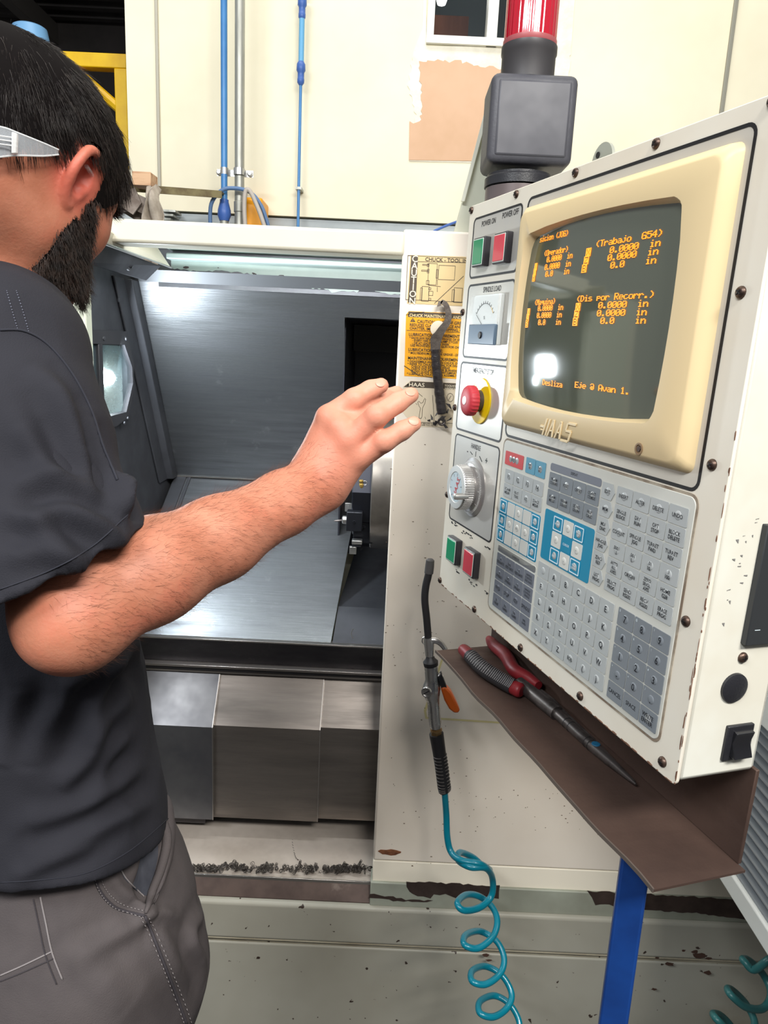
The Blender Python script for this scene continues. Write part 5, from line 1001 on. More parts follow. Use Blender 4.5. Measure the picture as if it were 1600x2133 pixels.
# ------------------------------------------------------------------ curled swarf on the chip plate
rnd = random.Random(12); mb = MB()
def curl(c, r_, turns, pitch, ax, th=.0005):
    ax = _n(np.array(ax, float)); u = _n(np.cross(ax, (0.3, 1., .2))); w = np.cross(ax, u); n = int(turns*9)
    mb.tube([np.array(c)+ax*pitch*i/9+(u*math.cos(i*.698)+w*math.sin(i*.698))*r_*(1-.3*i/n) for i in range(n+1)], th, 4)
spots_ = [(410, 1806, 20, 22), (450, 1806, 26, 26), (490, 1802, 20, 18), (530, 1808, 26, 26), (555, 1804, 14, 12), (600, 1806, 20, 14), (640, 1808, 22, 16), (690, 1808, 22, 26), (720, 1806, 24, 32), (745, 1808, 18, 16)]
for px, py, sp, n in spots_:
    for i in range(int(n*1.4)):
        c = WZ(px+rnd.gauss(0, sp*.7), py+rnd.uniform(-3, 9), zf+.004+abs(rnd.gauss(0, .006))); curl(c, rnd.uniform(.0022, .0052), rnd.uniform(1, 4.5), rnd.uniform(.0012, .0028), (rnd.uniform(-1, 1), rnd.uniform(-.5, .5), rnd.uniform(-.2, 1.2)), rnd.uniform(.0004, .0007))
for px, py, l in ((622, 1790, 8), (612, 1800, 6), (712, 1790, 7), (745, 1788, 8), (735, 1795, 7), (700, 1800, 6)): curl(WZ(px, py+20, zf+.004), .0032, l, .0024, (rnd.uniform(-.3, .6), .15, 1), .0006)
a = [WZ(x, y, zf+.004+h) for x, y, h in ((610, 1740, .0), (609, 1755, .002), (612, 1772, .0), (616, 1786, .002), (622, 1792, .0))]
sp_ = spline(a, 10); mb.tube([p+np.array((.0012*math.sin(i*1.9), 0, .0012*math.cos(i*1.9))) for i, p in enumerate(sp_)], .0005, 4)
tag(mb.build('swarf', mat('dark_swarf', (92, 86, 82), .30, .85, col2=(110, 104, 98), scale=200), angle=180), 'tangled curls of dark metal swarf along the front of the chip plate', 'swarf', kind='stuff')
c = WY(738, 1312, 1.52); mb = MB(); sp_ = spline([(c[0]-.002, 1.52, fz+.028), (c[0]-.006, 1.52, fz+.018), (c[0]-.002, 1.515, fz+.007), (c[0]+.008, 1.515, fz+.004)], 6); mb.tube(sp_, .0009, 6); tag(mb.build('metal_chip', m_pit), 'single bright curved chip on the dark deck below the turret', 'chip')
# ------------------------------------------------------------------ hook spanner stuck on a magnet
YH = YF-0.012
def H3(px, py): p = WY(px, py, YH); return p
m_sp = mat('spanner_steel', (112, 104, 98), .42, .6, col2=(88, 80, 76), scale=80, bump=.0003, bump_scale=400)
cc = H3(914, 672); r = root('magnet', 'round pale magnet holding the hook spanner on the panel', 'magnet', loc=tuple(cc)); c = WY(913, 686, YH)
MB().lathe([(.0135, 0), (.0135, .0105)], (c[0], YF-.0012, c[2]+.001), (0, -1, 0), 32).build('disc', mat('cream_magnet', (244, 230, 206), .5), r, world=True)
hs = root('hook_spanner', 'grey hook spanner with black taped handle hanging beside the pendant', 'spanner', loc=tuple(H3(918, 880)))
ctr = spline([H3(*p) for p in ((919, 628), (928, 634), (933, 648), (934, 662), (930, 674), (921, 686), (914, 697), (908, 708), (907, 722), (908, 740))], 5)
wd = np.interp(np.linspace(0, 1, len(ctr)), [0, .12, .3, .5, .66, .75, .85, 1], [.0035, .0042, .0055, .0062, .0075, .0098, .0088, .0078])
Lp_, Rp_ = [], []
for i, p in enumerate(ctr):
    t = _n(ctr[min(i+1, len(ctr)-1)]-ctr[max(i-1, 0)]); nn = np.array([-t[2], 0, t[0]]); Lp_.append(p+nn*wd[i]); Rp_.append(p-nn*wd[i])
mb = MB()
for i in range(len(ctr)-1): mb.slab([Lp_[i], Lp_[i+1], Rp_[i+1], Rp_[i]], (0, -.004, 0))
a = H3(913, 632); mb.slab([a+(-.002, 0, -.006), a+(.004, 0, -.004), a+(.008, 0, .005), a+(.000, 0, .003)], (0, -.004, 0)); mb.build('hook', m_sp, hs, world=True, smooth=False)
hd_ = spline([H3(*p) for p in ((907, 728), (909, 760), (913, 800), (918, 840), (921, 862))], 8); k = len(hd_)
mb = MB(); mb.tube([p+(0, -.002, 0) for p in hd_], [.0080+.0013*i/k+.0003*math.sin(i*1.7)+.0002*math.sin(i*4.1)-(0.001 if i > k-3 else 0) for i in range(k)], 14); mb.build('taped_handle', mat('black_tape', (44, 40, 42), .3, col2=(58, 54, 56), scale=60, stretch=(1, 1, 3), bump=.0006, bump_scale=120), hs, world=True, angle=60)
mb = MB(); rnd = random.Random(9)
for px, py, s in ((906, 862, 7), (925, 870, 8), (915, 872, 9), (902, 868, 7), (900, 880, 8), (934, 846, 8), (936, 872, 7), (910, 884, 9), (926, 884, 8), (932, 856, 6), (896, 874, 6)):
    c = H3(px, py)-(0, .004, 0); q = [c+np.array((rnd.uniform(-1, 1), rnd.uniform(-.5, .3), rnd.uniform(-1, 1)))*s*.0009 for _ in range(5)]; mb.add(q, [(0, 1, 2), (0, 2, 3), (0, 3, 4), (1, 3, 4)])
mb.build('tape_rags', mat('black_tape', (44, 40, 42)), hs, world=True, smooth=False)
c = H3(920, 878); mb = MB(); mb.tube([c+np.array((.0055*math.cos(a), -.003, .0055*math.sin(a))) for a in np.linspace(0, 6.28, 20)[:-1]], .0022, 8, closed=True); mb.build('hanging_eye', m_sp, hs, world=True)
# ------------------------------------------------------------------ air blow gun hooked on the tray corner and its coiled hose
YG = 1.10
def G(px, py, Y=YG): return WY(px, py, Y)
gk = root('air_blow_gun', 'silver air blow gun with orange trigger hooked on the tray corner', 'air gun', loc=tuple(G(900, 1400)))
m_cast = mat('cast_alloy', (190, 188, 186), .25, .9, rough2=.36, scale=40); m_rub = mat('black_rubber', (34, 33, 35), .5)
pts = spline([G(*p) for p in ((896, 1168), (893, 1195), (887, 1222), (885, 1250), (889, 1290), (892, 1328))], 6)
mb = MB(); mb.tube(pts, [.0060]*len(pts), 14); mb.build('nozzle_tube', m_rub, gk, world=True)
mb = MB(); mb.tube([G(896.5, 1164), G(896.3, 1167), G(895, 1180), G(893.3, 1194)], [.004, .0068, .0072, .0072], 14); mb.build('nozzle_tip', mat('grey_rubber_tip', (66, 64, 64), .6), gk, world=True)
mb = MB(); mb.tube([G(892, 1328), G(894, 1340), G(895, 1366)], [.0072, .0085, .0068], 16)
mb.build('neck', m_cast, gk, world=True)
hk = spline([G(895, 1333), G(908, 1334), G(918, 1340), G(926, 1350), G(929, 1357)], 5); mb = MB(); mb.tube(hk, list(np.linspace(.0064, .0036, len(hk))), 12); mb.build('hook', m_cast, gk, world=True)
c = G(885, 1334); mb = MB(); mb.tube([c+np.array((.0042*math.cos(a), 0, .006*math.sin(a))) for a in np.linspace(0, 6.28, 18)[:-1]], .0011, 8, closed=True); mb.build('hanging_ring', m_cast, gk, world=True)
mb = MB(); mb.tube([G(896, 1366), G(896.5, 1372), G(897, 1378), G(898, 1386)], [.006, .008, .0125, .0118], 18); mb.build('seal_cap', m_rub, gk, world=True)
b_ = [G(898, 1385), G(899, 1400), G(900, 1420), G(899, 1440), G(903, 1462), G(905, 1490), G(908, 1515)]; b_ = spline(b_, 4); rr = list(np.interp(np.linspace(0, 1, len(b_)), [0, .05, .3, .45, .55, .65, .95, 1], [.0105, .0112, .0112, .0150, .0138, .0104, .0102, .0092]))
mb = MB(); mb.tube(b_, rr, 20); mb.build('body', m_cast, gk, world=True, angle=60)
c = G(890, 1441, YG-.010); mb = MB(); mb.lathe([(.0092, -.006), (.0092, .0035), (.0085, .0045), (.0068, .0045), (.0066, .0025), (.0001, .0025)], c, (-.45, -1, 0), 24); mb.build('screw_cap', m_cast, gk, world=True)
mb = MB(); cn = _n(np.array((-.45, -1, 0))); u_ = _n(np.array((1, -.45, .9))-cn*np.dot((1, -.45, .9), cn)); w_ = np.cross(cn, u_); c2 = c+cn*.0028; mb.slab([c2-u_*.006-w_*.0006, c2+u_*.006-w_*.0006, c2+u_*.006+w_*.0006, c2-u_*.006+w_*.0006], cn*.0004); mb.build('slot', m_black, gk, world=True, smooth=False)
c = G(914, 1422); mb = MB(); mb.tube([G(908, 1412), G(916, 1406), G(921, 1410)], [.004, .0045, .004], 10); mb.tube([G(909, 1433), G(916, 1425)], .0035, 10); mb.build('trigger_lug', m_cast, gk, world=True)
tp = [(912, 1412), (920, 1404), (932, 1436), (921, 1438)]; mb = MB(); q = [G(*p, YG-.007) for p in tp]; mb.prism(q, (0, .014, 0)); mb.build('trigger_arm', m_rub, gk, bevel=.001, world=True)
tp = [(918, 1434), (928, 1431), (940, 1443), (950, 1462), (958, 1480), (956, 1486), (946, 1486), (936, 1478), (926, 1460)]; mb = MB(); q = [G(*p, YG-.009) for p in tp]; mb.prism(q, (0, .018, 0)); mb.build('trigger', mat('orange_trigger', (206, 92, 22), .4, coat=.2), gk, bevel=.003, world=True)
mb = MB(); mb.tube([G(908, 1514), G(908.5, 1518), G(908.6, 1518.5), G(909, 1530)], [.0085, .0085, .0095, .0095], 6); mb.tube([G(908.7, 1519), G(909, 1522)], .0100, 16); mb.build('brass_fitting', mat('worn_brass', (150, 122, 84), .35, .75), gk, world=True)
hp = spline([G(*p) for p in ((909, 1528), (914, 1560), (920, 1600), (925, 1640), (927, 1648))], 12); rr = []
for i in range(len(hp)):
    t = i/(len(hp)-1); b0 = np.interp(t, [0, .3, .75, 1], [.0122, .0112, .0110, .0095]); rr.append(b0)
mb = MB(); mb.tube(hp, rr, 16); hg = mb.build('hose_grip', m_rub, gk, world=True)
mb = MB()
for i in range(15, 41):
    if i % 2: continue
    c = hp[i]; d = _n(hp[i+1]-hp[i]); u_ = _n(np.cross(d, (0, 1., 0))); w_ = np.cross(d, u_)
    for a0 in (-0.2, 1.45): mb.tube([c+(u_*math.cos(a)+w_*math.sin(a))*rr[i]*1.04 for a in np.linspace(a0, a0+1.25, 6)], .0008, 5)
mb.build('grip_rib', mat('rib_grey', (86, 82, 80), .6), hg, world=True)
m_teal = mat('teal_hose', (0, 116, 136), .3, coat=.3, spots=(14, 60, 72), spot_scale=90, spot_t=.78, sss=.1)
# hose: straight drop then loose coils leaning to the right
hosep = [G(926, 1646), G(928, 1670), G(930, 1700, 1.10), G(932, 1745, 1.09), G(940, 1775, 1.08), G(960, 1792, 1.06)]
tops = []; 
def loop(cxp, cyp, rxp, ryp, Yc, n0, n1, rY=.028, n=14):
    out = []
    for i in range(n0, n1):
        a = 2*math.pi*i/n; out.append(G(cxp+rxp*math.cos(a), cyp+ryp*math.sin(a), Yc+rY*math.sin(a+1.2)))
    return out
hp2 = hosep+[G(1000, 1800, 1.055), G(1020, 1812, 1.08), G(1008, 1806, 1.12), G(985, 1786, 1.125), G(958, 1776, 1.10), G(955, 1792, 1.07), G(980, 1806, 1.05), G(1012, 1808, 1.06),
    G(1026, 1830, 1.09), G(1024, 1866, 1.09), G(1000, 1890, 1.07), G(966, 1896, 1.05), G(953, 1880, 1.06), G(972, 1864, 1.10), G(1000, 1868, 1.12),
    G(1026, 1890, 1.11), G(1036, 1920, 1.09), G(1026, 1952, 1.07), G(996, 1975, 1.05), G(968, 1968, 1.05), G(970, 1948, 1.08), G(1000, 1940, 1.12),
    G(1034, 1960, 1.11), G(1050, 1995, 1.09), G(1042, 2028, 1.07), G(1012, 2050, 1.05), G(984, 2044, 1.05), G(984, 2022, 1.08), G(1012, 2013, 1.12),
    G(1046, 2032, 1.11), G(1066, 2070, 1.09), G(1056, 2100, 1.07), G(1028, 2118, 1.05), G(1000, 2110, 1.05), G(1000, 2086, 1.08), G(1030, 2074, 1.12),
    G(1062, 2092, 1.11), G(1082, 2130, 1.09), G(1076, 2165, 1.07), G(1050, 2185, 1.05), G(1022, 2180, 1.05), G(1022, 2155, 1.08), G(1050, 2145, 1.12), G(1080, 2160, 1.12), G(1096, 2200, 1.1)]
e = hp2[-1]; hp2 += [np.array((e[0]+.02, 1.08, .08)), np.array((e[0]-.02, 1.05, .012)), np.array((e[0]-.14, 1.02, .0075)), np.array((e[0]-.3, 1.0, .0075))]
sp_ = spline(hp2, 7); mb = MB(); mb.tube(sp_, .0056, 12); tag(mb.build('coiled_air_hose', m_teal, angle=180), 'teal coiled air hose hanging from the blow gun grip', 'hose')
q2 = [(1600, 2000, 0.98), (1570, 2020, .99), (1552, 2004, 1.0), (1548, 1998, 1.01), (1562, 2002, 1.03), (1590, 2030, 1.04), (1606, 2070, 1.02), (1590, 2100, 1.0), (1555, 2098, .98), (1525, 2075, .98), (1516, 2060, 1.0), (1530, 2066, 1.03), (1556, 2094, 1.04), (1572, 2130, 1.02), (1560, 2155, 1.0), (1525, 2150, .98), (1495, 2125, .98), (1486, 2112, 1.0), (1505, 2118, 1.03), (1530, 2150, 1.03), (1540, 2200, 1.02)]
hp3 = [G(*p) for p in q2]; hp3 = [np.array((hp3[0][0]+.12, 1.1, hp3[0][2]+.10)), np.array((hp3[0][0]+.05, 1.0, hp3[0][2]+.02))]+hp3; e = hp3[-1]; hp3 += [np.array((e[0]+.02, 1.02, .02)), np.array((e[0]+.1, 1.0, .0075)), np.array((e[0]+.4, 1.0, .0075))]
hp3 = [np.array((hp3[0][0]+.03, 1.285, hp3[0][2]+.06)), np.array((hp3[0][0]+.02, 1.22, hp3[0][2]+.05))]+hp3
mb = MB(); mb.tube(spline(hp3, 7), .0060, 12); tag(mb.build('coiled_air_hose', mat('dark_teal_hose', (44, 98, 98), .35), angle=180), 'dark green coiled hose below the louvred cabinet', 'hose')
# ================================================================== the man: distance-field body, one continuous surface
def V(*a): return np.array(a, float)
class Shape:
    """ordered list of operations on rounded solids, evaluated only where they matter"""
    def __init__(s): s.ops = []
    def cap(s, a, b, r1, r2=None, k=.02, op='u'): s.ops.append((op, k, 'c', (np.array(a, float), np.array(b, float), r1, r1 if r2 is None else r2))); return s
    def chain(s, P, R, k=.02):
        for i in range(len(P)-1): s.cap(P[i], P[i+1], R[i], R[i+1], k)
        return s
    def ell(s, c, r, A=None, k=.02, op='u'): s.ops.append((op, k, 'e', (np.array(c, float), np.array(r, float), np.eye(3) if A is None else np.array(A, float)))); return s
    def plane(s, p, n, k=.0): s.ops.append(('i', k, 'p', (np.array(p, float), _n(np.array(n, float))))); return s
    def merge(s, other, k=.02): s.ops.append(('u', k, 'g', (other,))); return s
    @staticmethod
    def _d(t, q, p):
        if t == 'c':
            a, b, r1, r2 = q; ba = b-a; L = max(ba.dot(ba), 1e-12); h = np.clip(((p-a)@ba)/L, 0, 1); return np.linalg.norm(p-a-h[:, None]*ba, axis=1)-(r1+(r2-r1)*h)
        if t == 'e':
            c, r, A = q; l = (p-c)@A.T; k0 = np.linalg.norm(l/r, axis=1); k1 = np.linalg.norm(l/(r*r), axis=1); return k0*(k0-1)/np.maximum(k1, 1e-9)
        if t == 'p': return (p-q[0])@q[1]
        if t == 'g': return q[0].eval(p)
    def eval(s, p, mask=None):
        d = np.full(len(p), 1.0)
        for i, (op, k, t, q) in enumerate(s.ops):
            if mask is not None and not mask[i]: continue
            e = s._d(t, q, p)
            if op == 's': e = -e
            if op == 'u':
                if k > 0: h = np.maximum(k-np.abs(d-e), 0)/k; d = np.minimum(d, e)-h*h*k*.25
                else: d = np.minimum(d, e)
            else:
                if k > 0: h = np.maximum(k-np.abs(d-e), 0)/k; d = np.maximum(d, e)+h*h*k*.25
                else: d = np.maximum(d, e)
        return d
    def mesh(s, xs, ys, zs, B=12):
        nx, ny, nz = len(xs), len(ys), len(zs); F = np.ones((nx, ny, nz), np.float32)
        I, J, K = range(0, nx, B), range(0, ny, B), range(0, nz, B); cs, hds, key = [], [], []
        for i0 in I:
            for j0 in J:
                for k0 in K:
                    x0, x1, y0, y1, z0, z1 = xs[i0], xs[min(i0+B, nx)-1], ys[j0], ys[min(j0+B, ny)-1], zs[k0], zs[min(k0+B, nz)-1]
                    cs.append(((x0+x1)/2, (y0+y1)/2, (z0+z1)/2)); hds.append(.5*math.dist((x0, y0, z0), (x1, y1, z1))+.004); key.append((i0, j0, k0))
        cs = np.array(cs); hds = np.array(hds); d0 = s.eval(cs); M_ = np.ones((len(cs), len(s.ops)), bool)
        for q_, (op, k, t, q) in enumerate(s.ops):
            if t in 'pg': continue
            e = s._d(t, q, cs); e = np.where(e > 0, e*.6, e) if t == 'e' else e; M_[:, q_] = e < hds+k+.004
        far = np.abs(d0) > hds*1.6+.03; uo = np.array([o[0] == 'u' for o in s.ops]); some = (M_ & uo).any(1)
        for n_, (i0, j0, k0) in enumerate(key):
            if not some[n_]: continue
            if far[n_]: F[i0:i0+B, j0:j0+B, k0:k0+B] = 1 if d0[n_] > 0 else -1; continue
            X_, Y_, Z_ = xs[i0:i0+B], ys[j0:j0+B], zs[k0:k0+B]
            g = np.stack(np.meshgrid(X_, Y_, Z_, indexing='ij'), -1).reshape(-1, 3); F[i0:i0+B, j0:j0+B, k0:k0+B] = s.eval(g, M_[n_]).reshape(len(X_), len(Y_), len(Z_))
        ins = F < 0; c8 = np.zeros((nx-1, ny-1, nz-1), np.int8)
        for a in (0, 1):
            for b in (0, 1):
                for c in (0, 1): c8 += ins[a:nx-1+a, b:ny-1+b, c:nz-1+c]
        act = np.argwhere((c8 > 0) & (c8 < 8)); idx = np.full((nx-1, ny-1, nz-1), -1, np.int32); idx[act[:, 0], act[:, 1], act[:, 2]] = np.arange(len(act))
        acc = np.zeros((len(act), 3)); cnt = np.zeros(len(act)); ax = (np.asarray(xs), np.asarray(ys), np.asarray(zs))
        for d in range(3):
            o1, o2 = [q for q in range(3) if q != d]
            for u in (0, 1):
                for w in (0, 1):
                    a = act.copy(); a[:, o1] += u; a[:, o2] += w; b = a.copy(); b[:, d] += 1
                    fa = F[a[:, 0], a[:, 1], a[:, 2]]; fb = F[b[:, 0], b[:, 1], b[:, 2]]; m = (fa < 0) != (fb < 0); t = np.where(m, fa/np.where(fa-fb == 0, 1, fa-fb), 0)
                    pa = np.stack([ax[q][a[:, q]] for q in range(3)], 1); pb = np.stack([ax[q][b[:, q]] for q in range(3)], 1)
                    acc += np.where(m[:, None], pa+(pb-pa)*t[:, None], 0); cnt += m
        Vv = acc/np.maximum(cnt, 1)[:, None]; quads = []
        for d in range(3):
            o1, o2 = [(1, 2), (2, 0), (0, 1)][d]
            sl = [slice(None)]*3; sl2 = [slice(None)]*3; sl[d] = slice(0, -1); sl2[d] = slice(1, None)
            e = ins[tuple(sl)] != ins[tuple(sl2)]; E_ = np.argwhere(e)
            E_ = E_[(E_[:, o1] > 0) & (E_[:, o2] > 0) & (E_[:, o1] < F.shape[o1]-1) & (E_[:, o2] < F.shape[o2]-1)]
            def cell(du, dw):
                c = E_.copy(); c[:, o1] -= du; c[:, o2] -= dw; return idx[c[:, 0], c[:, 1], c[:, 2]]
            q = np.stack([cell(1, 1), cell(0, 1), cell(0, 0), cell(1, 0)], 1); fl = ins[E_[:, 0], E_[:, 1], E_[:, 2]]; q[~fl] = q[~fl][:, ::-1]; quads.append(q)
        Q = np.concatenate(quads); Q = Q[(Q >= 0).all(1)]; return Vv, Q
def grad(S, p, e=.0015):
    g = np.stack([S.eval(p+V(*(e if i == j else 0 for j in range(3))))-S.eval(p-V(*(e if i == j else 0 for j in range(3)))) for i in range(3)], 1); return g/np.maximum(np.linalg.norm(g, axis=1), 1e-9)[:, None]
def axis_steps(parts):
    """[(start, stop, step), ...] joined to one list"""
    out = []
    for a, b, st in parts: n = max(1, round((b-a)/st)); out += [a+(b-a)*i/n for i in range(n)]
    return np.array(out+[parts[-1][1]])
def mesh_obj(name, Vv, Q, m, parent, world=True):
    me = bpy.data.meshes.new(name); me.vertices.add(len(Vv)); me.vertices.foreach_set('co', np.asarray(Vv, np.float32).ravel())
    Q = np.asarray(Q); k = Q.shape[1]; me.loops.add(Q.size); me.loops.foreach_set('vertex_index', Q.astype(np.int32).ravel()); me.polygons.add(len(Q)); me.polygons.foreach_set('loop_start', np.arange(0, Q.size, k, dtype=np.int32))
    me.update(calc_edges=True); me.validate(); me.polygons.foreach_set('use_smooth', [True]*len(me.polygons)); me.materials.append(m)
    o = bpy.data.objects.new(name, me); COL.objects.link(o)
    if parent is not None: o.parent = parent; me.transform(ROOTM[parent.name].inverted()); ROOTM[o.name] = ROOTM[parent.name]
    return o
# ------------------------------------------------------------------ pose
th, ps = math.radians(20), math.radians(75)
f_ = V(math.cos(th)*math.cos(ps), math.cos(th)*math.sin(ps), -math.sin(th)); r_h = V(math.sin(ps), -math.cos(ps), 0); u_h = np.cross(r_h, f_)
if u_h[2] < 0: u_h = -u_h
ro = math.radians(12); r_h, u_h = r_h*math.cos(ro)-u_h*math.sin(ro), u_h*math.cos(ro)+r_h*math.sin(ro)
HA = np.array([f_, r_h, u_h]); EAR = WY(147, 378, .69); HC = EAR-r_h*.066+f_*.005+u_h*.002
HS = .90
def Hh(f, r, u): return HC+(f_*f+r_h*r+u_h*u)*HS
pt = math.radians(38); tf, tr = V(math.cos(pt), math.sin(pt), 0), V(math.sin(pt), -math.cos(pt), 0); TA = np.array([tf, tr, V(0, 0, 1)])
SHR = V(-.324, .605, 1.536); SHL = SHR-tr*.37+tf*.02; NB = (SHR+SHL)/2+V(.01, 0, .045)+tf*.01
ELB = WY(150, 1288, .505); WRS = WY(646, 1018, .695)
fd = _n(WRS-ELB)
PEL = V(-.375, .735, .98)
def T(c, f, r, z): return V(c[0], c[1], 0)+tf*f+tr*r+V(0, 0, z)
B = Shape()
# trunk and legs (hidden under the clothes, still part of the one body)
for z, rf, rr_, cf in ((1.45, .085, .135, -.01), (1.32, .10, .14, 0), (1.18, .095, .13, 0), (1.02, .10, .145, 0), (.92, .10, .15, 0)):
    w = (z-.98)/.6; c = PEL+(V((SHR+SHL)[0]/2, (SHR+SHL)[1]/2, 0)-V(PEL[0], PEL[1], 0))*max(0, w); B.ell(V(c[0], c[1], z), (rf, rr_, .11), TA, .05)
B.cap(SHR-tr*.03, SHL+tr*.03, .05, .05, .04)
for sgn in (1, -1):
    hip = T(PEL, 0, sgn*.085, .90); kn = T(PEL, .03, sgn*.10, .50); an = T(PEL, -.02, sgn*.11, .10)
    B.cap(hip, kn, .080, .055, .04); B.cap(kn, an, .050, .036, .02); B.cap(an-V(0, 0, .04), an+tf*.13-V(0, 0, .07), .028, .026, .02)
# far arm hanging
B.cap(SHL, SHL+V(.0, .04, -.28), .042, .038, .03); B.cap(SHL+V(0, .04, -.28), SHL+V(.12, .06, -.48), .036, .026, .02); B.cap(SHL+V(.12, .06, -.48), SHL+V(.17, .08, -.60), .026, .022, .02)
# near arm
B.cap(SHR, ELB, .052, .037, .03); B.ell(ELB+V(-.002, .004, -.002), (.036, .035, .035), None, .02)
B.chain([ELB, ELB+fd*.07+V(0, 0, .004), ELB+fd*.14, WRS-fd*.035, WRS+fd*.01], [.036, .0410, .0350, .0285, .0265], .015)
# neck and head
B.cap(NB-V(0, 0, .03), Hh(-.030, 0, -.045), .062, .058, .04); B.cap(NB-V(0, 0, .01), SHR+V(0, 0, -.005), .044, .036, .05); B.cap(NB, SHL+V(0, 0, .02), .048, .036, .05)
B.cap(Hh(-.045, 0, -.02), NB+V(-.03, -.0, .0), .056, .06, .04)
B.ell(Hh(-.010, 0, .026), (.098, .077, .073), HA, .02).ell(Hh(.030, 0, -.020), (.062, .064, .082), HA, .03)
B.cap(Hh(.0, .050, -.052), Hh(.070, .012, -.090), .022, .020, .03); B.cap(Hh(.0, -.050, -.052), Hh(.070, -.012, -.090), .022, .020, .03); B.ell(Hh(.035, 0, -.07), (.055, .046, .040), HA, .03)
B.cap(Hh(.082, -.034, .020), Hh(.082, .034, .020), .012, .012, .014)
for s in (1, -1): B.ell(Hh(.062, s*.044, -.022), (.022, .020, .020), HA, .02); B.ell(Hh(.096, s*.032, -.002), (.013, .016, .012), HA, .012, 's'); B.ell(Hh(.079, s*.032, -.002), (.0125, .0135, .0105), HA, .003)
B.cap(Hh(.088, 0, .008), Hh(.112, 0, -.034), .007, .0105, .012)
for s in (1, -1): B.ell(Hh(.103, s*.012, -.037), (.009, .007, .006), HA, .005)
B.cap(Hh(.092, -.020, -.060), Hh(.092, .020, -.060), .0075, .0075, .006); B.cap(Hh(.090, -.018, -.073), Hh(.090, .018, -.073), .008, .008, .005); B.ell(Hh(.083, 0, -.090), (.020, .022, .018), HA, .015)
# ears: rim, fold, bowl, lobe
for s in (1, -1):
    def Ea(a, c, b): return Hh(-.006+a*.90, s*(.070+c*1.05), b*.86)
    B.ell(Ea(-.002, .006, .004), (.016, .009, .025), HA, .006)
    B.ell(Ea(.002, .0135, .006), (.0105, .0080, .0165), HA, .004, 's')
    rim = spline([Ea(.016, .004, .006), Ea(.019, .008, .020), Ea(.013, .013, .032), Ea(.000, .018, .037), Ea(-.013, .021, .031), Ea(-.019, .021, .016), Ea(-.019, .018, .000), Ea(-.014, .013, -.014), Ea(-.007, .009, -.026), Ea(.000, .006, -.031), Ea(.006, .004, -.024)], 3)
    nr = len(rim); rad = np.interp(np.linspace(0, 1, nr), [0, .3, .6, .8, .92, 1], [.0028, .0036, .0038, .0044, .0058, .0038]); B.chain(rim, rad, .003)
    B.cap(Ea(.010, .008, -.006), Ea(.011, .006, -.012), .0045, .0040, .004); B.cap(Ea(-.010, .013, .018), Ea(-.011, .012, -.004), .0032, .0032, .005)
# hand: palm and digits, each finger a bent chain
def P(px, py, Y): return WY(px, py, Y)
KN = {'i': P(686, 872, .712), 'm': P(708, 893, .702), 'r': P(728, 920, .696), 'p': P(746, 952, .698)}
B.cap(WRS, P(668, 980, .70), .025, .023, .015)
for k, base, r1, r2 in (('i', P(650, 975, .714), .0195, .0135), ('m', P(662, 985, .706), .020, .0135), ('r', P(674, 996, .702), .020, .0135), ('p', P(684, 1012, .702), .0195, .0130)): B.cap(base, KN[k], r1, r2, .012)
fing = {'i': ([P(686, 872, .712), P(738, 832, .714), P(772, 812, .720), P(794, 803, .722)], [.0135, .0108, .0094, .0076]),
        'm': ([P(708, 893, .702), P(772, 846, .726), P(806, 828, .742), P(826, 819, .750)], [.0130, .0098, .0088, .0076]),
        'r': ([P(728, 920, .696), P(784, 868, .690), P(828, 839, .700), P(856, 823, .706)], [.0130, .0110, .0096, .0078]),
        'p': ([P(746, 952, .698), P(800, 920, .690), P(838, 897, .692), P(862, 883, .694)], [.0130, .0104, .0092, .0074])}
for k, (q, r) in fing.items(): B.chain(q, r, .003)
for k, q in (('i', P(738, 832, .708)), ('r', P(784, 866, .684)), ('p', P(801, 918, .684))): B.ell(q, (.0085, .006, .0085), None, .006)
TH = [P(668, 985, .715), P(705, 950, .745), P(742, 915, .752), P(770, 888, .752)]; B.chain(TH, [.018, .0165, .0125, .0092], .006)
for k in 'imrp': B.ell(KN[k]+V(0, -.008, .002), (.008, .006, .008), None, .010)
sx = axis_steps([(-.75, -.47, .010), (-.47, -.46, .004), (-.46, .045, .0021), (.045, .08, .01)]); sy = axis_steps([(.40, .455, .006), (.455, .84, .0021), (.84, 1.15, .010)])
sz = axis_steps([(-.01, 1.24, .012), (1.24, 1.27, .005), (1.27, 1.84, .0021), (1.84, 1.90, .008)])
bv, bq = B.mesh(sx, sy, sz)
man = root('person', 'dark-haired bearded man in navy T-shirt reaching one hand to the machine', 'person', loc=(PEL[0], PEL[1], 0))
m_skin = mat('skin', (192, 127, 101), .54, col2=(172, 106, 80), scale=26, lo=.35, hi=.7, sss=.10, spots=(132, 78, 60), spot_scale=80, spot_t=.80, bump=.00025, bump_scale=350, third=(192, 114, 90), third_scale=18, third_t=(.5, .7))
nt = m_skin.node_tree; at = nt.nodes.new('ShaderNodeAttribute'); at.attribute_name = 'blush'; mx = nt.nodes.new('ShaderNodeMix'); mx.data_type = 'RGBA'; bs = nt.nodes['Principled BSDF']
src = bs.inputs['Base Color'].links[0].from_socket; nt.links.new(src, mx.inputs[6]); mx.inputs[7].default_value = lin((208, 96, 82))+(1,); nt.links.new(at.outputs['Fac'], mx.inputs[0])
a2 = nt.nodes.new('ShaderNodeAttribute'); a2.attribute_name = 'pale'; m2 = nt.nodes.new('ShaderNodeMix'); m2.data_type = 'RGBA'; nt.links.new(a2.outputs['Fac'], m2.inputs[0]); nt.links.new(mx.outputs[2], m2.inputs[6]); m2.inputs[7].default_value = lin((216, 154, 130))+(1,); nt.links.new(m2.outputs[2], bs.inputs['Base Color'])
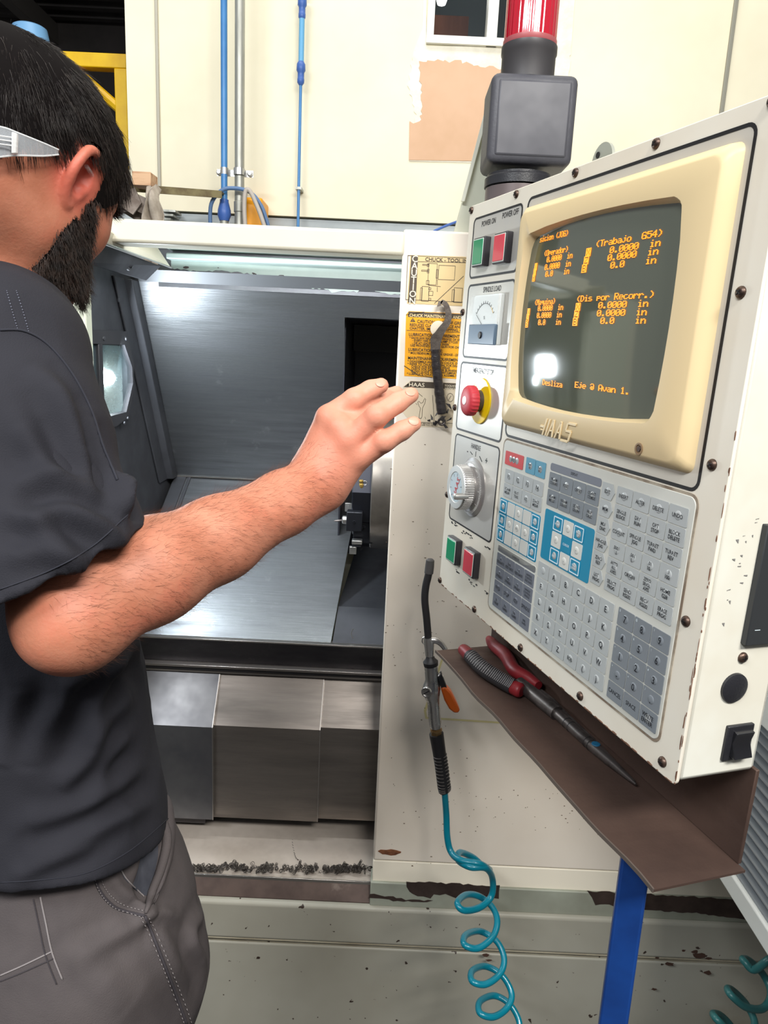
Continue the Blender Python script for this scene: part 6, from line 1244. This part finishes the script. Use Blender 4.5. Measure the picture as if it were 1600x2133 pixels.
# skin creases at knuckles and wrist, a light relief on the body itself
def press(v, c, d, w, h, depth):
    """shallow crease: centre c, direction d (unit), half length w, half width h"""
    q = v-c; a = q@d; b = np.linalg.norm(q-a[:, None]*d, axis=1); return depth*np.exp(-(a/w)**4)*np.exp(-(b/h)**2)
body = mesh_obj('body', bv, bq, m_skin, man)
bl = np.exp(-(np.linalg.norm(bv-(EAR+u_h*.004+r_h*.01), axis=1)/.030)**4)*.75+np.exp(-(np.linalg.norm(bv-KN['r'], axis=1)/.05)**2)*.22
at_ = body.data.attributes.new('blush', 'FLOAT', 'POINT'); at_.data.foreach_set('value', bl.astype(np.float32))
pl_ = np.clip(((bv-WRS)@fd+.01)/.08, 0, 1)*.8; a3_ = body.data.attributes.new('pale', 'FLOAT', 'POINT'); a3_.data.foreach_set('value', pl_.astype(np.float32))
body.modifiers.new('soften', 'CORRECTIVE_SMOOTH').iterations = 3 if False else 3
body.modifiers['soften'].smooth_type = 'SIMPLE'
bvh = BVHTree.FromPolygons([tuple(p) for p in bv], [tuple(q) for q in bq])
def hit(tree, px, py, lift=0.0):
    d = _n(ray(px, py)); r = tree.ray_cast(Vector(CAM), Vector(d)); 
    return None if r[0] is None else np.array(r[0])+np.array(r[1])*lift
# nails on the fingers that show them
m_nail = mat('finger_nail', (216, 152, 130), .4)
for (pa, pb) in (((788, 799), (797, 797)), ((850, 817), (860, 817)), ((858, 877), (866, 878))):
    a, b = hit(bvh, *pa, .0002), hit(bvh, *pb, -.0005)
    if a is None or b is None: continue
    c = (a+b)/2; r = bvh.find_nearest(Vector(c)); nn = np.array(r[1]); d = _n(b-a+1e-6); w = _n(np.cross(nn, d)); mb = MB(); vs = [np.array(r[0])+nn*.0010]; 
    n = 14; vs += [np.array(r[0])+nn*(.0004-.0006*abs(math.sin(t)))+d*.0050*math.cos(t)+w*.0040*math.sin(t) for t in np.linspace(0, 2*math.pi, n+1)[:-1]]
    mb.add(vs, [(0, i+1, (i+1) % n+1) for i in range(n)]); mb.build('finger_nail', m_nail, man, world=True, angle=90)
# ------------------------------------------------------------------ shirt
m_shirt = mat('navy_cotton', (42, 42, 48), .85, col2=(36, 36, 42), scale=5, bump=.00035, bump_scale=900, spec=.25)
S = Shape(); HEM = 1.078
TC = lambda z: (lambda c: V(c[0], c[1], z))(PEL*V(1, 1, 0)+((SHR+SHL)/2-PEL)*V(1, 1, 0)*max(0, (z-.98)/.58))
for z, rf, rr_, k in ((1.47, .105, .165, .05), (1.36, .125, .172, .05), (1.25, .120, .162, .05), (1.14, .124, .166, .05), (1.04, .128, .178, .05), (.96, .128, .184, .05)): S.ell(TC(z), (rf, rr_, .115), TA, k)
S.cap(SHR-tr*.05+V(0, 0, .0), SHL+tr*.05, .068, .068, .05); S.cap(NB-V(0, 0, .035), SHR+V(0, 0, -.002), .067, .062, .04); S.cap(NB-V(0, 0, .035), SHL, .062, .060, .04)
ad = _n(ELB-SHR); LS = np.linalg.norm(ELB-SHR)
cuffc = SHR+ad*(LS*.80)
SL = Shape(); SL.chain([SHR+V(0, 0, -.002), SHR+ad*LS*.35+V(-.004, 0, -.004), SHR+ad*LS*.75+V(-.006, 0, -.008), SHR+ad*LS*1.15+V(-.010, 0, -.010)], [.063, .066, .072, .073], .03)
hn = _n(_n(WY(150, 1205, .50)-WY(100, 1115, .50))*1.0+V(0, 0, 0)); mid = WY(135, 1185, .50)
SL.plane(mid, hn, .004)
SL.ops.append(('s', .004, 'c', (SHR+ad*LS*.55+V(-.006, 0, -.006), SHR+ad*LS*1.4+V(-.012, 0, -.012), .060, .0695)))
S.merge(SL, .018)
S2 = Shape()
fl = WY(60, 1180, .52)
S.plane(V(0, 0, HEM), V(0, 0, -1), .004) if False else None
SF = Shape(); SF.merge(S, 0)
# hem: cut only the trunk, below the level of the hem
SF.plane(V(-.30, .58, 1.045), V(0, -.24, -1), .004)
SF.ops.append(('s', .004, 'e', (TC(.97), V(.118, .156, .080), TA)))
# neck opening

sxx = axis_steps([(-.75, -.46, .010), (-.46, -.10, .0034)]); syy = axis_steps([(.40, .94, .0034), (.94, 1.12, .010)]); szz = axis_steps([(.93, 1.70, .0034)])
sv, sq = SF.mesh(sxx, syy, szz)
def proj(v):
    c = (v-CAM)@CM; return np.stack([CX+FPX*c[:, 0]/c[:, 2], CY+FPX*c[:, 1]/c[:, 2]], 1)
def fold_field(v, folds):
    """sum of soft ridges; each fold is a 3D path with width, height; picked on the cloth surface"""
    out = np.zeros(len(v))
    for pts, w, h in folds:
        P3 = np.array(pts); best = np.full(len(v), 9.); tt = np.zeros(len(v))
        for i in range(len(P3)-1):
            a, b = P3[i], P3[i+1]; ba = b-a; t = np.clip(((v-a)@ba)/max(ba.dot(ba), 1e-9), 0, 1); d = np.linalg.norm(v-a-t[:, None]*ba, axis=1); m = d < best; best[m] = d[m]; tt[m] = (i+t[m])/(len(P3)-1)
        out += h*(np.exp(-(best/w)**2)-.45*np.exp(-((best-1.9*w)/(w*1.1))**2))*np.sin(np.clip(tt, .02, .98)*math.pi)**.6
    return out
stree = BVHTree.FromPolygons([tuple(p) for p in sv], [tuple(q) for q in sq])
def path3(tree, pts, lift=0., n=4):
    out = []
    for x, y, *_ in spline([V(a, b, 0) for a, b in pts], n):
        h = hit(tree, x, y, lift)
        if h is not None: out.append(h)
    return out
FD = [([(60, 1100), (120, 1060), (200, 1090), (262, 1130)], .008, .0050), ([(20, 1010), (90, 990), (170, 1010), (250, 1060)], .009, .0040), ([(270, 960), (250, 1010), (262, 1075)], .008, .008), ([(110, 800), (150, 900), (200, 990), (240, 1040)], .009, .0040),
      ([(190, 860), (215, 940), (240, 1000), (262, 1040)], .007, .005), ([(40, 880), (80, 940), (130, 1000)], .009, .003), ([(10, 1160), (90, 1150), (180, 1180)], .008, .0035), ([(0, 1060), (60, 1080), (120, 1130), (150, 1180)], .008, .0035),
      ([(60, 760), (130, 830), (180, 930)], .010, .003), ([(285, 1340), (240, 1390), (200, 1480), (190, 1560)], .010, .005), ([(270, 1450), (225, 1500), (180, 1590), (120, 1650)], .011, .005), ([(255, 1370), (200, 1400), (120, 1430)], .010, .004),
      ([(300, 1600), (240, 1640), (150, 1690), (50, 1720)], .011, .005), ([(320, 1670), (250, 1700), (150, 1750), (40, 1790)], .010, .0045), ([(270, 1530), (230, 1580), (190, 1660)], .010, .004), ([(150, 1440), (90, 1520), (60, 1600)], .012, .004), ([(40, 1430), (20, 1520), (0, 1600)], .012, .004), ([(200, 1760), (120, 1790), (20, 1830)], .008, .003)]
F3 = [(path3(stree, p), w, h) for p, w, h in FD]; F3 = [(p, w, h) for p, w, h in F3 if len(p) > 2]
gn = grad(SF, sv)
from mathutils import noise as MN
def wob(v, s, seed=0.): return np.array([MN.noise(Vector((p[0]*s+seed, p[1]*s, p[2]*s))) for p in v])
disp = 1.7*fold_field(sv, F3)+.0045*wob(sv, 12)+.0040*(.35-np.abs(wob(sv*V(1, 1, .7), 19, 5.)))
sv2 = sv+gn*disp[:, None]
shirt = mesh_obj('shirt', sv2, sq, m_shirt, man); sm = shirt.modifiers.new('soften', 'CORRECTIVE_SMOOTH'); sm.iterations = 3; sm.smooth_type = 'SIMPLE'
st2 = BVHTree.FromPolygons([tuple(p) for p in sv2], [tuple(q) for q in sq])
def seam_line(tree, pts, r, name, m, parent, lift=.0006, n=8, dash=0):
    p = path3(tree, pts, lift, n)
    if len(p) < 3: return
    mb = MB()
    if dash:
        P2 = spline(p, 4); i = 0
        while i+dash < len(P2): mb.tube(P2[i:i+dash], r, 4); i += dash+max(1, dash//2)
    else: mb.tube(p, r, 5)
    o = mb.build(name, m, parent, world=True, angle=180); return o
m_seamc = mat('navy_thread', (84, 86, 98), .8); m_seamd = mat('navy_seam', (34, 35, 44), .85)
for pts in ([(0, 688), (50, 690), (100, 718), (150, 778), (188, 850), (215, 930), (245, 1000)],): seam_line(st2, pts, .0011, 'armhole_seam', m_seamd, shirt, .0003)
for pts in ([(14, 606), (26, 650), (38, 690)], [(34, 606), (48, 650), (60, 692)]): seam_line(st2, pts, .0005, 'stitching', m_seamc, shirt, .0003, dash=3)
seam_line(st2, [(0, 1228), (100, 1190), (190, 1140), (266, 1072)], .0006, 'cuff_stitching', m_seamd, shirt, .0003)
seam_line(st2, [(0, 1838), (90, 1832), (180, 1818), (270, 1772), (350, 1705)], .0006, 'hem_stitching', m_seamd, shirt, .0003)
# ------------------------------------------------------------------ trousers
m_tr = mat('charcoal_work_cotton', (84, 78, 78), .85, col2=(70, 65, 66), scale=7, bump=.0004, bump_scale=700, spec=.25, third=(102, 90, 86), third_scale=4, third_t=(.6, .75))
Tz = Shape(); PC = V(PEL[0], PEL[1], 0)
for z, rf, rr_ in ((1.05, .088, .122), (.99, .116, .150), (.91, .146, .180), (.82, .168, .200)): Tz.ell(V(PC[0], PC[1], z)+tf*.01, (rf, rr_, .10), TA, .05)
for s in (1, -1):
    hip = T(PC, .01, s*.082, .88); kn = T(PC, .03, s*.10, .50); an = T(PC, -.015, s*.11, .10); Tz.cap(hip, kn, .112, .086, .05); Tz.cap(kn, an, .084, .066, .03)
Tz.plane(V(0, 0, 1.095), V(0, 0, 1), .006); Tz.plane(V(0, 0, .06), V(0, 0, -1), .004)
# slanted pocket mouth gaping open on the near side
tv0, tq0 = Tz.mesh(axis_steps([(-.72, -.10, .008)]), axis_steps([(.45, 1.02, .008)]), axis_steps([(.03, 1.14, .008)])); tt0 = BVHTree.FromPolygons([tuple(p) for p in tv0], [tuple(q) for q in tq0])
pk = path3(tt0, [(338, 1672), (345, 1740), (335, 1800), (318, 1860), (302, 1905)], 0., 4)
for i in range(len(pk)-1): Tz.cap(pk[i]+V(-.004, 0, 0), pk[i+1]+V(-.004, 0, 0), .010, .010, .008)
pb = path3(tt0, [(306, 1720), (316, 1790), (306, 1850)], 0., 3)
for i in range(len(pb)-1): Tz.ops.append(('s', .014, 'c', (pb[i], pb[i+1], .009, .009)))
tv, tq = Tz.mesh(axis_steps([(-.72, -.46, .012), (-.46, -.08, .0038)]), axis_steps([(.45, .86, .0038), (.86, 1.05, .012)]), axis_steps([(.03, .72, .014), (.72, 1.14, .0038)]))
tt = BVHTree.FromPolygons([tuple(p) for p in tv], [tuple(q) for q in tq])
FT = [([(160, 1990), (250, 1945), (310, 1915)], .010, .0040), ([(330, 1930), (360, 2000), (400, 2060)], .012, .004), ([(300, 1910), (340, 1900), (380, 1915)], .007, .003), ([(390, 1960), (420, 2030), (430, 2110)], .012, .004), ([(120, 1960), (200, 2020), (260, 2100)], .014, .003), ([(420, 1900), (400, 1960), (440, 2020)], .010, .004), ([(230, 1820), (260, 1860), (300, 1880)], .006, .003)]
F3 = [(path3(tt, p), w, h) for p, w, h in FT]; F3 = [(p, w, h) for p, w, h in F3 if len(p) > 2]
gt = grad(Tz, tv); hi = tv[:, 2] > .70; disp = np.zeros(len(tv)); disp[hi] = 1.6*fold_field(tv[hi], F3)+.0045*wob(tv[hi], 10, 3.)+.0025*(.35-np.abs(wob(tv[hi], 17, 9.))); tv2 = tv+gt*disp[:, None]
trs = mesh_obj('trousers', tv2, tq, m_tr, man); sm = trs.modifiers.new('soften', 'CORRECTIVE_SMOOTH'); sm.iterations = 2; sm.smooth_type = 'SIMPLE'
t2 = BVHTree.FromPolygons([tuple(p) for p in tv2], [tuple(q) for q in tq]); m_st1 = mat('pale_thread', (128, 122, 122), .8); m_st2 = mat('dark_trouser_seam', (58, 54, 58), .9)
for pts in ([(195, 1800), (205, 1850), (240, 1890), (302, 1908)], [(302, 1908), (335, 1990), (362, 2060), (388, 2133)]): seam_line(t2, pts, .0016, 'felled_seam', m_st2, trs, .0004)
for dx in (0, -12): seam_line(t2, [(204+dx, 1795-dx*.3), (216+dx, 1846-dx*.6), (250+dx, 1880-dx), (306+dx*.4, 1900-dx)], .0005, 'stitching', m_st1, trs, .0014, dash=3)
for dx in (6, -10): seam_line(t2, [(304+dx, 1912), (338+dx, 1988), (366+dx, 2060), (392+dx, 2133)], .0005, 'stitching', m_st1, trs, .0014, dash=3)
seam_line(t2, [(84, 1868), (95, 1920), (108, 1982), (130, 2040)], .0009, 'pocket_edge', m_st1, trs, .0004); seam_line(t2, [(0, 2032), (50, 2010), (108, 1982)], .0009, 'pocket_edge', m_st1, trs, .0004)
seam_line(t2, [(70, 1872), (82, 1930), (95, 1990), (118, 2050)], .0006, 'stitching', m_st2, trs, .0008); seam_line(t2, [(0, 2044), (50, 2024), (112, 1996)], .0006, 'stitching', m_st2, trs, .0008)
seam_line(t2, [(318, 1745), (314, 1800), (318, 1850), (303, 1900)], .0007, 'stitching', m_st1, trs, .0008); seam_line(t2, [(242, 1790), (262, 1830), (300, 1868)], .0008, 'stitching', m_st1, trs, .0008)
e_ = path3(t2, [(330, 1688), (346, 1745), (338, 1805), (318, 1858), (303, 1903)], .0015, 6)
if len(e_) > 3: mb = MB(); mb.tube(e_, list(np.interp(np.linspace(0, 1, len(e_)), [0, .2, .8, 1], [.0035, .0055, .0045, .0015])), 10); mb.build('pocket_welt', m_tr, trs, world=True, angle=180)
pg = [(262, 1745), (292, 1728), (318, 1722), (330, 1770), (322, 1820), (306, 1866), (276, 1848), (252, 1815)]; cpt = hit(t2, 292, 1795, .0022); ring_ = [hit(t2, x, y, .0006) for x, y, *_ in spline([V(a, b, 0) for a, b in pg], 3, closed=True)]
if cpt is not None and all(q is not None for q in ring_):
    mb = MB(); mid_ = [(q+cpt)/2+V(0, -.0015, 0) for q in ring_]; n = len(ring_); mb.add(ring_+mid_+[cpt], [(i, (i+1) % n, n+(i+1) % n, n+i) for i in range(n)]+[(n+i, n+(i+1) % n, 2*n) for i in range(n)]); mb.build('pocket_lining', mat('slate_lining', (66, 68, 76), .9, col2=(52, 54, 62), scale=30, bump=.0012, bump_scale=60), trs, world=True, angle=180)
m_shoe = mat('dark_shoe', (40, 36, 34), .6)
for s in (1, -1):
    an = T(PC, -.015, s*.11, .0); sh = Shape(); sh.cap(an+V(0, 0, .06), an+V(0, 0, .11), .045, .045, .02); sh.cap(an-tf*.03+V(0, 0, .045), an+tf*.17+V(0, 0, .038), .046, .040, .03); sh.plane(V(0, 0, .002), V(0, 0, -1), .004)
    a_, b_ = sh.mesh(axis_steps([(an[0]-.15, an[0]+.27, .008)]), axis_steps([(an[1]-.15, an[1]+.27, .008)]), axis_steps([(-.01, .17, .008)])); mesh_obj('shoe', a_, b_, m_shoe, man)
# ------------------------------------------------------------------ hair, brows and beard: a close cap plus real strands
m_hair = mat('dark_brown_hair', (34, 28, 27), .42, col2=(48, 40, 36), scale=60, spec=.35)
m_beard = mat('beard_hair', (34, 26, 23), .45, col2=(64, 48, 40), scale=90); m_cap = mat('dark_scalp', (17, 14, 14), .9, spec=.1)
lc = (bv-HC)@HA.T/HS                      # head-local coordinates of body vertices: forward, right, up
rngv = np.random.RandomState(5)
bn = grad(B, bv[(np.linalg.norm(bv-HC, axis=1) < .20)]); hm = np.linalg.norm(bv-HC, axis=1) < .20; HV = bv[hm]; HL = lc[hm]
def on_ear(L): return (np.abs(L[:, 0]+.006) < .021) & (np.abs(L[:, 1]) > .064) & (L[:, 2] > -.030) & (L[:, 2] < .034)
def scalp(L):
    f, r, u = L.T; line = np.where(f > .060, .040, np.where(f > .018, -.004+.9*np.maximum(0, f-.040), np.where(f > -.03, .034, np.where(f > -.052, .012, .012-1.6*np.minimum(.03, -.052-f)))))
    return (u > line) & ~on_ear(L)
def jaw(L):
    f, r, u = L.T; back = np.maximum(.022+.5*u, -.006); mouth = (u > -.080) & (u < -.056) & (np.abs(r) < .024) & (f > .07)
    return (u < .0) & (f > back) & (u < -.020-1.25*(f-.040)) & (u > -.096) & ~mouth & ~on_ear(L)
ms, mj = scalp(HL), jaw(HL)
def strand_mesh(name, roots, dirs, length, rad, curve, m, parent, seg=4, clump=0.3, kind=None, drop=V(0, 0, -1), jit=.2):
    n = len(roots); L = length*(0.75+.5*rngv.rand(n)); vs = np.zeros((n, seg+1, 3, 3)); p = roots.copy(); d = dirs+rngv.randn(n, 3)*jit; d /= np.linalg.norm(d, axis=1)[:, None]
    s1 = np.cross(d, rngv.randn(n, 3)); s1 /= np.linalg.norm(s1, axis=1)[:, None]
    for i in range(seg+1):
        w = rad*(1-.85*i/seg); s2 = np.cross(d, s1)
        for j in range(3): a = 2.094*j; vs[:, i, j] = p+(s1*math.cos(a)+s2*math.sin(a))*w
        p = p+d*(L/seg)[:, None]; d = d+drop*curve+rngv.randn(n, 3)*jit*.25; d /= np.linalg.norm(d, axis=1)[:, None]
    idx = np.arange(n)[:, None, None]*(seg+1)*3; fs = []
    for i in range(seg):
        for j in range(3):
            k = (j+1) % 3; fs.append(np.stack([idx[:, 0, 0]+i*3+j, idx[:, 0, 0]+i*3+k, idx[:, 0, 0]+(i+1)*3+k, idx[:, 0, 0]+(i+1)*3+j], 1))
    o = mesh_obj(name, vs.reshape(-1, 3), np.concatenate(fs), m, parent)
    if kind: o['kind'] = kind
    return o
# scalp cap: the body's own skin pushed outward a little where hair grows
def shell(name, maskv, off, m, parent):
    full = np.zeros(len(bv), bool); full[np.where(hm)[0][maskv]] = True; fm = full[bq].all(1); Q_ = bq[fm]; used = np.unique(Q_); remap = np.full(len(bv), -1); remap[used] = np.arange(len(used))
    g = grad(B, bv[used]); L = lc[used]; o_ = off(L); return mesh_obj(name, bv[used]+g*o_[:, None], remap[Q_], m, parent), bv[used]+g*o_[:, None]
hs_, HP = shell('hair', ms, lambda L: .002+.008*np.clip((L[:, 2]-.03)/.06, 0, 1)+.005*np.clip((L[:, 0]-.03)/.05, 0, 1)*np.clip((L[:, 2]-.03)/.03, 0, 1), m_cap, man)
bd_, BP = shell('beard', mj, lambda L: .0006+.007*np.clip((-.045-L[:, 2])/.04, 0, 1), m_cap, man)
def sample(P_, n): i = rngv.randint(0, len(P_), n); return P_[i]+rngv.randn(n, 3)*.0012
cr = Hh(-.06, -.01, .115)
Rt_ = sample(HP, 40000); LL = (Rt_-HC)@HA.T/HS; out = Rt_-Hh(-.01, 0, .03); out /= np.linalg.norm(out, axis=1)[:, None]; fl_ = Rt_-cr; fl_ -= out*(fl_*out).sum(1)[:, None]; fl_ /= np.linalg.norm(fl_, axis=1)[:, None]+1e-6
cl = np.stack([wob(Rt_, 55, k*7.) for k in range(3)], 1)
strand_mesh('hair_strands', Rt_-out*.004, fl_*1.0+out*.17+cl*.34+f_*.15, .018, .00036, .10, m_hair, hs_, kind='stuff', jit=.10)
fr_ = Rt_[(LL[:, 0] > .055) & (LL[:, 2] > .03)][:2600]; fo = fr_-Hh(-.01, 0, .03); fo /= np.linalg.norm(fo, axis=1)[:, None]
strand_mesh('fringe_strands', fr_-fo*.003, f_*.35+fo*.25-u_h*.75+np.stack([wob(fr_, 40, k*3.) for k in range(3)], 1)*.4, .022, .00040, .25, m_hair, hs_, kind='stuff', seg=5, jit=.12)
Rb = sample(BP, 9000); bo = grad(B, Rb); bd_['kind'] = 'stuff'; cl = np.stack([wob(Rb, 70, k*7.) for k in range(3)], 1)
strand_mesh('beard_strands', Rb-bo*.001, bo*.55-u_h*.65+f_*.10+cl*.5, .0100, .00026, .22, m_beard, bd_, kind='stuff', jit=.25)
sb = HV[(HL[:, 0] > .060) & (HL[:, 0] < .10) & (np.abs(np.abs(HL[:, 1])-.032) < .018) & (np.abs(HL[:, 2]-.021) < .006)]
if len(sb): q = sb[rngv.randint(0, len(sb), 500)]; strand_mesh('eyebrows', q, r_h*.6+f_*.6+np.zeros((500, 3)), .010, .0003, .1, m_beard, man, kind='stuff', jit=.25)
# fine arm hair
am = (((bv-ELB)@fd) > -.02) & (((bv-ELB)@fd) < .27) & (np.linalg.norm((bv-ELB)-((bv-ELB)@fd)[:, None]*fd, axis=1) < .06); AV = bv[am]; q = AV[rngv.randint(0, len(AV), 6000)]+rngv.randn(6000, 3)*.001; an_ = grad(B, q); d0 = B.eval(q); q = q-an_*d0[:, None]
strand_mesh('arm_hair', q, an_*.35+fd*.8+np.cross(fd, an_)*.5, .011, .00006, .0, mat('arm_hair', (92, 56, 40), .5), body, kind='stuff', jit=.3, seg=3)
# ------------------------------------------------------------------ clear safety glasses pushed on backwards
gl = root('safety_glasses', 'clear safety glasses worn by the man, strap arm behind his ear', 'glasses', loc=tuple(Hh(-.05, .08, .02)))
m_cg = mat('clear_polycarbonate', (236, 242, 248), .06, alpha=.22, coat=.8)
m_cge = mat('pale_plastic_edge', (232, 234, 234), .2, alpha=.8)
def GP(px, py, Y): return WY(px, py, Y)
def sheet3(pts_a, pts_b, th, name, m):
    mb = MB(); A, B_ = spline(pts_a, 4), spline(pts_b, 4)
    for i in range(len(A)-1): mb.slab([A[i], A[i+1], B_[i+1], B_[i]], V(0, -th, 0))
    return mb.build(name, m, gl, world=True, smooth=False)
YGl = lambda px, py: (lambda h: (np.linalg.norm(h-CAM)) if h is not None else None)(hit(bvh, px, py))
def GS(px, py, lift=.004):
    h = hit(bvh, px, py); 
    if h is None: return WY(px, py, .64)
    d = _n(ray(px, py)); return h-d*(lift+.004)
TP = [(-60, 262), (0, 264), (40, 278), (90, 298), (122, 312)]; BT = [(-60, 336), (0, 327), (40, 324), (90, 325), (122, 322)]
A_ = [GS(*p, .012-.008*i/4) for i, p in enumerate(TP)]; B_ = [GS(*p, .012-.008*i/4) for i, p in enumerate(BT)]
sheet3(A_, B_, .0015, 'temple', m_cg)
mb = MB(); mb.tube(spline(A_, 4), .0007, 6); mb.build('temple_edge', m_cge, gl, world=True); mb = MB(); mb.tube(spline(B_, 4), .0007, 6); mb.build('temple_edge', m_cge, gl, world=True)
mb = MB(); a, b = GS(28, 276, .013), GS(27, 322, .013); c, d = GS(39, 280, .013), GS(38, 321, .013); mb.slab([a, c, d, b], V(0, -.003, 0)); mb.build('hinge_block', m_cge, gl, world=True, bevel=.0006)
for y in (286, 294, 303): mb = MB(); mb.tube([GS(-40, y-9, .014), GS(0, y-3, .014), GS(36, y+2, .014)], .0006, 6); mb.build('hinge_rib', m_cge, gl, world=True)
mb = MB(); q = [WY(180, 346, .690), WY(190, 362, .700), WY(199, 384, .712), WY(206, 400, .722), WY(213, 404, .728)]; mb.tube(spline(q, 4), [.0020]*16+[.0013], 8); mb.build('temple_tip', m_cg, gl, world=True)
